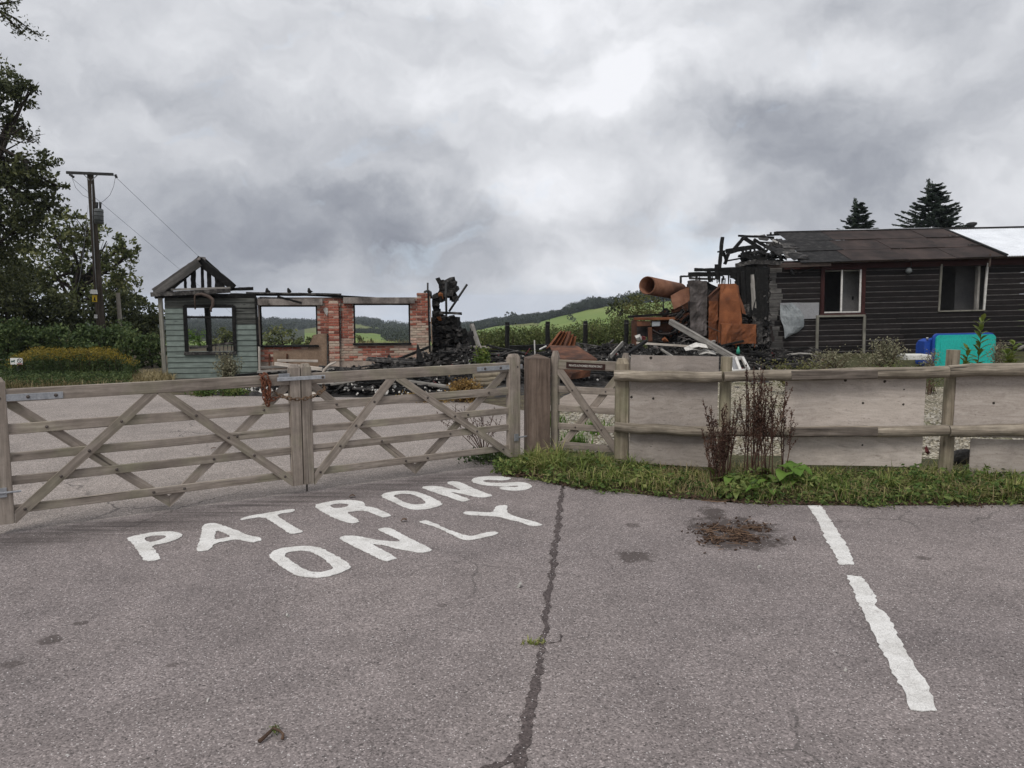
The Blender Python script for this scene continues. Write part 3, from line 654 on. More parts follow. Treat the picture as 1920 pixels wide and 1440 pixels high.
L_['N'] = [z2([(843, 200), (900, 192), (960, 193), (1060, 213), (1130, 225), (1080, 195), (1015, 168), (1080, 158), (1130, 170), (1200, 205), (1280, 235), (1347, 260), (1310, 270), (1240, 272), (1130, 245), (1040, 230), (1100, 255), (1190, 285), (1165, 298), (1120, 300), (1060, 275), (980, 250), (900, 222)])]
L_['S'] = [z2([(1475, 140), (1440, 152), (1370, 153), (1300, 148), (1272, 158), (1310, 170), (1400, 172), (1500, 165), (1570, 168), (1612, 185), (1612, 205), (1570, 220), (1500, 225), (1430, 220), (1385, 209), (1415, 196), (1480, 200), (1530, 196), (1510, 188), (1430, 196), (1330, 192), (1240, 180), (1197, 160), (1205, 140), (1260, 128), (1350, 124), (1440, 128)])]
L_['o'] = [z1([(1212, 735), (1240, 700), (1320, 675), (1440, 660), (1540, 660), (1620, 680), (1700, 720), (1770, 760), (1832, 808), (1820, 830), (1740, 868), (1650, 890), (1560, 898), (1470, 892), (1400, 870), (1330, 825), (1270, 785)]),
           z1([(1325, 722), (1380, 700), (1450, 692), (1520, 698), (1590, 730), (1650, 770), (1705, 820), (1680, 840), (1620, 855), (1550, 855), (1490, 840), (1430, 805), (1360, 755)])]
L_['n'] = [z2([(268, 553), (345, 533), (430, 545), (530, 565), (640, 578), (715, 580), (640, 535), (535, 495), (610, 478), (660, 495), (740, 540), (830, 585), (930, 632), (900, 648), (840, 655), (780, 645), (690, 630), (600, 605), (500, 592), (560, 625), (682, 690), (660, 705), (600, 714), (560, 700), (500, 668), (400, 620), (330, 585)])]
L_['l'] = [z2([(820, 440), (870, 430), (905, 435), (980, 470), (1060, 505), (1160, 537), (1215, 540), (1270, 520), (1345, 508), (1388, 518), (1370, 530), (1260, 555), (1180, 570), (1120, 560), (1060, 530), (980, 490), (900, 460)])]
L_['y'] = [z2([(1130, 378), (1165, 368), (1250, 373), (1345, 378), (1355, 345), (1375, 330), (1445, 323), (1440, 350), (1450, 385), (1530, 415), (1620, 435), (1688, 460), (1670, 468), (1600, 470), (1530, 440), (1450, 425), (1390, 405), (1330, 400), (1230, 397), (1160, 390)])]
def letter(ch, name, parent):
    loops = [jag(smooth_poly([(G(*p).x, G(*p).y) for p in l], 1), .02, .0055) for l in L_[ch]]
    prism(name, loops, (0, 0, .0065), (1, 0, 0), (0, 1, 0), .004, mt['paint'], parent)
t = thing('painted_word', 'white painted word PATRONS on the tarmac in front of the gates', 'road marking', G(590, 960))
for ch in 'PATRONS': letter(ch, 'letter', t)
t = thing('painted_word', 'white painted word ONLY, the lower of the two words on the tarmac', 'road marking', G(760, 1010))
for ch in 'only': letter(ch, 'letter', t)
def zl(l): return [(1140 + x / 2.88, 900 + y / 2.88) for x, y in l]
b1 = zl([(1075, 142), (1150, 140), (1190, 200), (1235, 270), (1280, 340), (1312, 400), (1325, 458), (1250, 460), (1228, 410), (1190, 350), (1150, 270), (1125, 205)])
b2 = zl([(1290, 520), (1368, 525), (1405, 570), (1443, 630), (1448, 690), (1500, 725), (1535, 780), (1560, 840), (1600, 910), (1640, 980), (1690, 1060), (1735, 1130), (1757, 1190), (1778, 1250), (1640, 1250), (1615, 1210), (1600, 1150), (1540, 1050), (1490, 950), (1440, 850), (1390, 740), (1330, 620)])
for poly, lb in ((b1, 'short white bay line running up to the weedy verge'), (b2, 'long ragged white bay line nearest the camera')):
    o = prism('bay_line', [jag([(G(*p).x, G(*p).y) for p in poly], .03, .008)], (0, 0, .0065), (1, 0, 0), (0, 1, 0), .004, mt['paint'])
    tag(o, lb, 'road marking', 'white parking bay lines')
# crack with tar seal, damp patches
def strip(name, pts, wid, m, jit, z=.004):
    p = [G(*q) for q in pts]; fine = []
    for a, b in zip(p, p[1:]):
        k = max(1, int((b - a).length / .018))
        fine += [a.lerp(b, i / k) for i in range(k)]
    fine.append(p[-1]); lft, rgt = [], []
    for i, q in enumerate(fine):
        d = (fine[min(i + 1, len(fine) - 1)] - fine[max(i - 1, 0)]).normalized(); nrm = V((-d.y, d.x, 0)); k = interp(i / len(fine), wid)
        o = .022 * noise.noise(V((i * .11, 3, 1))) + .012 * noise.noise(V((i * .37, 8, 1))); k *= 1 + .9 * noise.noise(V((i * .16, 5, 2)))
        lft.append(q + nrm * (k / 2 + R.uniform(-jit, jit) + o)); rgt.append(q - nrm * (k / 2 + R.uniform(-jit, jit) - o))
    vs = [v + V((0, 0, z)) for v in lft + rgt]; n = len(lft)
    return mk(name, vs, [(n + i, n + i + 1, i + 1, i) for i in range(n - 1)], m)
o = strip('tar_crack', [(1056, 908), (1050, 945), (1047, 985), (1040, 1030), (1034, 1085), (1026, 1130), (1021, 1180), (1014, 1235), (1004, 1280), (998, 1315), (988, 1350), (985, 1385), (972, 1440), (955, 1520)],
          [(0, .028), (.3, .046), (.5, .036), (.75, .030), (.9, .055), (1, .04)], mt['crack'], .007)
tag(o, 'dark ragged crack running down the tarmac from the verge', 'crack', kind='structure')
for l, k in (([(975, 1408), (955, 1425), (920, 1440), (880, 1450)], .035), ([(1028, 1207), (1048, 1203), (1053, 1190)], .016)):
    tag(strip('crack_branch', l, [(0, k), (1, k * .5)], mt['crack'], .009, .0035), 'short side crack in the tarmac', 'crack', kind='structure')
def blot(name, cx, cy, rx, ry, m, n=26, z=.004, rough=.25):
    pts = []
    for i in range(n * 2):
        a = math.pi * i / n; k = 1 + rough * noise.noise(V((cx * .1 + 2 * math.cos(a), cy * .1 + 2 * math.sin(a), 1))) * 2 + R.uniform(-.09, .09)
        g = G(cx + rx * k * math.cos(a), cy + ry * k * math.sin(a)); pts.append((g.x, g.y))
    return prism(name, [pts], (0, 0, z), (1, 0, 0), (0, 1, 0), .0, m)
C = []
for _ in range(900):
    px, py = R.gauss(1372, 30), R.gauss(1000, 10); g_ = G(px, py, .008)
    if noise.noise(V((g_.x * 7, g_.y * 7, 3))) > -.12: C.append(tuple(g_))
tag(chunks('soil_crumbs', C, [[R.uniform(.004, .016), R.uniform(.004, .012), R.uniform(.002, .006)] for _ in C], mt['soil_stain'], None, tilt=.3), 'brown crumbs of soil and bark washed onto the tarmac', 'soil', kind='stuff')
for i in range(60):
    x, y = R.gauss(1366, 30), R.gauss(998, 11); a = G(x, y, .013 + .0003 * i); L = R.uniform(.03, .17); th = R.gauss(.1, .8)
    b = a + V((L * math.cos(th), L * math.sin(th), R.uniform(-.006, .006)))
    o = bar('stick', a, b, R.uniform(.003, .006), R.uniform(.003, .005), mt['stick'], None, c=.002, seg=2, jit=.25, bend=R.uniform(-.004, .006))
    tag(o, 'short dry stick lying in the brown soil patch on the tarmac', 'stick', 'sticks in the soil patch')
tw = thing('fallen_twig', 'bent dark twig lying alone on the tarmac near the camera', 'twig', G(510, 1378))
gp = lambda x, y, z=.012: G(x, y, z)
rod('stem', [gp(486, 1391), gp(498, 1380, .02), gp(512, 1366, .022), gp(518, 1362)], [.009, .007, .006, .004], mt['twig'], tw, 7, jit=.2)
rod('fork', [gp(512, 1366, .022), gp(524, 1370, .03), gp(531, 1376, .02), gp(530, 1386, .008)], [.006, .005, .006, .007], mt['twig'], tw, 7, jit=.2)
leafmesh('tuft', [gp(516 + R.gauss(0, 5), 1368 + R.gauss(0, 4), .02) for _ in range(50)], .012, mt['leaf_weed'], tw, .2)
for px, py, s in ((973, 1099, .03), (540, 1155, .02), (1585, 1257, .013), (1424, 1063, .02), (390, 1312, .012)):
    o = chunks('stone_chip', [tuple(G(px, py, s * .25))], [[s, s * .6, s * .3]], mt['plaster'])
    tag(o, {973: 'pale flake lying beside the tar crack', 540: 'white chip lying below the P of the painted word', 1585: 'white chip left of the long bay line', 1424: 'pale pebble below the stick patch', 390: 'tiny pale chip on bare tarmac above the twig'}[px], 'stone')
for px, py in ((400, 842), (660, 931), (757, 976)):
    a = G(px - 5, py, .012); o = bar('dead_leaf', a, G(px + 5, py - 2, .02), .035, .003, mt['twig'], c=.001, seg=3, jit=.3, bend=.012)
    tag(o, {400: 'curled dead leaf beneath the tall gate', 660: 'curled dead leaf above the painted R', 757: 'curled dead leaf between painted O and painted N'}[px], 'leaf')
# weed tuft in the crack
tag(blades('crack_grass', [tuple(G(1003 + R.gauss(0, 9), 1208 + R.gauss(0, 1.5))) for _ in range(45)], NR.uniform(.02, .05, 45), mt['grass'], None, .003, .9), 'thin tuft of grass sprouting from the tar crack', 'grass', kind='stuff')
# ================================================================== GATES
LAB = {}
def bolt(parent, p, n, r=.012):
    a = V(p); pts = [a - n * .004, a + n * .004, a + n * .009]
    return rod('bolt', pts, [r * 1.05, r, r * .55], mt['bolt'], parent, 8)
RAILS = [(1.096, .102), (.828, .084), (.605, .072), (.418, .072), (.185, .070)]
def cutbrace(g, pt, n, m, s0, z0, s1, z1, o, w_, lo, hi, zlo, zhi):
    d = V((s1 - s0, z1 - z0)).normalized(); q_ = V((-d.y, d.x)) * w_ / 2; e = d * .12
    poly = [V((s0, z0)) - e + q_, V((s0, z0)) - e - q_, V((s1, z1)) + e - q_, V((s1, z1)) + e + q_]
    for ax, lim, sg_ in ((0, lo, 1), (0, hi, -1), (1, zlo, 1), (1, zhi, -1)):
        out = []
        for a_, b_ in zip(poly, poly[1:] + poly[:1]):
            fa, fb_ = (a_[ax] - lim) * sg_, (b_[ax] - lim) * sg_
            if fa >= 0: out.append(a_)
            if fa * fb_ < 0: out.append(a_.lerp(b_, fa / (fa - fb_)))
        poly = out
    A_, B_ = pt(s0, z0, o), pt(s1, z1, o); M = frame(A_, B_, n); Mi = M.inverted()
    pf = [Mi @ pt(p[0], p[1], o + .012) for p in poly]; pk = [Mi @ pt(p[0], p[1], o - .012) for p in poly]; k = len(poly)
    return mk('brace', pf + pk, [tuple(range(k)), tuple(reversed(range(k, 2 * k)))] + [(i, k + i, k + (i + 1) % k, (i + 1) % k) for i in range(k)], m, g, M)
def fieldgate(label, A, B, apexu, vbot, wl, wr):
    u = (B - A).normalized(); L = (B - A).length; n = V((u.y, -u.x, 0)); m = mt['gate']
    g = thing('field_gate', label, 'gate', A, 'five bar field gates')
    pt = lambda s, z, o=0.: A + u * s + Z * z + n * o
    for s, w_ in ((wl / 2, wl), (L - wr / 2, wr)):
        pts = [(-w_ / 2, 0), (w_ / 2, 0), (w_ / 2, 1.115), (w_ * .32, 1.15), (-w_ * .32, 1.15), (-w_ / 2, 1.115)]
        st = bar('stile', pt(s, .08), pt(s, 1.205), w_, .078, m, g, up=n, c=.006)
        bar('stile_cap', pt(s, 1.2055), pt(s, 1.238), w_ * .93, .07, m, g, up=n, c=.006, taper=.72)
    for i, (z, h) in enumerate(RAILS):
        t_ = .052 if i == 0 else .026
        bar('rail', pt(wl, z, 0), pt(L - wr, z, 0), t_, h, m, g, c=.004)
    # braces: a pair in front of the rails, a pair behind
    f, b = .0265, -.0265
    def brace(s0, z0, s1, z1, o, w_=.075, lo=-9, hi=9, zlo=.02, zhi=1.043): return cutbrace(g, pt, n, m, s0, z0, s1, z1, o, w_, lo, hi, zlo, zhi)
    brace(wl + .015, .135, apexu - .055, 1.035, f, lo=wl + .002, hi=apexu - .008); brace(L - wr - .015, .135, apexu + .055, 1.035, f, lo=apexu + .008, hi=L - wr - .002)
    brace(wl + .02, 1.03, vbot - .012, .085, b, lo=wl + .002, hi=vbot - .001); brace(L - wr - .02, 1.03, vbot + .012, .085, b, lo=vbot + .001, hi=L - wr - .002)
    k = .044
    for i, (z, h) in enumerate(RAILS[1:]):
        t1 = (1.035 - z) / .90
        for s in (apexu - .055 - (apexu - .055 - wl - .015) * t1, apexu + .055 + (L - wr - .015 - apexu - .055) * t1): bolt(g, pt(s, z, f + .013), n)
        t2 = (1.03 - z) / .945
        for s in (wl + .02 + (vbot - wl - .03) * t2, L - wr - .02 - (L - wr - .03 - vbot) * t2):
            bolt(g, pt(s, z, .0145), n)
    return g, pt, L, u, n
gl, pL, LL, uL, nL = fieldgate('left five bar timber gate with the red rusted chain over its top rail', GA, GM - (GM - GA).normalized() * .004, 1.22, 1.28, .135, .10)
bar('strap_hinge', pL(-.35, 1.082, .030), pL(.52, 1.078, .030), .007, .055, mt['galv'], gl, c=.003)
for s in (.09, .28, .47): bolt(gl, pL(s, 1.08, .034), nL, .014)
bar('hinge_eye', pL(-.02, .335, .045), pL(.19, .335, .045), .016, .014, mt['galv'], gl, c=.003)
bar('hinge_plate', pL(.07, .30, .043), pL(.07, .375, .043), .05, .01, mt['galv'], gl, up=nL, c=.002)
gr_, pR, LR, uR, nR = fieldgate('right five bar timber gate hung on the thick brown post', GM + (GB - GM).normalized() * .004, GB, .97, 1.2, .10, .145)
bar('strap_hinge', pR(LR - .56, 1.092, .030), pR(LR + .03, 1.096, .030), .007, .05, mt['galv'], gr_, c=.003)
for s in (.46, .26, .04): bolt(gr_, pR(LR - s, 1.095, .034), nR, .014)
bar('hinge_eye', pR(LR - .03, .30, .046), pR(LR + .14, .30, .046), .018, .016, mt['galv'], gr_, c=.003)
bar('hinge_plate', pR(LR - .06, .26, .045), pR(LR - .06, .34, .045), .055, .012, mt['galv'], gr_, up=nR, c=.002)
bar('drop_bolt', pR(.045, .0, -.03), pR(.045, .42, -.03), .016, .016, mt['bolt'], gr_, up=nR, c=.003)
# throw-over latch loop across both stiles
lt = thing('latch_bar', 'flat galvanised latch bar laid across the two meeting gate stiles', 'latch', GM + Z * 1.1)
bar('bar', pL(LL - .225, 1.107, .057), pR(.225, 1.107, .057), .010, .036, mt['galv'], lt, c=.003)
bar('bracket', pL(LL - .205, 1.127, .045), pL(LL - .105, 1.127, .045), .012, .06, mt['galv'], lt, c=.003)
bolt(lt, pR(.20, 1.107, .064), nR, .013)
# chains
def linkmesh(name, a=.026, b=.015, r=.0055):
    vs, fs = [], []; n, k = 12, 6; ring = []
    for i in range(n):
        th = 2 * math.pi * i / n; c, s = math.cos(th), math.sin(th)
        ring.append(V(((a - b) * (1 if c > 0 else -1) * (1 if abs(c) > .3 else abs(c) / .3) + b * c, b * s, 0)))
    for i in range(n):
        t_ = (ring[(i + 1) % n] - ring[i - 1]).normalized(); nn = V((-t_.y, t_.x, 0))
        for j in range(k):
            p_ = 2 * math.pi * j / k; vs.append(ring[i] + (nn * math.cos(p_) + Z * math.sin(p_)) * r)
    for i in range(n):
        for j in range(k): fs.append((i * k + j, i * k + (j + 1) % k, ((i + 1) % n) * k + (j + 1) % k, ((i + 1) % n) * k + j))
    return vs, fs
LV, LF = linkmesh('link')
def chain(name, label, path, m, step=.036):
    pts = [V(p) for p in path]; d, acc = [], 0.
    for a, b in zip(pts, pts[1:]):
        n_ = 12
        d += [a.lerp(b, i / n_) for i in range(n_)]
    d.append(pts[-1]); res = [d[0]]
    for p in d:
        if (p - res[-1]).length >= step: res.append(p)
    vs, fs = [], []
    for i, (a, b) in enumerate(zip(res, res[1:])):
        M = frame(a, b) @ Matrix.Rotation(math.radians(90 * (i % 2) + R.uniform(-30, 30)), 4, 'X'); M.translation = (a + b) / 2
        k = len(vs); vs += [M @ v for v in LV]; fs += [tuple(x + k for x in f) for f in LF]
    o = mk(name, vs, fs, m, smooth=True); tag(o, label, 'chain'); return o
p0, p1 = pL(LL - .23, .985, -.06), pR(.24, 1.02, -.06)
q = [p0, pL(LL - .215, .965, .03)]
for i in range(9):
    t_ = i / 8; a = pL(LL - .20, .955, .058); b = pR(.22, .99, .058); c_ = a.lerp(b, t_); q.append(c_ - Z * (.062 * 4 * t_ * (1 - t_)) + nL * (.01 if .2 < t_ < .8 else 0))
q += [pR(.235, 1.0, .02), p1]
chain('chain', 'brown rusted chain looped around the two meeting gate stiles', q, mt['chain'])
q = [pL(LL - .205, .945, .05)] + [pL(LL - .28 - .01 * i, .92 - .03 * math.sin(i * 1.3), .045 + .004 * i) for i in range(3)]
q += [pL(LL - .33, .90, .05), pL(LL - .345, .99, .05), pL(LL - .34, 1.10, .05), pL(LL - .34, 1.165, .0), pL(LL - .33, 1.05, -.05)]
q += [pL(LL - .32, 1.165, -.02), pL(LL - .305, 1.14, .045), pL(LL - .295, 1.0, .05), pL(LL - .31, .87, .05), pL(LL - .345, .93, .055), pL(LL - .36, 1.08, .05), pL(LL - .365, 1.165, 0.), pL(LL - .36, 1.14, .045), pL(LL - .33, .98, .06), pL(LL - .31, .93, .062), pL(LL - .29, 1.05, .062), pL(LL - .30, 1.165, .02)]
chain('chain', 'red rusted chain bunched over the left gate top rail', q, mt['chain_red'], .034)

# thick brown hanging post
def sqpost(name, label, cat, base, w_, h, m, yaw, cap='pyr', group=None):
    g = thing(name, label, cat, base, group); u = V((math.cos(yaw), math.sin(yaw), 0)); n = V((-u.y, u.x, 0))
    bar('shaft', base - Z * .05, base + Z * h, w_, w_, m, g, up=n, c=.008, seg=1)
    if cap == 'pyr':
        c0 = base + Z * (h + .0005); k = w_ / 2 + .002
        vs = [c0 + u * sx * k + n * sy * k for sx, sy in ((-1, -1), (1, -1), (1, 1), (-1, 1))] + [c0 + Z * .048]
        mk('cap', vs, [(0, 1, 4), (1, 2, 4), (2, 3, 4), (3, 0, 4), (3, 2, 1, 0)], m, g)
    return g
sqpost('gate_post', 'thick brown stained gate post with a pointed top', 'post', V((.285, 8.70, 0)), .25, 1.185, mt['gate_post'], math.radians(12))
# pedestrian gate
PA, PB = V((.45, 8.72, 0)), V((1.26, 8.34, 0))
u = (PB - PA).normalized(); L = (PB - PA).length; n = V((u.y, -u.x, 0)); m = mt['gate']
g = thing('small_gate', 'narrow pedestrian gate with a brown notice on its top rail', 'gate', PA)
pt = lambda s, z, o=0.: PA + u * s + Z * z + n * o
for s in (.045, L - .03):
    bar('stile', pt(s, .1), pt(s, 1.20), .085, .07, m, g, up=n, c=.006)
    bar('stile_cap', pt(s, 1.2005), pt(s, 1.265), .082, .066, m, g, up=n, c=.006, taper=.6)
PR = [(1.115, .105), (.835, .075), (.62, .072), (.415, .07), (.20, .075)]
for i, (z, h) in enumerate(PR): bar('rail', pt(.088, z), pt(L - .073, z), .04 if i == 0 else .026, h, m, g, c=.004)
cutbrace(g, pt, n, m, .11, 1.045, L - .09, .17, .0335, .08, .09, L - .075, .15, 1.06)
cutbrace(g, pt, n, m, L - .09, 1.045, .11, .17, -.0265, .075, .09, L - .075, .15, 1.06)
for i, (z, h) in enumerate(PR):
    for s in (.09 + (L - .165) * (1.045 - z) / .875, L - .075 - (L - .165) * (1.045 - z) / .875):
        if .1 < s < L - .1: bolt(g, pt(s, z, .0465 if (1.045 - z) and s == .09 + (L - .165) * (1.045 - z) / .875 else .0135), n, .009)
bolt(g, pt(L - .09, 1.09, .0205), n, .009)
sg = thing('notice', 'brown notice reading PRIVATE AUTHORISED PERSONS ONLY on the small gate', 'notice', pt(.42, 1.115, .02))
bar('plate', pt(.185, 1.113, .024), pt(.64, 1.105, .024), .006, .068, mt['sign_brown'], sg, c=.001)
cu = bpy.data.curves.new('lettering', 'FONT'); cu.body = 'PRIVATE AUTHORISED PERSONS ONLY'; cu.size = .036; cu.align_x = 'CENTER'; cu.align_y = 'CENTER'; cu.extrude = .0004
cu.materials.append(mt['cream_print']); tob = bpy.data.objects.new('lettering', cu)
wd = 0.60
sx = u * 1.0; Mx = Matrix((sx * .62, Z * .95 - u * 0, n)).transposed().to_4x4(); Mx.translation = pt(.4125, 1.109, .0276)
link(tob, None, Mx); bpy.context.view_layer.update()
lme = bpy.data.meshes.new_from_object(tob.evaluated_get(bpy.context.evaluated_depsgraph_get())); bpy.data.objects.remove(tob)
lob = bpy.data.objects.new('lettering', lme); link(lob, sg, Mx)

# ================================================================== RAIL FENCE
FX = [(1150, 8.12), (1355, 7.82), (1775, 7.62), (1920, 7.52), (2300, 7.25)]
fd = lambda px: interp(px, FX)
def fp(px, py, o=0.): return P(px, py, fd(px) + o)
def base(px, o=0.):
    p = P(px, 800, fd(px) + o); p.z = 0; return p
sp = thing('fence_post', 'square timber fence post where the small gate closes', 'post', base(1168, .05), 'rail fence posts')
b = base(1165, .10)
bar('shaft', b - Z * .05, b + Z * 1.165, .135, .13, mt['post'], sp, up=V((0, -1, 0)), c=.008)
bar('cap', b + Z * 1.1655, b + Z * 1.22, .13, .125, mt['post'], sp, up=V((0, -1, 0)), c=.006, taper=.62)
def roundpost(px, ytop, r, label):
    b = base(px, .14); t_ = P(px, ytop, fd(px) + .14)
    o = log('fence_post', b - Z * .05, V((b.x + .01, b.y, t_.z)), r, r * .93, mt['post'], None, 14, 5, .003); tag(o, label, 'post', 'rail fence posts'); return o
roundpost(1357, 669, .062, 'round fence post behind the butt joint by the dock stalks')
roundpost(1777, 656, .068, 'round fence post with its top standing above the rail')
roundpost(2250, 650, .068, 'round fence post past the picture edge')
def frail(lst, r0, r1, label):
    a, b = fp(*lst[0]), fp(*lst[1])
    o = log('fence_rail', a, b, r0, r1, mt['rail'], None, 16, 8, .006); tag(o, label, 'rail', 'round fence rails'); return o
frail(((1152, 705), (1354, 707)), .060, .055, 'short upper rail ending at the small gate')
frail(((1357, 706), (1777, 697)), .054, .060, 'long upper rail above the pale plywood sheet')
frail(((1779, 696), (2150, 684)), .062, .072, 'upper rail running out beside the bin')
frail(((1153, 801), (1352, 811)), .055, .052, 'short lower rail ending at the small gate')
frail(((1355, 810), (1777, 808)), .050, .056, 'long lower rail across the pale plywood sheet')
frail(((1779, 808), (2150, 803)), .058, .062, 'lower rail running out between the two end sheets')
# dark weathered half-round facings on the long rails
for (x0, x1, y0, y1, lb) in ((1484, 1645, 704.5, 701.5, 'dark split facing on the long upper rail'), (1484, 1645, 810, 809.5, 'dark split facing on the long lower rail')):
    o = bar('rail_facing', fp(x0, y0, -.052), fp(x1, y1, -.054), .03, .092, mt['facing'], None, c=.014, seg=10, jit=.06); tag(o, lb, 'plank')
def ply(px0, px1, y0, y1, label, o=.075, mm='ply'):
    a, b = fp(px0, (y0 + y1) / 2, o), fp(px1, (y0 + y1) / 2, o); a2, b2 = V((a.x, a.y, 0)), V((b.x, b.y, 0)); u = (b2 - a2).normalized(); L = (b2 - a2).length
    zt, zb = fp((px0 + px1) / 2, y0, o).z, fp((px0 + px1) / 2, y1, o).z
    M = Matrix((u, Z.cross(u), Z)).transposed().to_4x4(); M.translation = V((a2.x, a2.y, zb))
    h = zt - zb; d = .012
    pts = jag([(0, 0), (L, 0), (L, h), (0, h)], .08, .002)
    n_ = len(pts)
    vs = [(x, 0, z) for x, z in pts] + [(x, d, z) for x, z in pts]
    tris = geometry.tessellate_polygon([[V((x, z, 0)) for x, z in pts]])
    fs = [tuple(t_) for t_ in tris] + [tuple(i + n_ for i in t_) for t_ in tris] + [(i, (i + 1) % n_, n_ + (i + 1) % n_, n_ + i) for i in range(n_)]
    ob = mk('plywood_sheet', vs, fs, mt[mm], None, M); tag(ob, label, 'board', 'plywood sheets on the fence'); return ob
ply(1181, 1345, 667, 872, 'brownish plywood sheet standing above the rails beside the small gate', .068, 'ply_brown')
ply(1470, 1732, 708, 873, 'pale plywood sheet with black knots on the long rails', .068, 'ply_pale')
ply(1790, 2120, 700, 822, 'plywood sheet fixed between the rails beside the round post', .068)
ply(1818, 2120, 826, 906, 'lower stained plywood sheet standing in the verge', .066)
# ================================================================== BURNT CABIN WITH BRICK WALL
TA = .16
U1 = V((1, TA, 0)).normalized(); N1 = V((U1.y, -U1.x, 0)); O1 = P(312, 710, 17.9); O1.z = 0
def b1p(px, py, off=0.):
    """pixel -> point on the cabin front, off metres proud of it"""
    return W(px, py, O1 + N1 * off, N1)
def uv1(px, py, off=0.):
    p = b1p(px, py, off) - O1; return p.dot(U1), p.z
def pt1(u, z, off=0.): return O1 + U1 * u + Z * z + N1 * off
cab = thing('burnt_cabin', 'roofless burnt cabin with sage green boards and a red brick wall', 'building', O1)
# ---- green weatherboarding
u0, u1 = uv1(309, 620)[0], uv1(482, 620)[0]
wa, wb = uv1(349, 620)[0], uv1(440, 620)[0]; wz0, wz1 = uv1(395, 662)[1], uv1(395, 573)[1]
ztop, zbot = uv1(395, 557)[1], .0
nb = 15; ph = (ztop - zbot) / nb
for i in range(nb):
    z = zbot + ph * (i + .5)
    mid = z > wz0 and z < wz1
    segs = [(u0 + .03, wa - .02), (wb + .02, u1)] if mid else [(u0 + .03, u1)]
    for k, (a, b) in enumerate(segs):
        scorched = (i >= nb - 2) or (k == 1 and i > 9) or (k == 1 and i > 7 and R.random() < .4)
        bar('weatherboard', pt1(a, z, .012), pt1(b + R.uniform(-.004, .004), z, .012), .02, ph * 1.02, mt['scorched_board' if scorched else 'green_board'], cab, up=(Z - N1 * .17).normalized(), c=.004, seg=6, jit=.012)
bar('corner_post', pt1(u0 - .04, -.05, .02), pt1(u0 - .06, ztop + .02, .02), .085, .085, mt['frame_grey'], cab, up=N1, c=.006)
bar('corner_trim', pt1(u1 + .02, 0, .02), pt1(u1 + .0, ztop, .02), .05, .06, mt['char'], cab, up=N1, c=.005, seg=8, jit=.08)
bar('downpipe', b1p(487, 700, .08), b1p(486, 650, .08), .05, .05, mt['pale_plank'], cab, up=N1, c=.008)
bar('wall_plate', pt1(u0 - .05, ztop + .03, -.02), pt1(u1, ztop + .03, -.02), .09, .10, mt['char'], cab, seg=8, jit=.06)
# burnt window frame
fw = .075
wf = bar('window_frame', pt1(wa, wz0, .02), pt1(wa, wz1, .02), fw, .09, mt['char'], cab, up=N1, c=.005, seg=8, jit=.07)
for a, b, w_, o in (((wb, wz0), (wb, wz1), fw, .02), ((wa, wz1), (wb, wz1), .06, .02), ((wa - .05, wz0), (wb + .03, wz0), .075, .035)):
    bar('frame_bar', pt1(*a, o), pt1(*b, o), .09, w_, mt['char_grey' if o > .03 else 'char'], wf, c=.005, seg=8, jit=.08, up=N1.cross((pt1(*b) - pt1(*a)).normalized()))
zt = wz0 + (wz1 - wz0) * .76
bar('transom', pt1(wa, zt, .02), pt1(wb, zt - .01, .02), .07, .05, mt['char'], wf, seg=8, jit=.1)
um = (wa + wb) / 2 - .02
bar('mullion', pt1(um, wz0, .02), pt1(um - .01, zt, .02), .07, .05, mt['char'], wf, up=N1, seg=8, jit=.14)
bar('burnt_stud', pt1(um - .12, 0, -.5), pt1(um - .14, wz1 + .05, -.5), .12, .10, mt['char'], cab, up=N1, seg=8, jit=.1)
bar('sash_remnant', pt1(wa + .05, wz0 + .12, -.05), pt1(um, wz0 + .16, -.05), .03, .05, mt['char_grey'], wf, seg=6, jit=.2)
bar('sash_remnant', pt1(um, wz0 + .17, -.06), pt1(wb, wz0 + .24, -.06), .03, .05, mt['char_grey'], wf, seg=6, jit=.2)
for k in range(5): bar('sash_stub', pt1(um + .1 + k * .09, wz0, -.06), pt1(um + .11 + k * .09, wz0 + .18 + .015 * k, -.06), .02, .02, mt['char_grey'], wf, up=N1, seg=3, jit=.3)
# ---- gable end roof
apx = uv1(373, 481); el = uv1(288, 549); er = uv1(430, 541)
def slab(name, a, b, o0, o1, thick, m, jn=0.):
    """roof slope strip between two front points, running back o0..o1"""
    nn = 10; vs, fs = [], []
    for i in range(nn + 1):
        t_ = i / nn; u = a[0] + (b[0] - a[0]) * t_; z = a[1] + (b[1] - a[1]) * t_; j = jn * R.uniform(0, 1) * (1 if 0 < i else 0)
        for o in (o0 - j * .1, o1 + j):
            for dz in (0, -thick * R.uniform(.7, 1.2)): vs.append(pt1(u, z + dz + R.uniform(-.01, .01) * (jn > 0), o))
    for i in range(nn):
        k = i * 4
        for a_, b_ in ((0, 2), (2, 3), (3, 1), (1, 0)): fs.append((k + a_, k + 4 + a_, k + 4 + b_, k + b_))
    fs += [(0, 1, 3, 2), (nn * 4, nn * 4 + 2, nn * 4 + 3, nn * 4 + 1)]
    return mk(name, vs, fs, m, cab)
rf = slab('roof_slope', (el[0] + .02, el[1] + .03), (apx[0] + .04, apx[1]), .12, -.62, .07, mt['concrete'], .18)
slab('roof_underlay', (el[0] + .05, el[1] - .05), (apx[0], apx[1] - .07), .10, -.60, .09, mt['char'], .2)
bar('barge_board', pt1(el[0] + .06, el[1] + .0, .13), pt1(apx[0] + .02, apx[1] - .13, .13), .03, .20, mt['ash_board'], cab, seg=12, jit=.09)
bar('left_rafter', pt1(el[0] + .55, el[1] + .28, -.02), pt1(apx[0] + .03, apx[1] - .10, -.02), .08, .15, mt['char'], cab, seg=10, jit=.12)
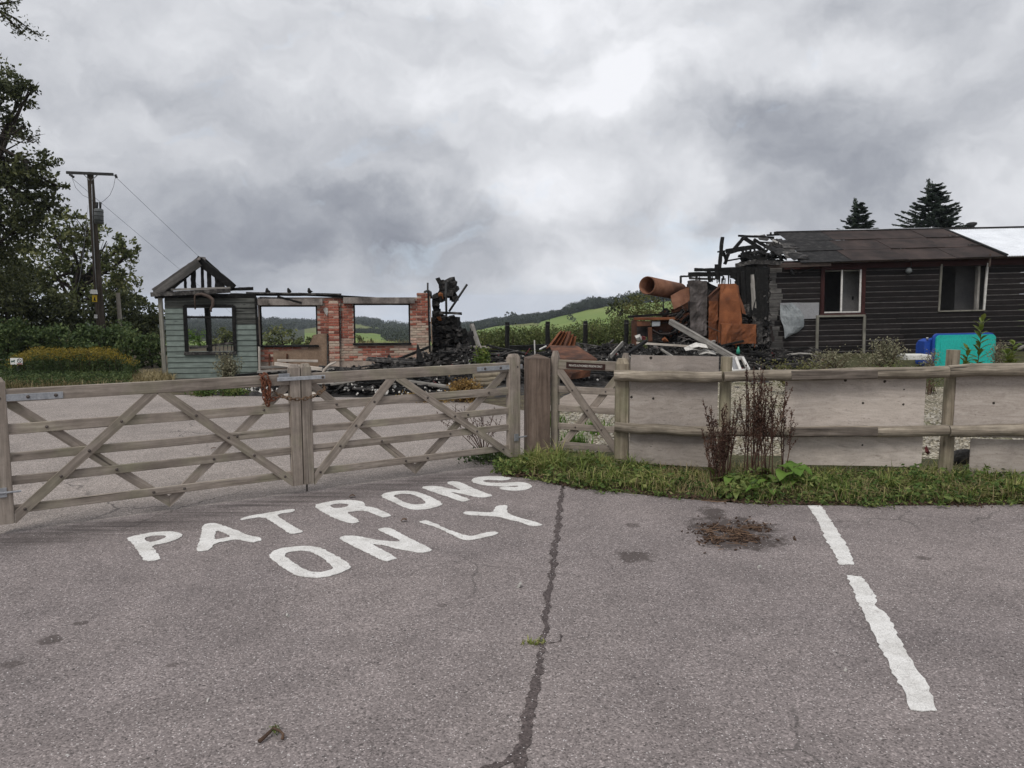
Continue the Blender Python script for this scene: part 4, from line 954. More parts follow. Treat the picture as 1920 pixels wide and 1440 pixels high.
bar('right_rafter', pt1(apx[0] - .06, apx[1] - .05, -.03), pt1(er[0] + .08, er[1] + .03, -.03), .11, .17, mt['char'], cab, seg=10, jit=.10)
bar('right_rafter', pt1(apx[0] - .02, apx[1] - .07, -.5), pt1(er[0] + .02, er[1] + .03, -.5), .08, .13, mt['char'], cab, seg=10, jit=.12)
for px, yt, w_ in ((348, 519, .05), (363, 506, .10), (380, 497, .06), (393, 506, .09), (409, 516, .12), (418, 528, .08)):
    bar('gable_stud', b1p(px, 542, -.06), b1p(px - 1, yt, -.06), w_, .07, mt['char'], cab, up=N1, seg=6, jit=.16)
bar('fascia', pt1(el[0] - .02, el[1] - .04, .16), b1p(432, 545, .16), .035, .10, mt['char_grey'], cab, seg=10, jit=.06)
bar('soffit', pt1(el[0] + .05, el[1] - .10, .06), b1p(425, 552, .06), .16, .03, mt['char'], cab, seg=6, jit=.05)
bar('tie_beam', pt1(el[0] + .4, el[1] + .07, .05), b1p(432, 540, .05), .06, .05, mt['ash_wood'], cab, seg=8, jit=.12)
bar('burnt_joist', b1p(415, 543, -.1), b1p(474, 541, -.1), .10, .07, mt['char'], cab, seg=10, jit=.18)
g0 = [(366, 580), (365, 558), (366, 553), (378, 551), (392, 556), (399, 562), (399, 572), (395, 580), (396, 585)]
rod('sagging_gutter', [b1p(x, y, .2) for x, y in g0], [.018, .02, .024, .034, .04, .04, .035, .025, .02], mt['gutter'], cab, 8)

# ---- brick wall
bw = -.10                                    # set back from the boards
def uvb(px, py): return uv1(px, py, bw)
bu0, bu1 = uvb(484, 600)[0], uvb(806, 600)[0]
w1 = (uvb(487, 600)[0], uvb(595, 600)[0], uvb(540, 650)[1], uvb(540, 573)[1])
w2 = (uvb(663, 600)[0], uvb(769, 600)[0], uvb(715, 646)[1], uvb(715, 570)[1])
topz = lambda u: uvb(640, 556)[1]
def wtop(u):
    px = 484 + (u - bu0) / (bu1 - bu0) * 322
    return uvb(px, 549 if px > 783 else 556)[1]
lin1 = (uvb(484, 0)[0] if False else uvb(485, 600)[0], uvb(606, 600)[0]); lin2 = (uvb(645, 600)[0], uvb(778, 600)[0])

CH, BL = .0605, .215
zt_ = uvb(640, 556)[1]
loops = [[(bu0, -.05), (bu1, -.05), (bu1, uvb(800, 549)[1]), (uvb(783, 600)[0], uvb(783, 549)[1]), (uvb(783, 600)[0], zt_ - .02), (bu0, zt_ - .02)],
         [(w1[0], w1[2]), (w1[0], w1[3]), (w1[1], w1[3]), (w1[1], w1[2])], [(w2[0], w2[2]), (w2[0], w2[3]), (w2[1], w2[3]), (w2[1], w2[2])]]
core = prism('brick_wall', loops, pt1(0, 0, bw - .012), U1, Z, .21, mt['mortar'], cab)
bme = {}
def brickmesh(m, L, k):
    key = (m.name, round(L, 2), k)
    if key not in bme:
        a, b, c, e = L / 2, .05, CH * .42, .006
        vs = []
        for y, q in ((-b, 0), (-b - .0, 0), (.0, e)):
            pass
        prof = [(b, a, c), (.006, a, c), (0, a - e, c - e)]
        for y, x_, z_ in prof: vs += [(sx * x_ + R.uniform(-.002, .002), -y if False else y, sz * z_ + R.uniform(-.0015, .0015)) for sx, sz in ((-1, -1), (1, -1), (1, 1), (-1, 1))]
        fs = []
        for i in (0, 4):
            for j in range(4): fs.append((i + j, i + (j + 1) % 4, i + 4 + (j + 1) % 4, i + 4 + j))
        fs.append((8, 9, 10, 11))
        me = bpy.data.meshes.new('brick'); me.from_pydata(vs, [], fs); me.materials.append(m); bme[key] = me
    return bme[key]
Mw = Matrix((U1, -N1, Z)).transposed().to_4x4()
zmin = .38; nbr = 0
def inside(u, z):
    if z > wtop(u) - CH * .6: return False
    for q in (w1, w2):
        if q[0] - .03 < u < q[1] + .03 and q[2] - .02 < z < q[3] + .02: return False
    for l in (lin1, lin2):
        if l[0] < u < l[1] and z > (w1[3] if l is lin1 else w2[3]) - .0: return False
    return True
row = 0; z = zmin
rend_a = (uvb(583, 600)[0], uvb(614, 600)[0], uvb(590, 626)[1])
while z < 2.1:
    x = bu0 + (.11 if row % 2 else 0)
    while x < bu1:
        uu = x + BL / 2; L = BL
        a, b = x + .004, x + BL - .004
        if b > bu1: b = bu1 + .004
        for q in (w1, w2):
            if q[2] - .02 < z < q[3] + .02:
                if a < q[0] < b: b = q[0]
                if a < q[1] < b: a = q[1]
        if b - a > .05 and inside((a + b) / 2, z) and not (rend_a[0] < uu < rend_a[1] - .03 and z < rend_a[2]):
            px = 484 + (uu - bu0) / (bu1 - bu0) * 322
            pale = (z < uvb(700, 633)[1] and (px > 640 and px < 668 or px > 735) and R.random() < .8) or (z < uvb(700, 612)[1] and px > 770 and R.random() < .75) or (z < uvb(640, 640)[1] and 615 < px < 640) or R.random() < .11
            m = R.choice(mt['brick_pale']) if pale else R.choices(mt['brick'], (5, 4, 2, 1.2))[0]
            M = Mw.copy(); M.translation = pt1((a + b) / 2, z, bw + R.uniform(-.005, .005))
            share('brick', brickmesh(m, b - a - .004, R.randrange(3)), core, M); nbr += 1
        x += BL + .004
    row += 1; z += CH
# pilaster in the middle of the wall
pa, pb = uvb(616, 600)[0], uvb(636, 600)[0]; zp1 = uvb(626, 567)[1]
z = zmin; row = 0
bar('pilaster_core', pt1((pa + pb) / 2, 0, bw + .034), pt1((pa + pb) / 2, zp1, bw + .034), pb - pa - .03, .06, mt['mortar'], cab, up=N1, c=.003)
while z < zp1:
    cut = [pa, pb] if row % 2 == 0 else [pa, (pa + pb) / 2, pb]
    for a, b in zip(cut, cut[1:]):
        m = R.choice(mt['brick_pale']) if (z < uvb(626, 640)[1] and R.random() < .7) or R.random() < .12 else R.choices(mt['brick'], (5, 3, 1, 1.5))[0]
        M = Mw.copy(); M.translation = pt1((a + b) / 2, z, bw + .075 + R.uniform(-.004, .004)); share('brick', brickmesh(m, b - a - .008, 1), core, M)
    row += 1; z += CH
prism('render_patch', [jag([(rend_a[0], .2), (rend_a[1] - .02, .2), (rend_a[1] - .02, rend_a[2]), (rend_a[0] + .05, rend_a[2] - .02), (rend_a[0] - .1, w1[2] - .06), (w1[0] + .28, w1[2] - .10), (w1[0] + .28, .2)], .1, .012)], pt1(0, 0, bw + .006), U1, Z, .03, mt['render'], cab)
for l, zz in ((lin1, w1[3]), (lin2, w2[3])):
    bar('lintel', pt1(l[0], zz + .085, bw + .005), pt1(l[1], zz + .085, bw + .005), .21, .15, mt['concrete'], cab, c=.006, seg=6, jit=.015)
for q in (w1, w2):
    fr = bar('window_frame', pt1(q[0] + .012, q[2] + .0, bw - .06), pt1(q[0] + .012, q[3], bw - .06), .045, .08, mt['char'], cab, up=N1, seg=8, jit=.12)
    bar('frame_bar', pt1(q[1] - .012, q[2], bw - .06), pt1(q[1] - .012, q[3], bw - .06), .045, .08, mt['char'], fr, up=N1, seg=8, jit=.12)
    bar('frame_bar', pt1(q[0], q[3] - .014, bw - .06), pt1(q[1], q[3] - .014, bw - .06), .08, .03, mt['char'], fr, seg=8, jit=.12)
    bar('frame_bar', pt1(q[0] - .02, q[2] + .015, bw - .02), pt1(q[1] + .02, q[2] + .015, bw - .02), .16, .045, mt['char'], fr, seg=8, jit=.1)
bar('wall_plate', b1p(432, 552, -.12), b1p(600, 553, -.12), .10, .055, mt['char'], cab, seg=12, jit=.14)
bar('wall_plate', b1p(560, 551, -.10), b1p(772, 564, -.10), .11, .06, mt['char'], cab, seg=14, jit=.12)
bar('wall_plate', b1p(462, 549, -.05), b1p(640, 552, -.05), .08, .04, mt['char_grey'], cab, seg=12, jit=.18)
bar('loose_board', b1p(487, 559, -.02), b1p(570, 562, -.02), .03, .07, mt['char_grey'], cab, seg=8, jit=.1)
bar('loose_board', b1p(520, 556, .0), b1p(566, 568, .0), .03, .05, mt['char'], cab, seg=6, jit=.15)
for px in (501, 541, 580):
    rod('plate_stub', [b1p(px + 3, 549, -.12), b1p(px, 545, -.12), b1p(px - 1, 540, -.12)], [.055, .045, .018], mt['char'], cab, 7, jit=.3)
for px, y0, y1 in ((505, 664, 690), (538, 663, 690), (614, 626, 690), (638.5, 564, 650)):
    bar('batten', b1p(px, y0, -.07), b1p(px, y1, -.07), .018 if px > 630 else .03, .03, mt['char_grey'] if px > 600 else mt['rust_b'], cab, up=N1, seg=4, jit=.2)
prism('plaster_flake', [[(0, 0), (.06, -.10), (.09, .0), (.08, .09), (.02, .11), (-.02, .06)]], b1p(608, 585, -.06), U1, Z, .02, mt['plaster'], cab)
bar('corner_pipe', b1p(806, 660, .0), b1p(803, 545, .0), .045, .06, mt['char'], cab, up=N1, seg=8, jit=.12)
bar('corner_pipe', b1p(810, 645, .02), b1p(806, 556, .02), .022, .03, mt['render'], cab, up=N1, seg=6, jit=.12)



# ================================================================== BURNT CHIMNEY STACK
D2 = 19.6
st = thing('burnt_chimney_stack', 'charred crumbling masonry stack with a round hole and bare iron poles', 'chimney', P(845, 700, D2))
core_rows = [(531, 823, 850), (541, 823, 853), (551, 825, 853), (560, 811, 853), (570, 811, 817), (580, 811, 818), (590, 811, 822), (598, 811, 848), (606, 811, 855), (614, 811, 856), (622, 811, 865), (630, 811, 874), (638, 811, 876), (646, 811, 878), (655, 811, 880), (664, 811, 882), (674, 811, 884), (684, 811, 886)]
hole = (838, 573, 15, 17)
def st2(l): return [(P(x, y, D2 + .08).x, P(x, y, D2 + .08).z) for x, y in l]
prism('core', [jag(st2([(812, 690), (811, 600), (811, 553), (823, 548), (823, 533), (836, 531), (852, 540), (853, 561), (836, 558), (826, 563), (821, 574), (824, 586), (833, 592), (850, 598), (856, 612), (866, 622), (876, 632), (882, 650), (886, 690)][::-1]), .05, .018)], (0, D2 + .08, 0), (1, 0, 0), (0, 0, 1), .22, mt['burnt_stone'], st)
for y, x0, x1 in core_rows:
    x = x0
    while x < x1:
        wpx = R.uniform(6, 13); 
        if math.hypot((x + wpx / 2 - hole[0]) / hole[2], (y - hole[1]) / hole[3]) > .92:
            c_ = P(x + wpx / 2, y + R.uniform(-2, 2), D2 + R.uniform(-.1, .1)); s_ = wpx / F * D2 * .62
            m = mt['burnt_orange'] if (abs(x - 828) < 4 and 545 < y < 552) or (abs(x - 822) < 4 and 596 < y < 600) else mt['burnt_stone']
            chunks('stone', [tuple(c_)], [[s_, R.uniform(.14, .22), R.uniform(.06, .085)]], m, st, tilt=.12, yaw=.12)
        x += wpx * .92
for (a, b, r) in (((802, 556), (802, 530), .022), ((837, 590), (836, 529), .028), ((842, 584), (876, 533), .028)):
    rod('iron_pole', [P(*a, D2 - .3), P(*b, D2 - .3)], r, mt['steel_dark'], st, 8)
bar('iron_shelf', P(824, 586, D2 - .25), P(866, 588, D2 - .25), .1, .06, mt['char_grey'], st, seg=6, jit=.2)
rod('bent_pipe', [P(796, 556, D2 - .3), P(797, 547, D2 - .3), P(802, 545, D2 - .3), P(807, 548, D2 - .3), P(808, 560, D2 - .3)], .035, mt['steel_dark'], st, 8)

# ================================================================== RUBBLE
def heapz(x, y):
    z = 0
    for cx, cy, rx, ry, h in ((-4.6, 16.4, 1.0, .9, .18), (-3.4, 16.6, 1.0, 1.0, .22), (-2.4, 17.2, 1.0, 1.2, .36), (-1.3, 18.4, 1.1, 1.4, .52), (.0, 18.8, 1.4, 1.4, .40), (1.6, 19.6, 1.5, 1.4, .46),
                              (2.8, 20.0, 1.2, 1.5, .50), (4.2, 19.8, 1.6, 1.5, .50), (5.4, 20.2, 1.4, 1.4, .42), (7.0, 21.6, 1.8, 1.0, .30), (-3.0, 15.3, 1.6, .6, .10)):
        z = max(z, h * math.exp(-((x - cx) / rx) ** 2 - ((y - cy) / ry) ** 2))
    return z
vs, fs = [], []; nx, ny = 120, 60
for i in range(nx):
    for j in range(ny):
        x, y = -6.2 + 15.5 * i / (nx - 1), 14.7 + 8.6 * j / (ny - 1)
        e = min(1, i / 6, (nx - 1 - i) / 6, j / 4, (ny - 1 - j) / 6); hz = heapz(x, y)
        vs.append((x, y, (hz * (1 + .6 * noise.noise(V((x * 2.2, y * 2.2, 0)))) + .05 * noise.noise(V((x * 9, y * 9, 2)))) * e - .03))
for i in range(nx - 1):
    for j in range(ny - 1): fs.append((i * ny + j, (i + 1) * ny + j, (i + 1) * ny + j + 1, i * ny + j + 1))
tag(mk('ash_heap', vs, fs, mat('ash_and_soot', (.012, .011, .011), (.035, .032, .030), 7, .95, .9, 30, c3=(.10, .095, .09), bd=.03, var=.0)), 'uneven black ash and soot spread over the burnt floor', 'ash', kind='stuff')
def scatter(n, cond=.06):
    out = []
    while len(out) < n:
        x, y = R.uniform(-6, 8.6), R.uniform(14.9, 22.8); h = heapz(x, y)
        if R.random() < h * 2.2 + cond * .3 and h > .04: out.append((x, y, h * (1 + .6 * noise.noise(V((x * 2.2, y * 2.2, 0))))))
    return out
pts = scatter(4600); tag(chunks('charcoal_rubble', [(x, y, z + R.uniform(0, .07)) for x, y, z in pts], [[R.uniform(.03, .20), R.uniform(.02, .07), R.uniform(.010, .032)] for _ in pts], mt['burnt_stone'], tilt=.3), 'broken charcoal and burnt debris covering the ruin floor', 'rubble', kind='stuff')
pts = scatter(1300); tag(chunks('ash_rubble', [(x, y, z + R.uniform(.02, .09)) for x, y, z in pts], [[R.uniform(.03, .2), R.uniform(.015, .05), R.uniform(.006, .02)] for _ in pts], mt['char_grey'], tilt=.3), 'grey ashy fragments lying over the black debris', 'rubble', kind='stuff')
C = []; S = []
for cx, cy, sx_, sy_, n_ in ((-2.2, 15.0, .5, .22, 110), (-3.6, 15.2, .9, .3, 50), (-1.4, 16.8, .8, .8, 70), (2.3, 19.2, .9, .8, 90), (4.3, 19.0, 1.2, .6, 60), (-.2, 18.3, 1., .8, 40), (-4.9, 15.2, .5, .2, 24)):
    for _ in range(n_):
        x, y = R.gauss(cx, sx_), R.gauss(cy, sy_); C.append((x, y, heapz(x, y) * 1.1 + R.uniform(.02, .07))); S.append(R.uniform(.008, .034) if R.random() < .88 else R.uniform(.02, .045))
tag(chunks('plaster_rubble', C, S, mt['plaster']), 'white lumps of plaster and broken glass among the debris', 'rubble', kind='stuff')
pts = scatter(70); tag(chunks('red_rubble', [(x, y, z + .06) for x, y, z in pts], [R.uniform(.03, .07) for _ in pts], mt['dark_red']), 'dull red fragments of brick and tile among the debris', 'rubble', kind='stuff')
# long timbers
def heapbeam(x, y, L, th, w_, h, m, dz=.05, pitch=0.):
    c_ = V((x, y, heapz(x, y) * 1.1 + dz)); d = V((math.cos(th) * math.cos(pitch), math.sin(th) * math.cos(pitch), math.sin(pitch))) * L / 2
    return bar('charred_timber', c_ - d, c_ + d, w_, h, m, None, seg=8, jit=.12, c=.008)
zones = [('charred timber lying in the heap before the brick wall', 'timbers before the brick wall', (-5.2, -1.6, 15.3, 17.2), 46),
         ('charred timber lying before the hedge in the ruin', 'timbers in the middle of the ruin', (-1.3, 2.6, 17.2, 20.5), 44),
         ('charred timber around the feet of the rusted cabinets', 'timbers around the rusted cabinets', (2.7, 7.6, 18.8, 21.2), 46),
         ('flat charred board at the yard edge behind the right gate', 'boards at the yard edge', (-4.3, -1.2, 14.85, 15.7), 30)]
for lb, gp_, (xa, xb, ya, yb), n_ in zones:
    for _ in range(n_):
        mn = R.choices(('char', 'char_grey', 'ash_wood', 'pale_plank'), (6, 3, 1.1, .25))[0]; m = mt[mn]; Lb = R.uniform(.5, 2.0)
        o = heapbeam(R.uniform(xa, xb), R.uniform(ya, yb), Lb, R.gauss(0, .55), R.uniform(.04, .11), R.uniform(.025, .07), m, R.uniform(.03, .14), R.gauss(0, .10))
        tag(o, ('long ' if Lb > 1.25 else 'short ') + {'char': 'black ', 'char_grey': 'sooty grey ', 'ash_wood': 'ashen ', 'pale_plank': 'pale half-'}[mn] + lb, 'timber', gp_)
def sp_bar(name, a, b, Ya, Yb, w_, h, m, label, cat='timber', seg=8, jit=.08, taper=1.):
    o = bar(name, P(*a, Ya), P(*b, Yb), w_, h, mt[m], None, seg=seg, jit=jit, taper=taper); tag(o, label, cat); return o
sp_bar('leaning_timber', (788, 680), (783, 646), 16.6, 16.7, .16, .12, 'char', 'upright charred spike standing in front of the brick wall', taper=.15)
sp_bar('leaning_timber', (706, 690), (806, 650), 17.0, 17.6, .05, .06, 'char', 'long thin charred pole sloping up across the brick wall foot')
sp_bar('pale_plank', (515, 682), (604, 692), 15.6, 15.4, .03, .07, 'pale_plank', 'pale slanting plank behind the meeting gate stiles', 'plank', 4, .03)
sp_bar('pale_plank', (520, 676), (596, 677), 16.1, 16.1, .03, .05, 'pale_plank', 'level grey batten topping the pile behind the gate stiles', 'plank', 4, .03)
sp_bar('pale_plank', (490, 689), (540, 687), 15.9, 15.9, .03, .05, 'ash_wood', 'short grey plank beside the cabin corner', 'plank', 4, .05)
o = rod('curved_rail', [P(x, y, 15.2) for x, y in ((603, 705), (608, 694), (618, 684), (630, 679))], [.028, .028, .024, .016], mt['pale_plank'], None, 8); tag(o, 'pale curved rail arching out of the debris beside the gate stiles', 'rail')
sp_bar('scaffold_plank', (1257, 603), (1384, 676), 19.4, 17.4, .10, .13, 'ash_wood', 'long weathered beam sloping down across the rusted cabinets', 'beam', 12, .05)
sp_bar('white_pole', (1193, 643), (1335, 652), 18.6, 18.4, .05, .05, 'pale_plank', 'long pale pole lying level before the rusted cabinets', 'pole', 4, .03)
sp_bar('burnt_pole', (1165, 672), (1210, 640), 17.2, 18.4, .09, .07, 'char', 'charred pole leaning up behind the small gate')
sp_bar('burnt_pole', (1240, 655), (1268, 673), 17.6, 17.2, .05, .04, 'ash_wood', 'short grey batten sloping down below the pale pole', 'plank')
sp_bar('burnt_beam', (955, 653), (1032, 650), 20.2, 20.4, .14, .13, 'char', 'heavy charred beam lying before the hedge')
sp_bar('burnt_beam', (880, 650), (925, 651), 20.2, 20.2, .05, .05, 'pale_plank', 'pale burnt batten lying at the foot of the stack', 'plank')
sp_bar('white_stake', (1003, 668), (1002, 638), 18.6, 18.6, .03, .03, 'white_frame', 'thin white stake standing in the debris behind the brown post', 'stake', 2, .02)
sp_bar('red_strip', (985, 665), (994, 653), 18.4, 18.4, .05, .02, 'dark_red', 'short dark red strip beside the white stake', 'strip', 2, .05)
sp_bar('white_strip', (1012, 655), (1024, 649), 18.4, 18.6, .03, .03, 'white_frame', 'short white strip lying against the rusty sheet', 'strip', 2, .05)
sp_bar('grey_plank', (1145, 668), (1168, 643), 17.6, 18.2, .03, .10, 'ash_wood', 'grey curved slat leaning on the charred pole', 'plank')
# crates and logs behind the right gate
for i, (y, w_) in enumerate(((704, .10), (712, .10), (720, .11))):
    o = log('stacked_log', P(888, y, 14.2), P(936, y - 2, 14.4), .055, .055, mt['post'], None, 12, 4, .004); tag(o, ('top', 'middle', 'bottom')[i] + ' pale round log of the stack behind the right gate', 'log', 'logs behind the right gate')
# roof sheets bent and rusted
def sheet(name, pts, m, label, cat='sheet', thick=.012, corr=0., parent=None):
    """bent plate through the given 3-D outline rows: list of rows of points"""
    nr, nc = len(pts), len(pts[0]); vs = [V(p) for r in pts for p in r]; fs = []
    for i in range(nr - 1):
        for j in range(nc - 1): fs.append((i * nc + j, i * nc + j + 1, (i + 1) * nc + j + 1, (i + 1) * nc + j))
    o = mk(name, vs, fs, mt[m], parent)
    md = o.modifiers.new('thickness', 'SOLIDIFY'); md.thickness = thick
    if label: tag(o, label, cat)
    return o
rows = []
for t_ in range(2):
    r = []
    for k in range(13):
        s = k / 12
        a = P(1025 + 55 * s, 652 - 2 * s, 18.6 + .5 * s); b = P(1050 + 32 * s, 620 + 14 * s * s, 18.9 + .5 * s)
        off = V((.02, -.06, .03)) * (1 if k % 2 else -1)
        r.append((a if t_ == 0 else b) + off)
    rows.append(r)
sheet('corrugated_sheet', rows, 'rust', 'orange rusted corrugated sheet standing on edge behind the small gate')
sp_bar('iron_angle', (1058, 652), (1069, 622), 18.3, 18.5, .07, .05, 'rust_b', 'dark rusted iron angle leaning on the corrugated sheet', 'angle iron', 2, .02)
A = lambda x, y, d: P(x, y, d)
sheet('folded_plate', [[A(1030, 648, 17.6), A(1060, 649, 17.6), A(1082, 649, 17.7)], [A(1040, 672, 16.3), A(1075, 674, 16.2), A(1120, 674, 16.4)], [A(1047, 692, 16.1), A(1072, 701, 15.9), A(1108, 690, 16.2)], [A(1056, 702, 16.0), A(1068, 712, 15.9), A(1105, 706, 16.2)]],
      'rust_b', 'folded brown rusted plate seen over and through the small gate', 'plate')

# ================================================================== RUSTED BOILER PLANT
D3 = 20.8
def box8(name, front, depth, m, label=None, cat=None, parent=None, dirv_=V((.12, 1, 0)), open_=None):
    """plate box from four front corner points, running back"""
    f = [V(p) for p in front]; b = [p + dirv_ * depth for p in f]; vs = f + b
    fs = [(0, 1, 2, 3), (7, 6, 5, 4), (0, 4, 5, 1), (1, 5, 6, 2), (2, 6, 7, 3), (3, 7, 4, 0)]
    o = mk(name, vs, fs, mt[m], parent)
    bv = o.modifiers.new('edge', 'BEVEL'); bv.width = .012; bv.segments = 2
    if label: tag(o, label, cat)
    return o
q = lambda x, y, o=0.: P(1180 + x / 6.857, 500 + y / 6.857, D3 + o)
def dented(name, c4, m, parent, nx=9, ny=14, amp=.05, seed=0.):
    rows_ = []
    for j in range(ny + 1):
        t_ = j / ny; l_, r_ = V(c4[0]).lerp(V(c4[3]), t_), V(c4[1]).lerp(V(c4[2]), t_)
        rows_.append([l_.lerp(r_, i / nx) + V((0, -.006 - amp * max(-.1, noise.noise(V((i * .42 + seed, j * .31, seed)))) - .4 * amp * noise.noise(V((i * .9, j * .8 + seed, 3))), 0)) + (V((R.uniform(-.012, .012), 0, R.uniform(-.012, .012))) if i in (0, nx) or j in (0, ny) else V()) for i in range(nx + 1)])
    return sheet(name, rows_, m, None, parent=parent, thick=.008)
# duct
ax0, ax1 = q(228, 240, -.6), q(640, 320, .9)
d_ = (ax1 - ax0).normalized(); rr = .235
duct = thing('rusty_duct', 'big open ended rusty pipe pointing out of the wrecked boiler', 'pipe', ax1)
vs, fs = [], []; n = 28
a_ = Z.cross(d_).normalized(); b_ = d_.cross(a_)
for r_, s_ in ((rr, 0), (rr, 1), (rr - .02, 1), (rr - .02, 0)):
    c_ = ax0.lerp(ax1, s_)
    vs += [c_ + (a_ * math.cos(2 * math.pi * k / n) + b_ * math.sin(2 * math.pi * k / n)) * r_ for k in range(n)]
for i in range(4):
    for k in range(n): fs.append((i * n + k, i * n + (k + 1) % n, ((i + 1) % 4) * n + (k + 1) % n, ((i + 1) % 4) * n + k))
mk('pipe', vs, fs, mt['rust_p'], duct, smooth=True)
bar('bracket', q(435, 400, .1), q(437, 600, .1), .03, .03, mt['steel_dark'], duct, seg=2)
sheet('hood_plate', [[q(530, 375, -.1), q(660, 300, .1), q(790, 260, .2)], [q(545, 470, -.2), q(680, 420, 0), q(790, 390, .1)], [q(570, 550, -.25), q(690, 490, -.05), q(795, 425, .05)]], 'rust_p', 'crumpled rusty hood plate below the big pipe', 'plate')
scb = thing('sooty_cabinet', 'tall soot grey steel cabinet between the pipe and orange casing', 'cabinet', q(890, 890))
box8('carcass', [q(790, 880), q(985, 890), q(1000, 185), q(775, 175)], .55, 'sooted', parent=scb)
dented('buckled_front', [q(786, 884, -.02), q(990, 892, -.02), q(1004, 182, -.02), q(772, 172, -.02)], 'sooted', scb, 8, 18, .06, 2.)
box8('rear_panel', [q(560, 600, .7), q(790, 610, .7), q(790, 250, .7), q(640, 270, .7)], .1, 'rust_b', 'brown rusted panel behind the hood plate', 'panel')
oc = thing('orange_casing', 'tall tapered orange rusted boiler casing', 'boiler', q(1290, 1000))
box8('casing', [q(1135, 1000, -.1), q(1440, 1005, -.1), q(1380, 225, .1), q(1170, 220, .1)], .5, 'rust', parent=oc)
sheet('front_skin', [[q(1150, 980, -.14), q(1300, 990, -.17), q(1445, 735, -.14)], [q(1155, 700, -.14), q(1290, 690, -.19), q(1450, 690, -.14)], [q(1165, 450, -.1), q(1290, 430, -.15), q(1420, 450, -.1)], [q(1180, 218, .04), q(1280, 222, .02), q(1365, 216, .04)]], 'rust', None, parent=oc, thick=.01)
dented('buckled_front', [q(1150, 990, -.16), q(1440, 760, -.16), q(1372, 228, .02), q(1174, 222, .02)], 'rust', oc, 9, 18, .07, 9.)
sheet('flap', [[q(1020, 380, -.1), q(1165, 255, -.02)], [q(1030, 430, -.05), q(1160, 300, .05)]], 'rust_b', None, parent=oc)
sheet('torn_edge', [[q(1395, 240, .2), q(1410, 360, .15), q(1470, 520, .1), q(1495, 615, .1)], [q(1375, 240, .1), q(1385, 380, 0), q(1440, 540, -.02), q(1450, 600, -.05)]], 'rust', None, parent=oc)
sca = thing('side_casing', 'narrow orange rusted casing left of the tall one', 'boiler', q(1075, 960))
box8('carcass', [q(1020, 960), q(1125, 960), q(1140, 450), q(1025, 440)], .4, 'rust_b', parent=sca)
dented('buckled_front', [q(1018, 962, -.02), q(1128, 962, -.02), q(1142, 446, -.02), q(1022, 438, -.02)], 'rust', sca, 5, 14, .05, 13.)
box8('side_hood', [q(1020, 450, .1), q(1140, 460, .1), q(1170, 250, .2), q(1020, 390, .2)], .4, 'rust_b', 'sloping dark rusted hood above the narrow casing', 'hood')
fb = thing('orange_box', 'low dented orange rusted box at the foot of the tall casing', 'box', q(1400, 1000, -.4))
box8('body', [q(1185, 1000, -.45), q(1625, 985, -.45), q(1625, 745, -.45), q(1185, 735, -.45)], .4, 'rust', parent=fb)
dented('buckled_front', [q(1300, 1000, -.47), q(1632, 986, -.47), q(1630, 742, -.47), q(1300, 738, -.47)], 'rust', fb, 10, 8, .05, 5.)
sheet('dented_corner', [[q(1180, 1005, -.47), q(1240, 1010, -.52), q(1305, 1005, -.48)], [q(1185, 870, -.47), q(1250, 860, -.58), q(1310, 860, -.47)], [q(1190, 735, -.47), q(1240, 755, -.50), q(1310, 745, -.47)]], 'rust', None, parent=fb)
for x in (1370, 1610): bar('leg', q(x, 985, -.42), q(x, 1035, -.42), .03, .03, mt['rust'], fb)
# burnt stove / bench left of it
so = thing('burnt_range', 'brown rusted kitchen range with an empty oven opening', 'stove', q(300, 1000, -.3))
for a, b, w_, h in (((60, 1010), (60, 690), .13, .1), ((270, 960), (262, 780), .1, .08)): bar('leg', q(*a, -.3), q(*b, -.3), w_, h, mt['rust_b'], so, up=V((0, -1, 0)), seg=3, jit=.05)
box8('top', [q(60, 690, -.35), q(590, 685, -.35), q(590, 655, -.35), q(60, 655, -.35)], .6, 'rust', parent=so)
box8('apron', [q(75, 770, -.32), q(270, 765, -.32), q(280, 700, -.32), q(75, 700, -.32)], .05, 'rust_b', parent=so)
box8('oven_back', [q(90, 900, .2), q(280, 900, .2), q(280, 760, .2), q(90, 760, .2)], .05, 'sooted', parent=so)
box8('side_panel', [q(290, 770, -.3), q(395, 765, -.3), q(400, 705, -.3), q(290, 705, -.3)], .03, 'tarp', parent=so)
box8('rear', [q(280, 870, .25), q(600, 870, .25), q(600, 690, .25), q(280, 690, .25)], .05, 'rust_b', parent=so)
o = sheet('sagging_tray', [[q(300, 810, -.35), q(400, 860, -.35), q(500, 860, -.35), q(600, 820, -.35)], [q(300, 830, -.2), q(400, 885, -.2), q(500, 885, -.2), q(600, 840, -.2)]], 'sooted', 'sagging sooty tray hanging in front of the range', 'tray')
sp_bar('top_beam', (1178, 594), (1262, 588), 20.6, 20.8, .07, .06, 'char', 'charred beam laid along the top of the range')
for i in range(16):
    x, y = R.uniform(600, 780), R.uniform(640, 980); o = bar('charred_lath', q(x - R.uniform(30, 90), y + R.uniform(40, 120), .1), q(x + R.uniform(10, 60), y - R.uniform(20, 80), .2), .05, .04, mt[R.choice(('char', 'char_grey', 'rust_b'))], None, seg=5, jit=.15)
    tag(o, 'charred lath tumbled between the range and the sooty cabinet', 'timber', 'laths beside the sooty cabinet')
wr = thing('wreck_panel', 'dark burnt partition wreck behind the range and cabinets', 'panel', q(900, 1000, 1.1))
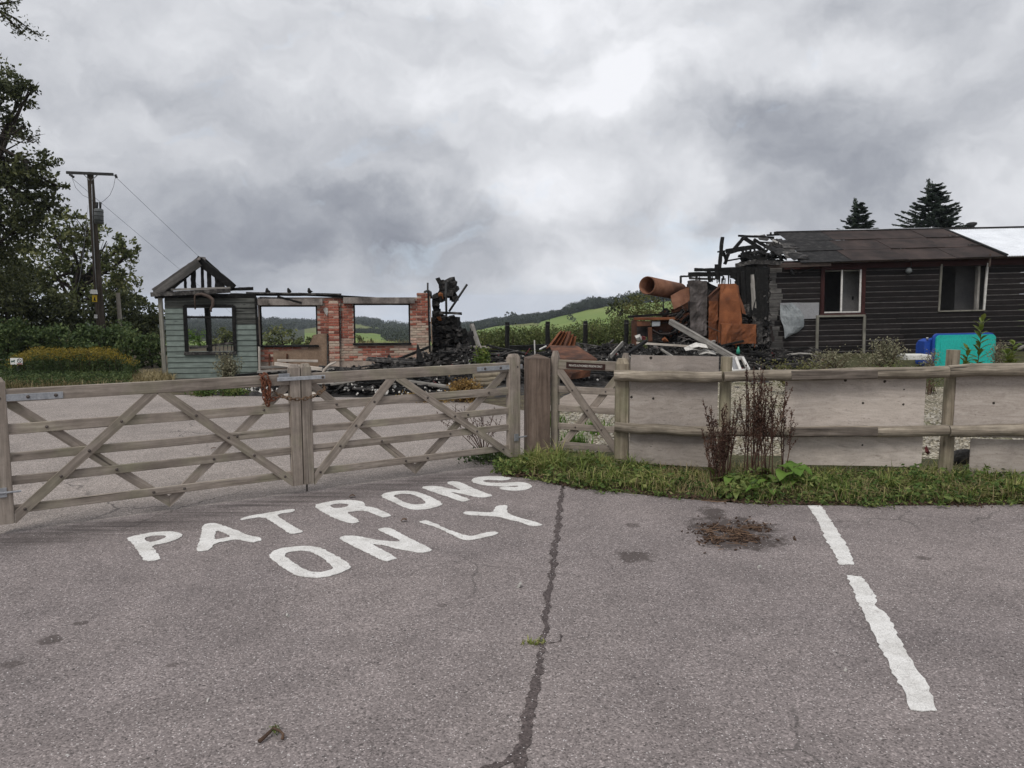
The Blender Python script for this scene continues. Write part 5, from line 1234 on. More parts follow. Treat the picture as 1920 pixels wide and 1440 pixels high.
prism('board', [jag([(q(250, 1080, 1.1).x, .1), (q(1500, 1080, 1.1).x, .1), (q(1500, 0, 1.1).x, 2.25), (q(1250, 0, 1.1).x, 2.1), (q(1000, 0, 1.1).x, 2.32), (q(760, 0, 1.1).x, 2.25), (q(640, 0, 1.1).x, 1.5), (q(560, 0, 1.1).x, 1.35), (q(420, 0, 1.1).x, 1.05), (q(250, 0, 1.1).x, .8)], .12, .03)], (0, D3 + 1.1, 0), (1, 0, 0), (0, 0, 1), .05, mt['burnt_stone'], wr)
chunks('burnt_fill', [tuple(q(R.uniform(420, 1400), R.uniform(560, 1060), R.uniform(.3, 1.0))) for _ in range(420)], [[R.uniform(.04, .2), R.uniform(.02, .06), R.uniform(.02, .06)] for _ in range(420)], mt['burnt_stone'], wr, tilt=.5)
chunks('rusted_scraps', [tuple(q(R.uniform(420, 1000), R.uniform(560, 900), R.uniform(.1, .6))) for _ in range(60)], [[R.uniform(.04, .16), R.uniform(.01, .03), R.uniform(.03, .1)] for _ in range(60)], mt['rust_b'], wr, tilt=.6)
vs, fs = [], []
for _ in range(70):
    p_ = [q(R.uniform(430, 1250), R.uniform(640, 1090), R.uniform(-.2, .8))]
    for _k in range(4): p_.append(p_[-1] + V((R.gauss(0, .14), R.gauss(0, .1), R.gauss(.01, .09))))
    rodpts(p_, R.uniform(.005, .012), 4, vs, fs)
o = mk('bent_wires', vs, fs, mt['sooted'], wr); o['kind'] = 'stuff'
# burnt frame around the plant
fr = thing('burnt_wall_frame', 'charred remains of the shed end wall behind the boiler casings', 'frame', q(1550, 1000, .8))
for x0, y0, x1, y1, w_, m in ((660, 300, 660, 122, .05, 'steel_dark'), (1130, 160, 1120, -30, .10, 'char'), (1035, 200, 1020, 40, .08, 'char'), (1480, 620, 1450, 60, .13, 'char'), (1540, 640, 1520, 0, .12, 'char'), (1600, 560, 1570, 100, .12, 'ash_wood'),
                              (1650, 700, 1640, 20, .12, 'char'), (1700, 740, 1690, 30, .12, 'char'), (1590, 640, 1720, 80, .12, 'char'), (1750, 760, 1740, 40, .14, 'char'), (1400, 500, 1395, 90, .07, 'char'), (1500, 620, 1500, 480, .16, 'char_grey'), (1620, 800, 1600, 600, .13, 'char_grey'), (1680, 1000, 1660, 660, .16, 'char_grey')):
    bar('stud', q(x0, y0, .9), q(x1, y1, .9), w_, .09, mt[m], fr, up=V((0, -1, 0)), seg=8, jit=.14)
for x0, y0, x1, y1, w_, m in ((660, 125, 800, 122, .05, 'steel_dark'), (840, 40, 1140, 42, .09, 'char'), (760, 100, 1200, 95, .12, 'char'), (770, 150, 1100, 160, .06, 'char_grey'), (1150, 60, 1800, 50, .2, 'char'), (1300, 120, 1760, 110, .12, 'char'), (1440, 330, 1740, 320, .07, 'char'), (1450, 640, 1740, 650, .1, 'char')):
    bar('rail', q(x0, y0, .95), q(x1, y1, .95), .1, w_, mt[m], fr, seg=10, jit=.16)
for i in range(26):
    x = R.uniform(820, 1380); y = R.uniform(90, 160); bar('drip', q(x, y, .9), q(x + R.uniform(-6, 6), y + R.uniform(30, 110), .9), .025, .02, mt['char'], fr, up=V((0, -1, 0)), seg=3, jit=.3)
chunks('charred_lining', [tuple(q(R.uniform(1390, 1780), R.uniform(60, 1050), 1.05 + R.uniform(-.08, .1))) for _ in range(420)], [[R.uniform(.04, .12), .03, R.uniform(.05, .14)] for _ in range(420)], mt['burnt_stone'], fr)
chunks('ash_lining', [tuple(q(R.uniform(1560, 1800), R.uniform(300, 1050), .95 + R.uniform(-.08, .1))) for _ in range(70)], [[R.uniform(.03, .08), .03, R.uniform(.03, .09)] for _ in range(70)], mt['char_grey'], fr)
box8('backing', [q(1380, 1040, 1.2), q(1800, 1040, 1.2), q(1800, 30, 1.2), q(1390, 60, 1.2)], .05, 'char', parent=fr)
for px, py, s, m, lb in ((1197, 634, .07, 'plaster', 'white lump in the oven opening of the range'), (1207, 634, .06, 'dark_red', 'red lump in the oven opening of the range'), (1246, 637, .07, 'rust', 'small rust red pot before the sooty cabinet'), (1384, 658, .05, 'leaf_bright', None)):
    if lb: tag(chunks('lump', [tuple(P(px, py, 19.9))], [[s, s, s * .7]], mt[m]), lb, 'lump')
o = rod('green_bottle', [P(1384, 664, 19.0), P(1384, 657, 19.0), P(1384.5, 653, 19.0), P(1384.5, 650, 19)], [.045, .045, .02, .016], plain('green_glass', (.05, .30, .20), .2), None, 10); tag(o, 'small green bottle in the debris under the orange box', 'bottle')
for x, y, s in ((1300, 650, .18), (1325, 657, .16), (1310, 645, .12)):
    o = sheet('white_rag', [[P(x - 18, y + 2, 18.2), P(x - 5, y - 3, 18.3), P(x + 14, y + 1, 18.2)], [P(x - 14, y + 8, 18.0), P(x, y + 5, 17.9), P(x + 18, y + 8, 18.0)]], 'plaster', {1300: 'crumpled white sheet under the sloping beam', 1325: 'white torn sheet further along the pale pole', 1310: 'white scrap on top of the crumpled sheets'}[x], 'sheet'); o.modifiers.clear()
# white window frame leaning behind the fence
wf = thing('white_window_frame', 'white window frame dumped behind the fence rail', 'window', P(1385, 700, 12.5))
a, b, c_, d_ = P(1366, 672, 12.6), P(1392, 671, 12.9), P(1404, 694, 12.3), P(1372, 697, 12.1)
for x, y in ((a, b), (b, c_), (c_, d_), (d_, a), ((a + b) / 2, (c_ + d_) / 2)): bar('frame_bar', x, y, .045, .055, mt['white_frame'], wf)
prism('pane', [[(0, 0), (1, 0), (1, 1), (0, 1)]], a + (c_ - a) * .05, (b - a) * .45, (d_ - a) * .9, .0, mt['grey_panel'], wf)
# ================================================================== BLACK WEATHERBOARDED SHED
D4 = 23.0; TL = .021
U4 = V((math.cos(TL), 0, math.sin(TL))); V4 = V((-math.sin(TL), 0, math.cos(TL))); N4 = V((0, -1, 0)); O4 = P(1440, 668, D4)
def s4(px, py, off=0.):
    p = P(px, py, D4 - off) - O4; return p.dot(U4), p.dot(V4)
def pt4(u, v, off=0.): return O4 + U4 * u + V4 * v + N4 * off
def p4(px, py, off=0.): return P(px, py, D4 - off)
shed = thing('black_shed', 'long black weatherboarded shed with its burnt end open to the sky', 'building', O4)
BP = .1575
W1 = (*s4(1537, 590), *s4(1622, 503)); W2 = (*s4(1758, 583), *s4(1849, 492))
uR = s4(2010, 560)[0]; vtop = s4(1600, 493)[1]
vtx = []
def wboard(a, b, v, m=None, jit=.0):
    """shiplap board with a worn chamfer along its upper edge, coloured paler as if sky-lit"""
    h = BP; s = [(0, .0), (.022, .0), (.022, h - .022), (.008, h - .004), (0, h - .004)]
    L = b - a; nseg = max(1, int(L / .8)); vs, fs, mi = [], [], []
    for i in range(nseg + 1):
        for (y, z) in s: vs.append((L * i / nseg, -y - R.uniform(0, .002), z + R.uniform(-1, 1) * .002))
    for i in range(nseg):
        for j in range(5):
            k = (j + 1) % 5; fs.append((i * 5 + j, i * 5 + k, (i + 1) * 5 + k, (i + 1) * 5 + j)); mi.append(1 if j == 2 else 0)
    fs += [(0, 1, 2, 3, 4), tuple(nseg * 5 + j for j in (4, 3, 2, 1, 0))]; mi += [0, 0]
    M = Matrix((U4, -N4, V4)).transposed().to_4x4(); M.translation = pt4(a, v + R.uniform(-.006, .006), R.uniform(-.004, .004))
    return mk('weatherboard', vs, fs, [m or mt['black_board'], mt['board_edge']], shed, M, mi=mi)
i = 0; v = -.04
while v < vtop + .02:
    vm = v + BP / 2
    left = .0 + R.uniform(-.06, .12) + .12 * math.sin(v * 2.3)
    cuts = [(left, uR)]
    for w_ in (W1, W2):
        if w_[1] - .06 < vm < w_[3] + .03:
            cuts = [x for a, b in cuts for x in ((a, min(b, w_[0])), (max(a, w_[2]), b)) if x[1] - x[0] > .05]
    for a, b in cuts:
        if a < .4:
            e = s4(1461 + 6 * math.sin(v * 5), 560)[0] + R.uniform(-.05, .08)
            wboard(a, e, v, mt['ash_board']); a = e + .004
        k = a
        while b - k > 5.2:
            wboard(k, k + 3.6, v); k += 3.606
        wboard(k, b, v)
    v += BP
# window one: maroon frame with two white sashes

fw = bar('window_frame', pt4(W1[0] + .05, W1[1], .02), pt4(W1[0] + .05, W1[3], .02), .11, .09, mt['maroon'], shed, up=N4)
for a, b, o in (((W1[2] - .05, W1[1]), (W1[2] - .05, W1[3]), .02), ((W1[0], W1[3] + .03), (W1[2], W1[3] + .03), .02), ((W1[0] - .02, W1[1] - .03), (W1[2] + .02, W1[1] - .03), .035)):
    bar('frame_bar', pt4(*a, o), pt4(*b, o), .10, .11, mt['maroon'], fw, up=N4.cross((pt4(*b) - pt4(*a)).normalized()))
mu = (W1[0] + W1[2]) / 2 - .03
for u in (mu, W1[2] - .13): bar('sash_bar', pt4(u, W1[1] + .05, .01), pt4(u, W1[3] - .03, .01), .05, .04, mt['white_frame'], fw, up=N4)
bar('sash_bar', pt4(W1[0] + .1, W1[1] + .06, .012), pt4(W1[2] - .1, W1[1] + .06, .012), .04, .04, mt['white_frame'], fw)
bar('sash_bar', pt4(W1[0] + .1, W1[3] - .06, .012), pt4(W1[2] - .1, W1[3] - .06, .012), .03, .025, mt['frame_grey'], fw)
# window two: bare opening
for u, m in ((W2[0] + .02, 'frame_grey'), (W2[2] - .02, 'frame_grey')):
    bar('jamb', pt4(u, W2[1], .025), pt4(u + (.03 if u < 6 else .05), W2[3] - .02, .025), .055, .05, mt['white_frame' if u > 6 else m], shed, up=N4, seg=12, jit=.10)
bar('sill', pt4(W2[0], W2[1] - .01, .02), pt4(W2[2], W2[1] - .01, .02), .08, .035, mt['frame_grey'], shed)
bar('reveal', pt4(W2[2] - .16, W2[1], -.12), pt4(W2[2] - .16, W2[3], -.12), .07, .14, mt['ash_wood'], shed, up=N4)
# interior
def quad(name, pts, m, parent): return mk(name, pts, [(0, 1, 2, 3)], mt[m], parent)
quad('inner_wall', [pt4(.8, -.1, -2.4), pt4(uR, -.1, -2.4), pt4(uR, 2.9, -2.4), pt4(.8, 2.9, -2.4)], 'inner', shed)
for u, w_, o, m in ((mu + .22, 1.6, -.55, 'inner'), (W2[0] + 1.0, 1.8, -.9, 'inner')):
    quad('partition', [pt4(u, -.1, o), pt4(u, 2.9, o), pt4(u + w_, 2.9, o), pt4(u + w_, -.1, o)], m, shed)
    bar('switch', pt4(u + (.36 if o > -.6 else .7), 1.62, o + .01), pt4(u + (.36 if o > -.6 else .7), 1.72, o + .01), .05, .02, mt['black'], shed, up=N4)
quad('inner_ceiling', [pt4(.8, 2.72, -.1), pt4(uR, 2.72, -.1), pt4(uR, 2.72, -2.6), pt4(.8, 2.72, -2.6)], 'inner_d', shed)
quad('inner_floor', [pt4(.3, -.05, -.1), pt4(uR, -.05, -.1), pt4(uR, -.05, -2.6), pt4(.3, -.05, -2.6)], 'inner_d', shed)
quad('end_partition', [pt4(.85, -.1, -.1), pt4(.85, 2.7, -.1), pt4(.85, 2.7, -3.6), pt4(.85, -.1, -3.6)], 'inner_d', shed)
# upper band, gutter, posts
ub = s4(1600, 497)
bar('eaves_band', pt4(s4(1470, 500)[0], s4(1560, 497)[1], .03), pt4(uR, s4(1560, 497)[1], .03), .03, .21, mt['maroon'], shed)
bar('gutter', p4(1556, 491.5, .25), p4(1858, 482.5, .25), .11, .065, mt['gutter'], shed, c=.02, seg=6, jit=.03)
bar('gutter', p4(1861, 483, .25), p4(2010, 478.5, .25), .11, .06, mt['gutter'], shed, c=.02)
bar('gutter_bracket', p4(1857, 476, .27), p4(1855, 500, .27), .04, .06, mt['gutter'], shed, up=N4)
bar('fallen_gutter', p4(1440, 499, .25), p4(1557, 495, .25), .10, .13, mt['gutter'], shed, c=.01, seg=8, jit=.06)
for px in (1533, 1621): bar('post', p4(px - 2, 668, .06), p4(px, 592, .06), .075, .06, mt['frame_grey'], shed, up=N4)
bar('post_rail', p4(1531, 593, .07), p4(1622, 591.5, .07), .05, .06, mt['frame_grey'], shed)
bar('base_board', p4(1535, 667, .07), p4(1700, 667.5, .07), .05, .07, mt['frame_grey'], shed)
# grey panel and torn membrane
prism('grey_panel', [jag([s4(1462, 568), s4(1462, 600), s4(1534, 597), s4(1535, 567)][::-1] if False else [s4(1462, 600), s4(1534, 597), s4(1535, 567), s4(1462, 568)], .2, .006)], pt4(0, 0, .04), U4, V4, .012, mt['grey_panel'], shed)
rows = []
for yy in range(7):
    t_ = yy / 6; r = []
    xl, xr = interp(t_, [(0, 1463), (.45, 1463), (.6, 1468), (.75, 1470), (1, 1471)]), interp(t_, [(0, 1484), (.2, 1504), (.4, 1508), (.7, 1507), (.85, 1495), (1, 1473)])
    for xx in range(7):
        s = xx / 6; r.append(p4(xl + (xr - xl) * s, 571 + 61 * t_ + (-4 if t_ == 0 else 0) * s + 3 * math.sin(3 * s), .07 + .13 * math.sin(s * 2.2 + t_ * 1.5) + .03 * noise.noise(V((s * 4, t_ * 4, 1)))))
    rows.append(r)
sheet('torn_membrane', rows, 'tarp', None, parent=shed, thick=.006)
# lamp on the wall
lamp = rod('wall_lamp', [p4(1708, 492, .12), p4(1709, 498, .18), p4(1706, 503, .14)], .012, mt['steel_dark'], shed, 6)
rod('lamp_globe', [p4(1704, 502, .14), p4(1704, 505, .14), p4(1704, 510, .14), p4(1704, 513, .14)], [.03, .085, .09, .03], mt['tank'], lamp, 12)
rod('wall_lamp', [p4(1482, 505, .1), p4(1486, 512, .12), p4(1488, 516, .12)], [.02, .05, .03], mt['steel_dark'], shed, 8)
rod('hanging_cable', [p4(1478, 500, .1), p4(1500, 512, .1), p4(1530, 500, .1)], .012, mt['steel_dark'], shed, 6)
# roof: courses of felt sheets, burnt at the near end, white metal further on
eL = lambda px: P(px, 491 - (px - 1560) * .028, D4 - .35)
EV0, EV1 = P(1400, 496.5, D4 - .35), P(2040, 478, D4 - .35); RV0, RV1 = P(1415, 440, D4 + 3.1), P(1900, 429.5, D4 + 3.1)
# keep sheet seams square to the eaves: use X positions
def rp(x, t_, o=0.):
    ze = EV0.z + (x - EV0.x) / (EV1.x - EV0.x) * (EV1.z - EV0.z); zr = RV0.z + (x - RV0.x) / (RV1.x - RV0.x) * (RV1.z - RV0.z)
    return V((x, (D4 - .35) * (1 - t_) + (D4 + 3.1) * t_, ze * (1 - t_) + zr * t_ + o))
xw = P(1889, 480, D4 - .35).x; xb = P(1556, 490, D4 - .35).x
def rsheet(name, x0, x1, t0, t1, m, o, jn=0., corr=0):
    n = 2 if not corr else int((x1 - x0) / .038); vs, fs = [], []; j = lambda: R.uniform(-jn, jn)
    for i in range(n + 1):
        x = x0 + (x1 - x0) * i / n; h = (corr * (1 if i % 2 else -1)) if corr else j() * .1
        for t_ in (t0 + j() * .05, (t0 + t1) / 2, t1 + j() * .05): vs.append(rp(x + j() * .3, t_, o + h + j() * .15))
    for i in range(n):
        for k in range(2): fs.append((i * 3 + k, (i + 1) * 3 + k, (i + 1) * 3 + k + 1, i * 3 + k + 1))
    ob = mk(name, vs, fs, mt[m], shed); md = ob.modifiers.new('thickness', 'SOLIDIFY'); md.thickness = .022; md.offset = 1; return ob
rows_ = [(0, .34), (.33, .67), (.66, 1.0)]
for ri, (t0, t1) in enumerate(rows_):
    x = P(1478 + 12 * ri, 470, D4 + 1).x + R.uniform(-.1, .1); k = 0
    while x < xw:
        x2 = min(x + R.uniform(1.35, 1.6), xw)
        rsheet('roof_sheet', x, x2 + .04, t0, t1, 'roof_char' if k == 0 else 'roof', .012 * ((k + ri) % 2) + .022 * ri, .05 if k == 0 else .012); x = x2; k += 1
for i in range(10):
    x = P(1462 + 30 * R.random(), 480, D4).x; t0 = R.uniform(0, .8); rsheet('burnt_sheet', x, x + R.uniform(.3, .7), t0, t0 + R.uniform(.15, .3), R.choice(('roof_char', 'roof_char', 'char_grey')), R.uniform(.0, .06), .2)
rsheet('white_roof', xw, xw + 4.2, -.01, 1.0, 'white_roof', .03, 0, .009)
bar('roof_verge', rp(xw - .02, 0, .06), rp(xw - .02, 1, .06), .09, .07, mt['char'], shed)
for t_ in (.35, .68): bar('roof_clip', rp(xw - .45, t_, .08), rp(xw + .0, t_, .08), .06, .03, mt['char_grey'], shed)
bar('ridge', rp(P(1455, 438, D4 + 3).x, 1.0, .05), rp(xw + 4, 1.0, .05), .22, .07, mt['roof_char'], shed, seg=12, jit=.08)
bar('ridge_flashing', P(1540, 433.5, D4 + 3.5), P(1800, 429, D4 + 3.5), .1, .09, mt['white_roof'], shed, seg=8, jit=.1)
bar('ridge_flashing', P(1790, 430.5, D4 + 3.3), P(2010, 427, D4 + 3.3), .1, .06, mt['white_roof'], shed, seg=4)
vp = rod('roof_vent', [P(1822, 432, D4 + 3.4), P(1822, 424, D4 + 3.4)], .085, mt['steel_dark'], shed, 12, False)
rod('vent_cap', [P(1822, 424.5, D4 + 3.4), P(1822, 421.5, D4 + 3.4), P(1822, 418, D4 + 3.4), P(1822, 416.5, D4 + 3.4)], [.10, .16, .16, .07], mt['steel_dark'], vp, 14, False)
# burnt roof skeleton at the open end
qz = lambda x, y, o=0.: P(1140 + x / 4.5, 400 + y / 4.5, D4 + o)
for a, b, w_, oo, m in (((930, 560), (965, 200), .11, -.2, 'char'), ((925, 325), (1020, 315), .06, .3, 'char'), ((1000, 320), (1250, 280), .16, .6, 'char'), ((1100, 190), (1400, 205), .08, 2.6, 'char'), ((1150, 200), (1040, 330), .12, 2.2, 'char'),
                        ((1150, 205), (1330, 330), .13, 1.8, 'char'), ((1020, 330), (985, 430), .10, .5, 'char'), ((1010, 400), (1150, 375), .06, .8, 'char'), ((1080, 440), (1250, 405), .14, .0, 'char_grey'), ((1200, 240), (1470, 250), .06, 2.2, 'char'),
                        ((1230, 220), (1420, 330), .10, 1.5, 'char'), ((1160, 300), (1190, 400), .06, .6, 'char_grey'), ((1200, 290), (1210, 390), .06, .6, 'char'), ((1230, 285), (1260, 390), .06, .6, 'char'), ((1130, 350), (1330, 400), .16, .2, 'char'),
                        ((1250, 410), (1450, 420), .14, -.3, 'char_grey'), ((1090, 450), (1350, 440), .2, .1, 'char'), ((1340, 185), (1560, 175), .07, 3.0, 'char'), ((1372, 190), (1374, 160), .06, 3.0, 'char'), ((1390, 225), (1480, 270), .05, 1.6, 'white_frame'), ((1120, 470), (1340, 470), .3, .3, 'char'),
                        ((960, 360), (1160, 300), .05, 1.2, 'char'), ((970, 320), (1000, 400), .09, .4, 'char'), ((1180, 480), (1120, 640), .12, .4, 'char'), ((1260, 500), (1250, 700), .14, .2, 'char'), ((1330, 500), (1290, 680), .10, .0, 'char')):
    bar('burnt_rafter', qz(*a, oo), qz(*b, oo), w_, w_ * .8, mt[m], shed, seg=9, jit=.16)
chunks('charred_insulation', [tuple(qz(R.uniform(1130, 1480), R.uniform(330, 440), R.uniform(.2, 1.5))) for _ in range(120)], [[R.uniform(.05, .16), .04, R.uniform(.02, .05)] for _ in range(120)], mt['char'], shed, tilt=.4)
chunks('pale_insulation', [tuple(qz(R.gauss(1390, 40), R.gauss(260, 14), 1.4)) for _ in range(34)], [[R.uniform(.02, .07), .02, R.uniform(.01, .03)] for _ in range(34)], mt['char_grey'], shed)
# debris along the wall foot
for i in range(16):
    x = R.uniform(1440, 1530); o = bar('charred_batten', P(x, R.uniform(650, 672), 21.6), P(x + R.uniform(20, 50), R.uniform(652, 674), 21.6), .08, .05, mt[R.choice(('char', 'char_grey', 'black_board'))], None, seg=5, jit=.15)
    tag(o, 'charred batten fallen along the foot of the shed wall', 'timber', 'battens at the shed foot')
o = rod('bent_hoop', [P(x, y, 21.2) for x, y in ((1465, 670), (1480, 665), (1500, 663), (1520, 664), (1535, 670))], .03, mt['ash_wood'], None, 8); tag(o, 'grey bent hoop lying at the foot of the shed wall', 'hoop')
o = bar('white_slab', P(1690, 669, 18.5), P(1737, 669, 18.5), .5, .12, mt['foam'], None, c=.01); tag(o, 'flat white board lying beside the bin', 'board')
o = bar('leaning_pole', P(1908, 655, 16), P(1960, 630, 16), .05, .05, mt['ash_wood'], None); tag(o, 'grey pole end sticking up at the picture edge past the bin', 'pole')
# ground bank the shed stands on
vs, fs = [], []; nx, ny = 40, 16
for i in range(nx):
    for j in range(ny):
        x, y = 5.6 + 16 * i / (nx - 1), 16 + 13 * j / (ny - 1); k = max(0, min(1, (y - 16) / 6.5)) * min(1, i / 5)
        vs.append((x, y, -.025 + k * (.22 + .012 * (x - 7)) + .02 * noise.noise(V((x * 2, y * 2, 0)))))
for i in range(nx - 1):
    for j in range(ny - 1): fs.append((i * ny + j, (i + 1) * ny + j, (i + 1) * ny + j + 1, i * ny + j + 1))
tag(mk('bank', vs, fs, mt['verge'], smooth=True), 'low weedy bank under the black shed', 'bank', kind='structure')

# ================================================================== TIPPED BIN
DB = 19.2
bn = thing('wheelie_bin', 'blue bin with a teal lid tipped over behind the fence', 'bin', P(1812, 700, DB))
c0 = P(1756, 628.5, DB); c1 = P(1868, 626.5, DB); wb_ = (c1 - c0).length; hb = c0.z - .01
ub_ = (c1 - c0).normalized(); nb_ = ub_.cross(Z).normalized(); vb = nb_.cross(ub_) * -1
if vb.z < 0: vb = -vb
if nb_.y > 0: nb_ = -nb_
cc = (c0 + c1) / 2 - vb * hb / 2
prism('lid', [rrect(wb_, hb, .11, 6)], cc, ub_, vb, .05, mt['teal'], bn)
prism('lid_panel', [rrect(wb_ - .22, hb - .22, .09, 6)], cc + nb_ * .014, ub_, vb, .02, mt['teal'], bn)
prism('rim', [rrect(wb_ + .05, hb + .05, .12, 6, -.02, .01)], cc - nb_ * .052, ub_, vb, .07, mt['blue'], bn)
a = rrect(wb_ - .10, hb - .06, .1, 5, -.05); b = rrect(wb_ - .34, hb - .30, .1, 5, -.10); N_ = len(a)
vs = [cc - nb_ * .12 + ub_ * x + vb * y for x, y in a] + [cc - nb_ * 1.0 + ub_ * (x - .05) + vb * (y - .05) for x, y in b]
mk('body', vs, [(i, (i + 1) % N_, N_ + (i + 1) % N_, N_ + i) for i in range(N_)] + [tuple(range(N_, 2 * N_))], mt['blue'], bn)
lp = p0 = cc - ub_ * (wb_ / 2 + .02) - nb_ * .2 + vb * (hb / 2 - .22)
box8('side_lug', [lp + ub_ * -.16 + vb * -.5, lp + vb * -.5, lp + vb * .12, lp + ub_ * -.16 + vb * .06], .35, 'blue', parent=bn, dirv_=-nb_)
rod('wheel_hub', [lp + ub_ * -.10 + vb * .10, lp + ub_ * -.10 + vb * .16], .03, mt['galv'], bn, 10)
# ================================================================== TREES, SHRUBS, POLES
def blobpts(blobs, dens, clump=14, sig=.16, shell=.55):
    """leaf positions: clumps spread through (mostly the outer part of) each blob; blob = (centre, radius)"""
    out = []
    for c, r in blobs:
        nc = max(4, int(dens * r * r))
        d = unit(NR.normal(size=(nc, 3))); rad = r * NR.uniform(shell ** 3, 1.0, (nc, 1)) ** (1 / 3) * NR.uniform(.86, 1.1, (nc, 1))
        cl = np.array(c)[None] + d * rad * np.array([1, 1, .85])
        k = NR.poisson(clump, nc) + 3
        p = np.repeat(cl, k, 0); p = p + NR.normal(size=p.shape) * sig * (r ** .5) * np.array([1, 1, .7]); out.append(p)
    return np.concatenate(out)
def pb(lst, Y):                            # blobs given by where they stand in the picture, at distance Y + offset
    out = []
    for px, py, r, *o in lst:
        d = Y + (o[0] if o else 0); out.append((tuple(P(px, py, d)), r / F * d))
    return out
def limbs(name, base, blobs, r0, m, parent, fork=.45, top=None):
    base = V(base); cs = [V(c) for c, r in blobs]; hi = max(cs, key=lambda c: c.z); ctr = sum(cs, V()) / len(cs)
    top = top or V((ctr.x * .7 + base.x * .3, ctr.y, max(ctr.z, base.z + .5)))
    vs, fs = [], []; trunk = [base - Z * .2, base.lerp(top, .3) + V((R.uniform(-.1, .1), 0, 0)), base.lerp(top, .65), top]
    rodpts(trunk, [r0 * 1.25, r0 * .9, r0 * .65, r0 * .35], 8, vs, fs, jit=.08)
    for c in cs:
        t_ = R.uniform(.35, .95); s = base.lerp(top, t_); e = c; mid = s.lerp(e, .5) + V((R.uniform(-.2, .2), R.uniform(-.2, .2), R.uniform(-.1, .35))) * min(1.5, (e - s).length * .4)
        rodpts([s, mid, e], [r0 * .42 * (1 - t_ * .4), r0 * .25, r0 * .07], 6, vs, fs)
        for _ in range(4):
            e2 = e + V((R.gauss(0, 1), R.gauss(0, 1), R.gauss(.2, .8))) * .45 * blobs[cs.index(c)][1]
            rodpts([mid.lerp(e, R.random()), e2], [r0 * .12, r0 * .02], 5, vs, fs)
    return mk(name, vs, fs, m, parent, smooth=True)
def tree(name, label, cat, base, blobs, dens, size, leaf, r0, clump=14, sig=.16, group=None, asp=.55, shell=.55, top=None):
    t = thing(name, label, cat, base, group); limbs('trunk', base, blobs, r0, mt['bark'], t, top=top)
    p = blobpts(blobs, dens, clump, sig, shell); leafmesh('crown', p, NR.uniform(.6, 1.3, len(p)) * size, mt[leaf], t, asp); return t
def gpt(px, Y): 
    p = P(px, 560, Y); return V((p.x, p.y, -.03))
# tall dark oak running out of the left edge
tree('dark_oak', 'tall dark oak leaning in over the top of the left edge', 'tree', gpt(-90, 25),
     pb([(0, 190, 46), (42, 175, 26), (58, 160, 16), (18, 235, 28, .6), (-40, 150, 60, 1), (5, 150, 26), (-60, 230, 70, 1.2), (-20, 330, 70, .8), (20, 320, 42), (60, 310, 34, -.4), (88, 300, 22), (30, 380, 60), (75, 365, 36, .4), (108, 350, 16), (92, 395, 24, .3), (-50, 420, 80, 1), (15, 440, 46, .8), (50, 415, 34), (-30, 520, 80, 1.4)], 25),
     56, .078, 'leaf_dark', .28, 17, .14, top=P(-40, 190, 25.6))
# dead twigs of the oak between its two crowns
# lighter tree behind the pole
tree('ash_tree', 'mid green ash tree rising behind the utility pole', 'tree', gpt(120, 36),
     pb([(130, 420, 36), (165, 430, 30), (95, 430, 34, .5), (200, 452, 26), (238, 462, 20), (252, 472, 11), (215, 490, 34), (150, 480, 50, .6), (85, 490, 50, .8), (190, 530, 46), (240, 545, 34, .3), (130, 550, 60, .8), (60, 560, 60, 1), (20, 500, 60, 1.4), (225, 515, 22), (255, 580, 34, .4)], 36),
     30, .105, 'leaf_mid', .26, 15, .15)
tree('dark_thorn', 'dark round thorn bush beside the green cabin corner', 'tree', gpt(265, 31), pb([(262, 590, 36), (285, 610, 30), (240, 600, 40, .5), (270, 640, 40), (296, 590, 18), (230, 560, 26, .8), (300, 640, 18, .3)], 31), 60, .085, 'leaf_dark', .14, 16, .16, shell=.3)
tree('dark_holly', 'dark evergreen holly at the left edge below the oak', 'tree', gpt(10, 30), pb([(10, 560, 50), (60, 570, 46, .5), (-40, 580, 60), (30, 520, 36, 1), (20, 620, 50), (-30, 500, 50, 1)], 30), 60, .085, 'leaf_dark', .14, 16, .16, shell=.3)
tree('dark_hazel', 'dark hazel filling the gap behind the utility pole foot', 'tree', gpt(140, 31), pb([(110, 580, 40), (160, 600, 42, .5), (130, 630, 44), (190, 580, 34, .6), (210, 620, 36, .4), (85, 620, 40)], 31), 60, .085, 'leaf_dark', .12, 16, .16, shell=.3)
for i, (lst, lf, lb) in enumerate((
        ([(5, 625, 26), (30, 615, 22), (-20, 640, 40), (35, 650, 26), (5, 665, 30), (0, 690, 20), (35, 690, 16)], 'leaf_bramble', 'green bramble thicket behind the small sign'),
        ([(75, 628, 24), (60, 645, 24), (95, 645, 22), (110, 625, 20), (85, 660, 20), (70, 670, 20), (110, 665, 18)], 'leaf_bramble', 'bramble thicket behind the leaning pale stake'),
        ([(140, 640, 24), (160, 650, 20), (135, 660, 18), (165, 625, 22), (150, 670, 18)], 'leaf_bramble', 'bramble thicket just left of the utility pole foot'),
        ([(215, 630, 26), (240, 640, 26), (205, 650, 22), (232, 615, 16), (255, 655, 22), (200, 670, 18), (235, 675, 18)], 'leaf_bramble', 'bramble thicket right of the utility pole foot'),
        ([(280, 655, 20), (298, 660, 16), (290, 640, 16), (268, 672, 16), (285, 680, 14), (303, 680, 8), (255, 690, 14), (240, 694, 12)], 'leaf_bramble', 'bramble thicket creeping up to the cabin corner post'))):
    D = 20.2 + i * .25; c = gpt(lst[0][0], D)
    tree('bramble_thicket', lb, 'bush', c, pb([(x, y, r, R.uniform(-.3, .5)) for x, y, r in lst], D), 240, .05, lf, .03, 13, .12, 'bramble thickets', .6, shell=.3)
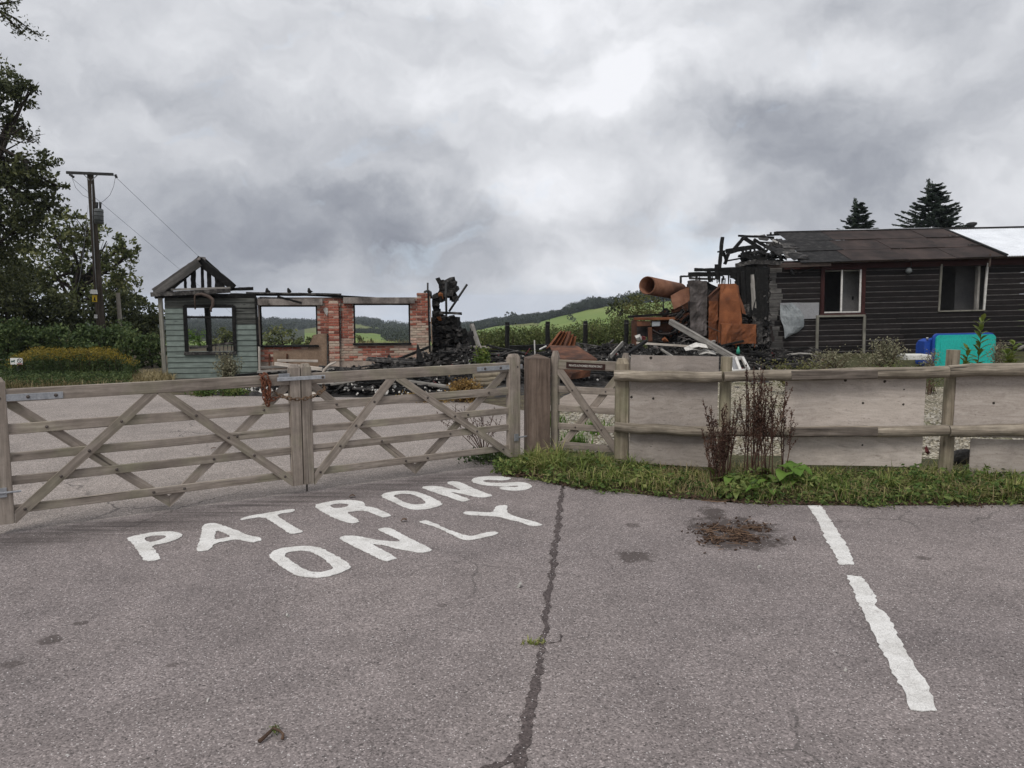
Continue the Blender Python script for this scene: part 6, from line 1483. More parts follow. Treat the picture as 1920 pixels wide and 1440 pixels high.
# goldenrod bank
gd = thing('goldenrod', 'bank of yellow flowering goldenrod in front of the brambles', 'plant', gpt(130, 17.8))
C = []; CF = []; vs, fs = [], []
for i in range(700):
    px = R.uniform(5, 246); Y = R.uniform(17.2, 18.6); b = gpt(px, Y); k = min(1, 1.7 * math.sin(min(1, max(0, (px - 10) / 240)) * math.pi))
    h = (.42 + .26 * k) * R.uniform(.8, 1.08); tip = b + V((R.gauss(0, .05), R.gauss(0, .05), h))
    if i % 3 == 0: rodpts([b, b.lerp(tip, .6), tip], [.006, .005, .003], 3, vs, fs, cap=False)
    for _ in range(26): C.append(tuple(b.lerp(tip, R.uniform(.05, .92)) + V((R.gauss(0, .05), R.gauss(0, .05), 0))))
    if R.random() < .15 + .6 * k:
        for _ in range(16): s = R.random(); CF.append(tuple(tip + V((R.gauss(0, .05), R.gauss(0, .05), -.09 * s + .03))))
o = mk('stem', vs, fs, mt['twig'], gd); o['kind'] = 'stuff'; leafmesh('leaves', C, NR.uniform(.025, .045, len(C)), mt['leaf_bramble'], gd, .25); leafmesh('flowers', CF, NR.uniform(.012, .026, len(CF)), mt['leaf_gold'], gd, .5)
# dry grass strip under the brambles
C = [tuple(gpt(R.uniform(225, 318), R.uniform(16.9, 18.6))) for _ in range(2600)]
tag(blades('dry_grass', C, NR.uniform(.08, .30, len(C)), mt['dry_grass'], None, .006, .8), 'dry straw coloured grass at the cabin corner', 'grass', kind='stuff')
C = [tuple(gpt(R.uniform(-80, 240), R.uniform(15.9, 17.6))) for _ in range(9000)]
tag(leafmesh('rough_weeds', [(x, y, z + R.uniform(0, .30)) for x, y, z in C], NR.uniform(.015, .04, len(C)), mt['leaf_bramble'], None, .4), 'dark low weeds before the goldenrod', 'weeds', kind='stuff')
C = [tuple(gpt(R.uniform(-80, 300), R.uniform(15.8, 17.4))) for _ in range(3500)]
tag(blades('rough_grass', C, NR.uniform(.08, .28, len(C)), mt['dry_grass'], None, .006, .8), 'thin brown grass along the back of the yard', 'grass', kind='stuff')
# overhanging conifer twig, its tree stands outside the picture
lr = thing('larch', 'feathery dark branch hanging into the top left corner', 'tree', gpt(-320, 13))
vs, fs = [], []; tb = gpt(-320, 13); tt = V((tb.x, tb.y, 9.5)); rodpts([tb, tt], [.2, .08], 8, vs, fs); C = []
for lst in ([(-320, -60), (-150, -20), (-20, 10), (30, 35), (60, 58), (78, 68)], [(-20, 10), (15, 5), (32, 2)], [(-60, 0), (0, 22), (28, 48), (44, 62)], [(-100, -30), (-30, -25), (20, -12)]):
    p = [P(x, y, 13 + .3 * k) for k, (x, y) in enumerate(lst)]; rodpts(p, [.03 - .026 * k / (len(p) - 1) for k in range(len(p))], 5, vs, fs)
    for a, b in zip(p, p[1:]):
        for _ in range(int((b - a).length * 60)):
            s = a.lerp(b, R.random()); e = s + V((R.gauss(0, .10), R.gauss(0, .10), R.gauss(-.03, .07)))
            if R.random() < .3: rodpts([s, e], [.004, .002], 3, vs, fs, cap=False)
            for _ in range(5): C.append(tuple(s.lerp(e, R.uniform(.2, 1.1))))
mk('trunk', vs, fs, mt['bark'], lr); leafmesh('crown', C, NR.uniform(.018, .04, len(C)), mt['leaf_dark'], lr, .35)
# dead twigs in the oak gap
ot = thing('bare_oak_bough', 'leafless forked bough between the two dark crowns at the left edge', 'branch', P(-40, 262, 24.6)); vs, fs = [], []
for lst in ([(-60, 250), (-10, 256), (25, 250), (50, 262), (72, 252)], [(25, 250), (40, 240), (55, 246)], [(0, 255), (22, 262), (44, 268), (60, 262)], [(50, 262), (62, 268), (70, 262)]):
    p = [P(x, y, 24.6) for x, y in lst]; rodpts(p, [.03 - .022 * k / (len(p) - 1) for k in range(len(p))], 5, vs, fs)
    for a, b in zip(p, p[1:]):
        for _ in range(5):
            s = a.lerp(b, R.random()); rodpts([s, s + V((R.gauss(.05, .12), 0, R.gauss(.05, .14)))], [.010, .004], 3, vs, fs)
mk('bough', vs, fs, mt['bark'], ot); leafmesh('sparse_leaves', [tuple(P(R.uniform(10, 75), R.gauss(256, 8), 24.6)) for _ in range(160)], .05, mt['leaf_dark'], ot)

# ------------------------------------------------------------------ utility pole
DP = 30.0
up = thing('utility_pole', 'tarred wooden utility pole with a crossarm and transformer', 'utility pole', gpt(186, DP))
pole_top = P(169, 323, DP); pole_b = gpt(186.5, DP)
log('pole', pole_b, pole_top, .16, .115, mt['pole'], up, 12, 8, .004)
ca, cb_ = P(125, 323.5, DP - .15), P(212, 327, DP - .15)
bar('crossarm', ca, cb_, .10, .10, mt['steel_dark'], up)
for x0, x1 in ((157, 168), (184, 172)): bar('brace', P(x0, 327, DP - .12), P(x1, 338, DP - .12), .04, .02, mt['galv'], up)
for x, y in ((133, 330), (216, 331)):
    s = P(x if x > 200 else x - 3, y - 4, DP - .2); e = P(x + (3 if x > 200 else 6), y + 3, DP - .2); rod('insulator', [s.lerp(e, k / 6) for k in range(7)], [.02, .06, .03, .06, .03, .06, .02], mt['steel_dark'], up, 8)
tk = rod('transformer', [P(185.5, 420, DP - .3), P(185.5, 419, DP - .3), P(185, 393, DP - .3), P(185, 391, DP - .3)], [.12, .165, .165, .12], mt['tank'], up, 14)
for x in (182, 188): rod('bushing', [P(x, 392, DP - .3), P(x, 379, DP - .3)], [.035, .05, ][:2], mt['steel_dark'], tk, 8)
for y in (397, 405, 413): rod('band', [P(185, y + .6, DP - .3), P(185, y - .6, DP - .3)], .175, mt['steel_dark'], tk, 14)
bar('yellow_plate', P(177.5, 566, DP - .2), P(177.5, 553, DP - .2), .19, .012, mt['yellow'], up, up=V((0, -1, 0)))
bar('plate_print', P(177.5, 564, DP - .21), P(177.5, 557, DP - .21), .09, .012, mt['black'], up, up=V((0, -1, 0)), taper=.3)
bar('white_cap', P(176, 551, DP - .22), P(176, 543, DP - .22), .26, .10, mt['white'], up, up=V((0, -1, 0)), taper=.8)
for y0, y1 in ((596.5, 593), (592, 590)): bar('white_label', P(179.5, y0, DP - .22), P(179.5, y1, DP - .22), .13, .012, mt['white'], up, up=V((0, -1, 0)))
def wire(name, label, pts, r, sag=0.):
    vs_ = []
    for i in range(17):
        t_ = i / 16; p = pts[0].lerp(pts[1], t_); p.z -= sag * 4 * t_ * (1 - t_); vs_.append(p)
    o = rod(name, vs_, r, mt['wire'], None, 5); tag(o, label, 'cable'); return o
wire('overhead_wire', 'upper overhead wire running from the crossarm end past the cabin gable', [P(219, 334, DP - .2), P(560, 660, 150)], .007, .0)
wire('overhead_wire', 'lower overhead wire running from the pole to behind the cabin', [P(135, 334, DP - .2), P(520, 660, 150)], .007, .0)
for lst, lb in (([(216, 334), (213, 350), (206, 366), (194, 377), (187, 381)], 'looped jumper wire from the crossarm end to the transformer'), ([(136, 336), (142, 352), (155, 366), (168, 372), (180, 381)], 'looped jumper wire from the crossarm start to the transformer'), ([(165, 385), (160, 440), (150, 520), (143, 548)], 'thin stay wire slanting down beside the utility pole')):
    o = rod('jumper_wire', [P(x, y, DP - .25) for x, y in lst], .007, mt['wire'] if len(lst) == 5 else mt['galv'], None, 5); tag(o, lb, 'cable')
rod('pole_cable', [P(x, y, DP - .18) for x, y in ((172, 345), (174, 420), (178, 500), (181, 548))], .014, mt['galv'], up, 5)
o = log('stub_pole', gpt(224, 29), P(221, 549, 29), .085, .07, mt['old_pole'], None, 10, 4, .004); tag(o, 'grey wooden stub pole standing in the thicket behind the utility pole', 'post')
o = log('leaning_stake', P(125, 672, 22.5), P(131, 621, 22.5), .035, .03, plain('pale_yellow_stake', (.34, .30, .14), .7), None, 8, 3, .0); tag(o, 'thin pale yellow stake leaning among the brambles', 'stake')
# small sign
sg = thing('small_sign', 'small white prohibition sign at the left edge of the thicket', 'sign', gpt(31, 17.2)); c = P(31, 677.5, 17.2)
bar('post', V((c.x, c.y + .03, -.03)), V((c.x, c.y + .03, c.z)), .05, .03, mt['steel_dark'], sg, up=V((0, -1, 0)))
bar('board', c + V((-.135, 0, 0)), c + V((.135, 0, 0)), .012, .145, mt['white'], sg, c=.003)
vs, fs = [], []; n = 20
for r_ in (.05, .036): vs += [c + V((.068 + r_ * math.cos(2 * math.pi * k / n), -.009, .012 + r_ * math.sin(2 * math.pi * k / n))) for k in range(n)]
mk('ring', vs, [(k, (k + 1) % n, n + (k + 1) % n, n + k) for k in range(n)], mt['black'], sg)
bar('slash', c + V((.040, -.011, .042)), c + V((.096, -.011, -.018)), .003, .012, mt['black'], sg)
bar('red_strip', c + V((.015, -.009, -.055)), c + V((.125, -.009, -.055)), .003, .02, mt['red'], sg)
prism('pictogram', [[(-.12, -.01), (-.10, -.04), (-.085, -.01), (-.06, -.01), (-.05, -.045), (-.04, -.01), (-.03, .03), (-.05, .035), (-.07, .015), (-.11, .02)]], c + V((0, -.008, 0)), V((1, 0, 0)), Z, .002, plain('green_print', (.03, .07, .05), .7), sg)

# ------------------------------------------------------------------ spruces behind the shed
def spruce(label, px, ytop, Y, base_w, nwh, seed):
    top = P(px, ytop, Y); b = gpt(px, Y); h = top.z - b.z; t = thing('spruce', label, 'tree', b, 'spruces behind the shed'); vs, fs = [], []
    rodpts([b, b.lerp(top, .6), top], [.16, .07, .012], 8, vs, fs); C, D = [], []
    for i in range(nwh):
        f = i / nwh; z = h * (.05 + .93 * f); rad = base_w * (1 - f) ** .82 + .04; k = 9
        for j in range(k):
            a = 2 * math.pi * (j + R.random() * .8) / k + i; L = rad * R.uniform(.7, 1.18); d = V((math.cos(a), math.sin(a), 0)); s = b + Z * (z + R.uniform(-.1, .1))
            e = s + d * L + Z * (L * R.uniform(-.05, .38)); m = s.lerp(e, .5) - Z * L * .06
            rodpts([s, m, e], [.018, .012, .004], 4, vs, fs, cap=False)
            for q_ in range(int(12 + L * 44)):
                u_ = R.uniform(.12, 1.02); o = s.lerp(m, u_ * 2) if u_ < .5 else m.lerp(e, u_ * 2 - 1); sd = d.cross(Z) * R.choice((-1, 1)); L2 = .34 * L * (1.08 - u_) * R.uniform(.4, 1) + .05
                e2 = o + (sd * .8 + d * .7 + Z * R.uniform(-.2, .3)).normalized() * L2
                for w_ in (.25, .6, .95): C.append(tuple(o.lerp(e2, w_))); dd = (e2 - o).normalized(); D.append((dd.x, dd.y, dd.z))
    for _ in range(160):
        u_ = R.uniform(.86, 1.0); o = b.lerp(top, u_); C.append(tuple(o + V((R.gauss(0, .05), R.gauss(0, .05), 0)) * (1.15 - u_) * 6)); D.append((R.gauss(0, .5), R.gauss(0, .5), 1))
    mk('trunk', vs, fs, mt['bark'], t); leafmesh('crown', C, NR.uniform(.06, .12, len(C)), mt['spruce'], t, .30, dirs=np.array(D)); return t
spruce('broad dark spruce standing behind the brown shed roof', 1742, 336, 42, 4.3, 36, 1)
spruce('smaller slender spruce behind the burnt end of the roof', 1604, 372, 44, 2.9, 32, 2)
# ------------------------------------------------------------------ hedge, bush and trees past the ruin
hd = thing('hedge', 'rough leafy hedge behind the burnt floor', 'hedge', gpt(1030, 27)); C = []; vs, fs = [], []
for i in range(330):
    px = R.uniform(850, 1210); D = R.uniform(25.6, 28.4); b = gpt(px, D); yt = interp(px, [(850, 628), (900, 622), (960, 616), (1000, 612), (1050, 612), (1120, 600), (1200, 592)]); h = P(px, yt, 27).z * R.uniform(.62, 1.08)
    tip = b + V((R.gauss(0, .12), R.gauss(0, .12), h)); rodpts([b, tip], [.012, .004], 3, vs, fs, cap=False)
    for _ in range(95): C.append(tuple(b.lerp(tip, R.random() ** .75) + V((R.gauss(0, .11), R.gauss(0, .11), R.gauss(0, .06)))))
mk('stems', vs, fs, mt['twig'], hd); leafmesh('foliage', C, NR.uniform(.025, .055, len(C)), mt['leaf_hedge'], hd, .5)
tree('olive_bush', 'tall olive green bush under the big rusty pipe', 'bush', gpt(1225, 32), pb([(1190, 575, 26), (1215, 570, 26), (1240, 580, 26), (1175, 595, 24), (1205, 605, 28), (1250, 610, 26), (1230, 600, 20, -.5), (1270, 590, 26, .3)], 32), 60, .055, 'leaf_bush', .06, 14, .15, shell=.6)
tree('dark_hedge_tree', 'dark round tree between the pasture and the olive bush', 'tree', gpt(1160, 60), pb([(1160, 570, 14), (1150, 582, 12), (1172, 580, 16), (1180, 566, 16), (1195, 560, 14)], 60), 14, .14, 'leaf_dark', .12, 14, .22)
tree('valley_tree', 'broad leafy tree filling the first brick window opening', 'tree', V((*gpt(525, 60).xy, -2.6)), pb([(525, 625, 18), (505, 640, 18), (550, 632, 18), (570, 645, 14), (535, 650, 22), (500, 655, 18)], 60), 13, .15, 'leaf_mid', .2, 14, .22)
tree('valley_tree', 'bright green shrub seen through the green cabin window', 'tree', V((*gpt(370, 34).xy, -.3)), pb([(368, 625, 15), (362, 640, 14), (378, 640, 14)], 34), 70, .06, 'leaf_bright', .05, 14, .15)
tree('valley_tree', 'dark green shrub right of the mullion in the green cabin window', 'tree', V((*gpt(418, 50).xy, -1.6)), pb([(415, 625, 15), (432, 630, 14), (408, 640, 14), (425, 645, 18), (445, 640, 14)], 50), 26, .11, 'leaf_mid', .1, 14, .2)
for px, yy, rr_, lb in ((680, 636, 10, 'small dark shrub at the foot of the second brick window'), (590, 636, 8, 'small shrub at the right jamb of the first brick window')):
    tree('valley_shrub', lb, 'bush', V((*gpt(px, 45).xy, -1.3)), pb([(px, yy, rr_), (px + 8, yy + 6, rr_), (px - 8, yy + 5, rr_)], 45), 40, .09, 'leaf_mid', .05, 12, .15)
C = [(P(R.uniform(660, 775), 640, 23.5)) for _ in range(1800)]; C = [(c.x, c.y + R.uniform(-.6, .6), -.03) for c in C]
tag(blades('tall_grass', C, NR.uniform(.3, .62, len(C)) * 1.25, mt['dry_grass'], None, .010, .5), 'tall pale grass standing behind the brick wall', 'grass', kind='stuff')
# charred fence posts in front of the hedge
for px, yt, lb in ((886, 606, 'charred hedge post with a pale scorched side next to the stack'), (951, 604, 'charred hedge post, second from the stack'), (1027, 603, 'tall charred hedge post above the corrugated sheet'), (1098, 602, 'charred hedge post right of the corrugated sheet'), (1175, 600, 'charred hedge post nearest the rusted range')):
    b = gpt(px, 23.6); t_ = P(px, yt, 23.6); o = thing('charred_post', lb, 'post', b, 'charred posts along the hedge'); log('shaft', b, t_, .075, .07, mt['char'], o, 9, 6, .006)
    z = P(px, yt + 7, 23.6); rod('pale_band', [z, z + Z * .03], .078, mt['char_grey'], o, 9)
o = bar('leaning_timber', P(900, 655, 21.5), P(884, 608, 21.8), .10, .08, mt['ash_wood'], None, seg=6, jit=.15); tag(o, 'scorched pale timber leaning against the first hedge post', 'timber')
# ------------------------------------------------------------------ far woods and hedgerows
def farwood(name, label, spots, q_, size):
    C, S = [], []
    for p, r in spots:
        n = q_; d = unit(NR.normal(size=(n, 3))); rad = r * NR.uniform(.35, 1, (n, 1)) ** .5
        C.append(np.array([p.x, p.y, p.z + r * .85])[None] + d * rad * np.array([1, 1, .95])); S.append(np.full(n, r * size))
    o = leafmesh(name, np.concatenate(C), np.concatenate(S) * NR.uniform(.7, 1.3, sum(len(x) for x in S)), mt['leaf_far'], None, .7); tag(o, label, 'woodland', kind='stuff')
sp = []
for _ in range(3400):
    px = R.uniform(250, 880); yr = interp(px, RIDGE); lim = interp(px, [(250, 640), (480, 632), (545, 622), (560, 612), (600, 613), (660, 606), (712, 616), (722, 640), (770, 648), (880, 630)])
    y = yr + (lim - yr) * R.random() ** 1.1
    p, r = terr_pt(px, y); sp.append((p, R.uniform(1.7, 3.1) * (r / 800) ** .35))
farwood('far_woodland', 'dark wooded hillside seen through the brick window openings', sp, 34, .22)
sp = []
for _ in range(700):
    px = R.uniform(865, 1070); yr = interp(px, RIDGE); y = yr + R.uniform(0, 1) ** 1.3 * interp(px, [(865, 12), (900, 8), (960, 7), (1070, 3)]); p, r = terr_pt(px, y); sp.append((p, R.uniform(1.0, 1.9)))
farwood('ridge_woodland', 'dark belt of trees along the ridge above the pasture', sp, 50, .22)
for x0, x1, h, n_, lb in ((1056, 1092, 3.2, 34, 'first dark clump of trees on the hill crest'), (1080, 1133, 3.7, 50, 'largest dark clump of trees on the hill crest'), (1138, 1260, 3.6, 70, 'dark trees on the crest behind the olive bush')):
    sp = []
    for _ in range(n_):
        px = R.uniform(x0, x1); yr = interp(px, RIDGE); p, r = terr_pt(px, yr + R.uniform(-.2, 3)); sp.append((p, h * R.uniform(.6, 1.05) * (.7 + .3 * math.sin((px - x0) / (x1 - x0) * math.pi))))
    farwood('crest_trees', lb, sp, 170, .13)
sp = []
for lst in ([(880, 622), (930, 611), (990, 606), (1003, 604)], [(968, 604), (985, 598), (1003, 600), (1010, 607)], [(1003, 606), (1030, 598), (1060, 590), (1125, 573)], [(880, 601), (930, 601)], [(666, 624), (700, 624), (722, 628)], [(950, 603), (965, 604)], [(600, 612), (560, 618)], [(780, 628), (850, 622)]):
    for a, b in zip(lst, lst[1:]):
        n_ = int(math.hypot(b[0] - a[0], b[1] - a[1]) * 1.1)
        for k in range(n_):
            px = a[0] + (b[0] - a[0]) * k / n_; y = a[1] + (b[1] - a[1]) * k / n_; p, r = terr_pt(px, y); sp.append((p, R.uniform(.7, 1.3) * max(.8, r / 320)))
for px, y, r_ in ((957, 603, 4.2), (962, 604, 3.5), (700, 623, 3.0), (708, 622, 3.4), (1075, 603, 1.2), (1069, 600, 1.6)):
    p, r = terr_pt(px, y); sp.append((p, r_))
farwood('field_hedgerows', 'dark hedgerows dividing the green pastures', sp, 70, .2)

# ================================================================== WEEDS AROUND THE FENCE
def inv(px, Y): p = P(px, 800, Y); return V((p.x, p.y, .018))
ev = [(v.x, v.y) for v in edge_g]
def verge_y0(x): return interp(x, ev) + .05 + .12 * noise.noise(V((x * 2.3, 1, 0))) + .05 * noise.noise(V((x * 9, 2, 0)))
def verge_pts(n, x0, x1, y1, bias=1.0):
    out = []
    for _ in range(n):
        x = R.uniform(x0, x1); a = verge_y0(x); b = y1(x); out.append((x, a + .0 + (b - a) * R.random() ** bias + R.gauss(0, .02), .018))
    return out
back = lambda x: interp(x, [(-.1, 8.7), (.5, 9.1), (1.2, 8.6), (2.2, 8.2), (7, 8.0)])
C = []
for p in verge_pts(15000, -.15, 7.2, back, .8):
    k = noise.noise(V((p[0] * 1.9, p[1] * 2.6, 4))); k2 = noise.noise(V((p[0] * 5, p[1] * 5, 9)))
    if R.random() > .36 + 1.6 * k: continue
    C.append((p, interp(p[0], [(-.2, .05), (.3, .09), (.6, .19), (1.0, .13), (1.3, .09), (2.6, .11), (4, .12), (4.6, .09), (7, .09)]) * max(.25, .8 + 1.0 * k + .5 * k2) * R.uniform(.5, 1.3)))
tag(blades('verge_grass', [c for c, h in C], [h for c, h in C], mt['grass'], None, .0036, .9), 'unkempt grass along the foot of the fence', 'grass', kind='stuff')
C = verge_pts(7000, .2, 7.2, back); tag(blades('dead_grass', C, NR.uniform(.06, .2, len(C)), mt['dry_grass'], None, .003, 1.), 'dead straw among the verge grass', 'grass', kind='stuff')
C = [(x, y, z + R.uniform(0, .07)) for x, y, z in verge_pts(13000, -.2, 7.2, back, 1.0) if R.random() < .45 + 1.5 * noise.noise(V((x * 2.2, y * 3, 7)))]
tag(leafmesh('verge_weeds', C, NR.uniform(.010, .034, len(C)), mt['leaf_weed'], None, .6, .5), 'low leafy weeds spilling over the tarmac edge', 'weeds', kind='stuff')
C = [(x, y, z + R.uniform(0, .05)) for x, y, z in verge_pts(2500, 4.0, 7.2, lambda x: verge_y0(x) + .35)]
tag(leafmesh('verge_moss', C, NR.uniform(.008, .02, len(C)), mt['leaf_bush'], None, .7, .5), 'yellow green moss creeping along the tarmac edge', 'moss', kind='stuff')
C = [(R.gauss(-.25, .16), R.gauss(8.75, .12), R.uniform(.0, .12)) for _ in range(700)]
tag(leafmesh('gate_weeds', C, NR.uniform(.012, .03, len(C)), mt['leaf_bramble'], None, .6), 'dark weeds at the foot of the right gate hanging stile', 'weeds', kind='stuff')
for cx, cy, n_, hh, m, lb in ((.75, 9.6, 160, .28, 'leaf_bright', None), (1.15, 10.6, 120, .3, 'leaf_bright', None), (.62, 11.2, 120, .3, 'leaf_bright', None)):
    o = blades('path_weed', [(R.gauss(cx, .10), R.gauss(cy, .08), 0) for _ in range(n_)], NR.uniform(.4, 1, n_) * hh, mt[m], None, .007, .8)
    tag(o, {.75: 'grassy tuft in the gravel low behind the small gate', 1.15: 'bright tuft in the gravel beside the square post', .62: 'bright tuft behind the small gate hinge stile'}[cx], 'weed')
# long arching tufts
tp, th_ = [], []
for _ in range(120):
    x = R.choice((R.uniform(.1, 1.5), R.uniform(.1, 7.0), R.uniform(2.6, 5.5))); y = verge_y0(x) + R.uniform(.02, .75) * (back(x) - verge_y0(x)); hh = R.uniform(.12, .30) * (1.15 if x < 1.4 else .85)
    for _ in range(R.randint(18, 55)): tp.append((x + R.gauss(0, .035), y + R.gauss(0, .03), .018)); th_.append(hh * R.uniform(.55, 1.15))
tag(blades('grass_tufts', tp, th_, mt['grass'], None, .0045, 1.15), 'long arching grass tufts standing out of the verge', 'grass', kind='stuff')
C = []
for _ in range(150):
    x = R.uniform(-.05, 7.0); y = verge_y0(x) + R.uniform(-.03, .6) * (back(x) - verge_y0(x)); r_ = R.uniform(.05, .13); hh = R.uniform(.05, .2)
    for _ in range(45): C.append((x + R.gauss(0, r_), y + R.gauss(0, r_ * .6), .02 + hh * R.random()))
tag(leafmesh('leafy_weeds', C, NR.uniform(.014, .036, len(C)), mt['leaf_weed'], None, .5, .4), 'leafy weed clumps among the verge grass', 'weeds', kind='stuff')
C = [(p[0], p[1] - R.random() ** 2 * .10, .012) for p in verge_pts(2600, -.1, 7.2, lambda x: verge_y0(x) + .08)]
tag(chunks('edge_litter', C, [[R.uniform(.006, .02), R.uniform(.003, .008), .003] for _ in C], mt['twig'], None, tilt=.2), 'crumbs of soil and leaf litter along the tarmac edge', 'litter', kind='stuff')
C = []
for x, y, z in verge_pts(5000, .0, 7.2, back, .9):
    if noise.noise(V((x * 1.7, y * 2.4, 12))) > .02: C.append((x, y, z + R.uniform(0, .03)))
tag(leafmesh('dead_leaves', C, NR.uniform(.008, .03, len(C)), mt['dry_grass'], None, .3, .8), 'brown mat of dead stalks in the verge', 'litter', kind='stuff')
C = []
for _ in range(46):
    x = R.uniform(-.1, 7.0); y = interp(x, ev) - R.uniform(-.03, .09); r_ = R.uniform(.02, .06)
    for _ in range(30): C.append((x + R.gauss(0, r_ * 1.6), y + R.gauss(0, r_), .012 + R.uniform(0, .04)))
tag(leafmesh('edge_weeds', C, NR.uniform(.008, .024, len(C)), mt['leaf_weed'], None, .5, .5), 'weed runners creeping out over the tarmac edge', 'weeds', kind='stuff')
# broad leaves
def leafobj(name, base, az, L, Wd, rise, droop, m, parent, nseg=7, heart=.0):
    d = V((math.cos(az), math.sin(az), 0)); s = V((-d.y, d.x, 0)); vs, fs = [], []
    for i in range(nseg + 1):
        t_ = i / nseg; c = base + d * (L * t_ * .92) + Z * (rise * t_ - droop * t_ * t_)
        w_ = Wd * (math.sin(math.pi * min(1, t_ * .96 + .04)) ** .75 * (1 - .35 * t_) + heart * (1 - t_) * .5) * .5
        rip = .10 * Wd
        for k, q_ in enumerate((-1, -.5, 0, .5, 1)): vs.append(c + s * w_ * q_ * (1 + R.uniform(-.06, .06)) + Z * (abs(q_) * w_ * .35 + rip * .5 * math.sin(t_ * 14 + k) * abs(q_)))
    for i in range(nseg):
        for k in range(4): fs.append((i * 5 + k, i * 5 + k + 1, (i + 1) * 5 + k + 1, (i + 1) * 5 + k))
    return mk(name, vs, fs, m, parent, smooth=True)
def vg_at(px, frac):
    """a point in the verge under bearing px: 0 at the tarmac edge, 1 at the fence"""
    a = P(px, 560, 1.0); y0 = 7.0
    for _ in range(6): y0 = verge_y0(a.x * y0)
    y = y0 + (fd(px) - y0) * frac; return V((a.x * y, y, .018))
def dock(label, px, frac, nstem, h, spread, nleaf, leafL, seedy=1.0, yaw0=-1.57):
    b = vg_at(px, frac); t = thing('dock_plant', label, 'plant', b, 'seeding dock plants'); vs, fs, C = [], [], []
    for i in range(nstem):
        s = b + V((R.gauss(0, spread * .35), R.gauss(0, .03), 0)); e = s + V((R.gauss(0, spread), R.gauss(0, .06), h * R.uniform(.72, 1.05))); m = s.lerp(e, .5) + V((R.gauss(0, .02), 0, 0))
        rodpts([s, m, e], [.006, .005, .0022], 5, vs, fs)
        for k in range(int(11 * seedy) + 3):
            u_ = R.uniform(.35, .95); o = s.lerp(m, u_ * 2) if u_ < .5 else m.lerp(e, u_ * 2 - 1); L = R.uniform(.08, .24) * (1.25 - u_) * h; a = R.choice((-1, 1)) * R.uniform(.15, .55)
            e2 = o + V((math.sin(a) * L, R.gauss(0, .03), math.cos(a) * L)); rodpts([o, e2], [.0022, .001], 3, vs, fs, cap=False)
            for j in range(int(L * 115 * seedy)):
                q_ = o.lerp(e2, (j + R.random()) / (L * 115 * seedy)); C.append(tuple(q_ + V((R.gauss(0, .005), R.gauss(0, .005), 0))))
        for j in range(int(h * 55 * seedy)): C.append(tuple(s.lerp(e, R.uniform(.55, 1)) + V((R.gauss(0, .006), R.gauss(0, .006), 0))))
    mk('stalks', vs, fs, mt['seed'], t); leafmesh('seeds', C, NR.uniform(.005, .011, len(C)), mt['seed'], t, .8)
    for i in range(nleaf):
        leafobj('leaf', b + V((R.gauss(0, spread * .5), R.gauss(-.03, .04), R.uniform(.0, .14))), R.uniform(0, 6.28), leafL * R.uniform(.7, 1.2), leafL * .36, leafL * R.uniform(.35, .9), leafL * R.uniform(.3, .8), mt['dock_leaf'], t)
    return t
dock('reddish brown dock stalks leaning left before the round post', 1368, .55, 12, .88, .11, 7, .22)
dock('low bushy dock spray nearest the brownish plywood', 1352, .45, 8, .56, .09, 5, .18)
dock('tall dense cluster of dark dock stalks between the plywood sheets', 1418, .6, 12, 1.18, .17, 9, .25)
dock('dock stalks crossing the left edge of the pale plywood', 1448, .6, 7, 1.12, .14, 6, .25)
dock('single tall dock stalk standing before the pale plywood', 1480, .6, 3, 1.08, .04, 3, .2)
# dock behind the right gate
b = V((-.33, 9.0, 0)); t = thing('dock_plant', 'dark dock plant growing behind the right gate', 'plant', b, 'seeding dock plants'); vs, fs, C = [], [], []
for i in range(12):
    e = b + V((R.gauss(-.12, .22), R.gauss(0, .12), R.uniform(.3, .6))); rodpts([b, b.lerp(e, .5) + V((0, 0, .05)), e], [.006, .004, .002], 4, vs, fs)
    for k in range(5):
        o = b.lerp(e, R.uniform(.4, .95)); e2 = o + V((R.gauss(-.02, .05), R.gauss(0, .04), R.uniform(.05, .14))); rodpts([o, e2], [.003, .0015], 3, vs, fs, cap=False)
        for j in range(10): C.append(tuple(o.lerp(e2, R.random())))
mk('stalks', vs, fs, mt['seed'], t); leafmesh('seeds', C, .009, mt['seed'], t, .7)
# burdock with big leaves
b = vg_at(1500, .45); bd_ = thing('burdock', 'big leaved bright green burdock at the foot of the pale plywood', 'plant', b)
for i, (dx, az, L, zz, ri, dr) in enumerate(((0, -1.5, .17, .22, .05, .10), (.05, -.6, .16, .20, .05, .10), (-.07, -2.4, .16, .18, .05, .10), (.02, -1.0, .15, .14, .03, .10), (-.03, -2.0, .16, .11, .03, .11), (.12, -.3, .15, .10, .04, .10), (-.12, -2.9, .15, .09, .04, .10), (.07, -1.3, .15, .06, .03, .08), (.0, .8, .15, .22, .06, .05), (-.04, 2.3, .15, .21, .06, .05), (.2, -1.2, .14, .06, .05, .08), (.17, -.6, .12, .10, .05, .08))):
    o_ = b + V((dx, R.gauss(0, .03), zz)); leafobj('leaf', o_, az, L, L * 1.0, ri, dr, mt['leaf_bright'], bd_, 8, .9)
    rod('petiole', [b + V((dx * .2, 0, 0)), b.lerp(o_, .6), o_ + V((0, 0, .0))], [.008, .006, .004], mt['leaf_bright'], bd_, 5)
b = vg_at(1390, .12); bd2 = thing('broad_leaf_weed', 'broad leaved weed hanging over the tarmac edge under the dock stalks', 'plant', b)
for i in range(16):
    o = vg_at(1375 + R.uniform(0, 150), R.uniform(.1, .4)); leafobj('leaf', o + Z * R.uniform(.04, .14), R.uniform(-2.9, -.3), R.uniform(.11, .19), R.uniform(.07, .11), .06, R.uniform(.05, .13), mt['leaf_weed' if i % 3 else 'leaf_bright'], bd2, 7, .3)
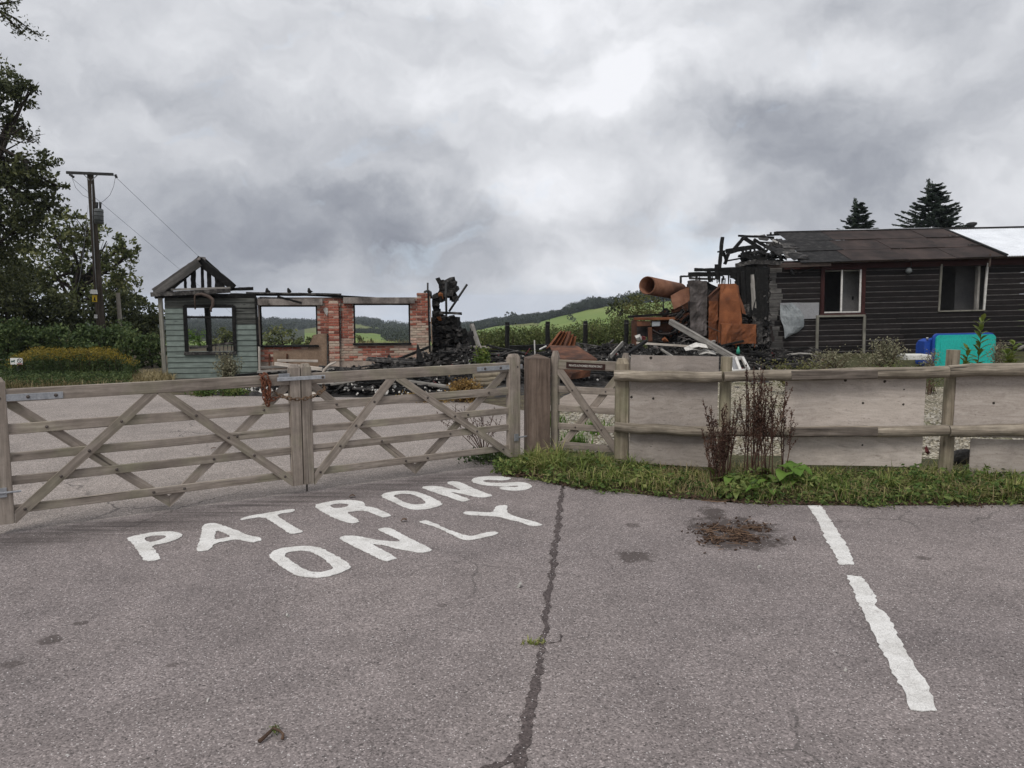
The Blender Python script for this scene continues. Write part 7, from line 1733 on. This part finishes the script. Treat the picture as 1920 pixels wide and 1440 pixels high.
for px0, px1, n_, lb in ((1560, 1690, 16, 'long strap leaved weeds under the pale plywood sheet'), (1200, 1300, 10, 'broad weeds before the brownish plywood sheet')):
    o = thing('strap_leaf_weed', lb, 'plant', vg_at(px0, .5))
    for i in range(n_): leafobj('leaf', vg_at(R.uniform(px0, px1), R.uniform(.3, .8)), R.uniform(-3, 0), R.uniform(.10, .17), .045, R.uniform(.1, .18), R.uniform(.05, .12), mt['leaf_weed'], o)
o = bar('litter_scrap', G(1866, 924, .03), G(1882, 921, .03), .03, .008, mt['white_frame']); tag(o, 'white scrap of litter at the verge edge under the lower plywood', 'litter')
o = rod('dry_stalk', [G(1315, 938, .02), G(1345, 941, .015), G(1362, 940, .02)], .005, mt['stick'], None, 5); tag(o, 'dry stem lying along the verge edge before the docks', 'stem')
# dark sack and red scrap behind the fence
b = P(1803, 850, 8.3)
o = chunks('dark_sack', [(b.x, b.y, .12)], [[.22, .14, .17]], mt['char_grey']); md = o.modifiers.new('soft', 'SUBSURF'); md.levels = 2; md.render_levels = 2; tag(o, 'dark crumpled sack behind the gap under the round post', 'sack')
b = P(1738, 845, 8.9); o = chunks('red_scrap', [(b.x, b.y, .09)], [[.03, .02, .04]], mt['dark_red']); tag(o, 'small red scrap on the gravel beside the pale plywood', 'scrap')
# shrubs between fence and shed
def weedbush(label, px, Y, ytop, wpx, leaf, n_, size, name='shrub', z0=0., dens=60, asp=.5):
    b = V((*gpt(px, Y).xy, z0)); t = thing(name, label, 'bush', b); vs, fs, C = [], [], []; h = P(px, ytop, Y).z - z0
    for i in range(n_):
        tip = b + V((R.gauss(0, wpx / F * Y * .5), R.gauss(0, wpx / F * Y * .3), h * R.uniform(.55, 1.0))); s = b + V((R.gauss(0, .1), R.gauss(0, .1), 0)); rodpts([s, s.lerp(tip, .5), tip], [.010, .007, .003], 4, vs, fs, cap=False)
        for _ in range(dens): C.append(tuple(s.lerp(tip, R.random() ** .6) + V((R.gauss(0, .07), R.gauss(0, .07), R.gauss(0, .04)))))
    mk('stems', vs, fs, mt['twig'], t); leafmesh('foliage', C, NR.uniform(.7, 1.3, len(C)) * size, mt[leaf], t, asp); return t
weedbush('grey green shrub against the black shed between bin and window', 1662, 17.5, 634, 36, 'leaf_grey', 34, .032)
weedbush('brown tipped weed clump at the shed foot before the grey posts', 1560, 18.0, 655, 60, 'leaf_grey', 30, .026)
weedbush('thin dry weeds before the bin', 1750, 15.0, 655, 12, 'leaf_grey', 14, .02)
weedbush('dry brown weeds right of the bin', 1882, 17.0, 634, 14, 'leaf_grey', 16, .025)
weedbush('low yellow green weeds behind the long upper rail', 1500, 15, 676, 60, 'leaf_bush', 34, .024)
weedbush('low grass clump behind the upper rail beside the white board', 1700, 14, 676, 70, 'leaf_hedge', 40, .022)
def laurel(label, px, Y, ytop, n_, spread, L):
    b = gpt(px, Y); t = thing('laurel', label, 'bush', b, 'laurels before the bin'); h = P(px, ytop, Y).z; vs, fs = [], []
    for i in range(n_):
        tip = b + V((R.gauss(0, spread), R.gauss(0, spread), h * (1 if i == 0 else R.uniform(.55, .9)))); 
        if i == 0: tip = P(px + 4, ytop, Y)
        rodpts([b, b.lerp(tip, .6), tip], [.010, .007, .003], 5, vs, fs)
        for k in range(26):
            o = b.lerp(tip, .45 + .55 * k / 25); a = k * 2.4 + R.random(); leafobj('leaf', o, a, L * R.uniform(.7, 1.1), L * .48, L * R.uniform(.45, 1.1), L * .3, mt['leaf_laurel'], t, 4)
    mk('stem', vs, fs, mt['twig'], t); return t
laurel('upright leafy sapling in front of the teal lid', 1838, 13.2, 602, 1, .05, .19)
laurel('low leafy laurel at the lower corner of the teal lid', 1812, 13.0, 655, 3, .10, .17)
laurel('yellowing laurel shoots right of the bin', 1896, 13.2, 645, 4, .18, .19)
# weeds by the cabin
weedbush('withered grey shrub growing up the green boards', 426, 16.6, 663, 20, 'leaf_grey', 26, .028, z0=0.)
weedbush('rusty orange weed clump behind the right gate', 872, 13.9, 712, 24, 'orange_weed', 44, .024, z0=0.)
weedbush('low brown weeds along the yard edge behind the right gate', 805, 13.9, 742, 60, 'orange_weed', 40, .018, z0=0.)
weedbush('green weed tuft at the yard edge before the cabin', 375, 14.8, 728, 24, 'leaf_weed', 24, .026, z0=0.)
weedbush('green weed tuft at the yard edge under the cabin shrub', 424, 14.8, 724, 18, 'leaf_weed', 24, .026, z0=0.)
weedbush('tall green shoot beside the stack rubble', 902, 17.0, 650, 8, 'leaf_laurel', 10, .04, z0=.2)
o = bar('pale_slab', V((-4.55, 14.75, .03)), V((-3.75, 14.8, .03)), .5, .05, mt['pale_plank'], None, c=.01); tag(o, 'flat pale board on the yard edge behind the left gate', 'board')

for o in bpy.data.objects:            # parts made of pieces too small to pick apart
    if o.name.split('.')[0] in ('seeds', 'stems', 'stalks', 'rusted_scraps', 'burnt_fill', 'charred_lining', 'ash_lining', 'charred_insulation', 'pale_insulation', 'leaves', 'flowers', 'foliage', 'sparse_leaves', 'tuft'): o['kind'] = 'stuff'
# ------------------------------------------------------------------ the air between here and the hills
hz = NT('haze_air'); hz.t.nodes.remove(hz.b); pv = hz.n('ShaderNodeVolumePrincipled')
pv.inputs['Color'].default_value = (.80, .88, 1, 1); pv.inputs['Density'].default_value = .00024; pv.inputs['Anisotropy'].default_value = .1
hz.l(pv.outputs[0], hz.o.inputs['Volume'])
x_, y0_, y1_, z0_, z1_ = 3600, -3600, 3600, -125, 16
vs = [(sx * x_, y_, z_) for z_ in (z0_, z1_) for sx, y_ in ((-1, y0_), (1, y0_), (1, y1_), (-1, y1_))]
o = mk('haze', vs, [(3, 2, 1, 0), (4, 5, 6, 7), (0, 1, 5, 4), (1, 2, 6, 5), (2, 3, 7, 6), (3, 0, 4, 7)], hz.m)
tag(o, 'thin bluish haze softening the far hills', 'haze', kind='stuff')
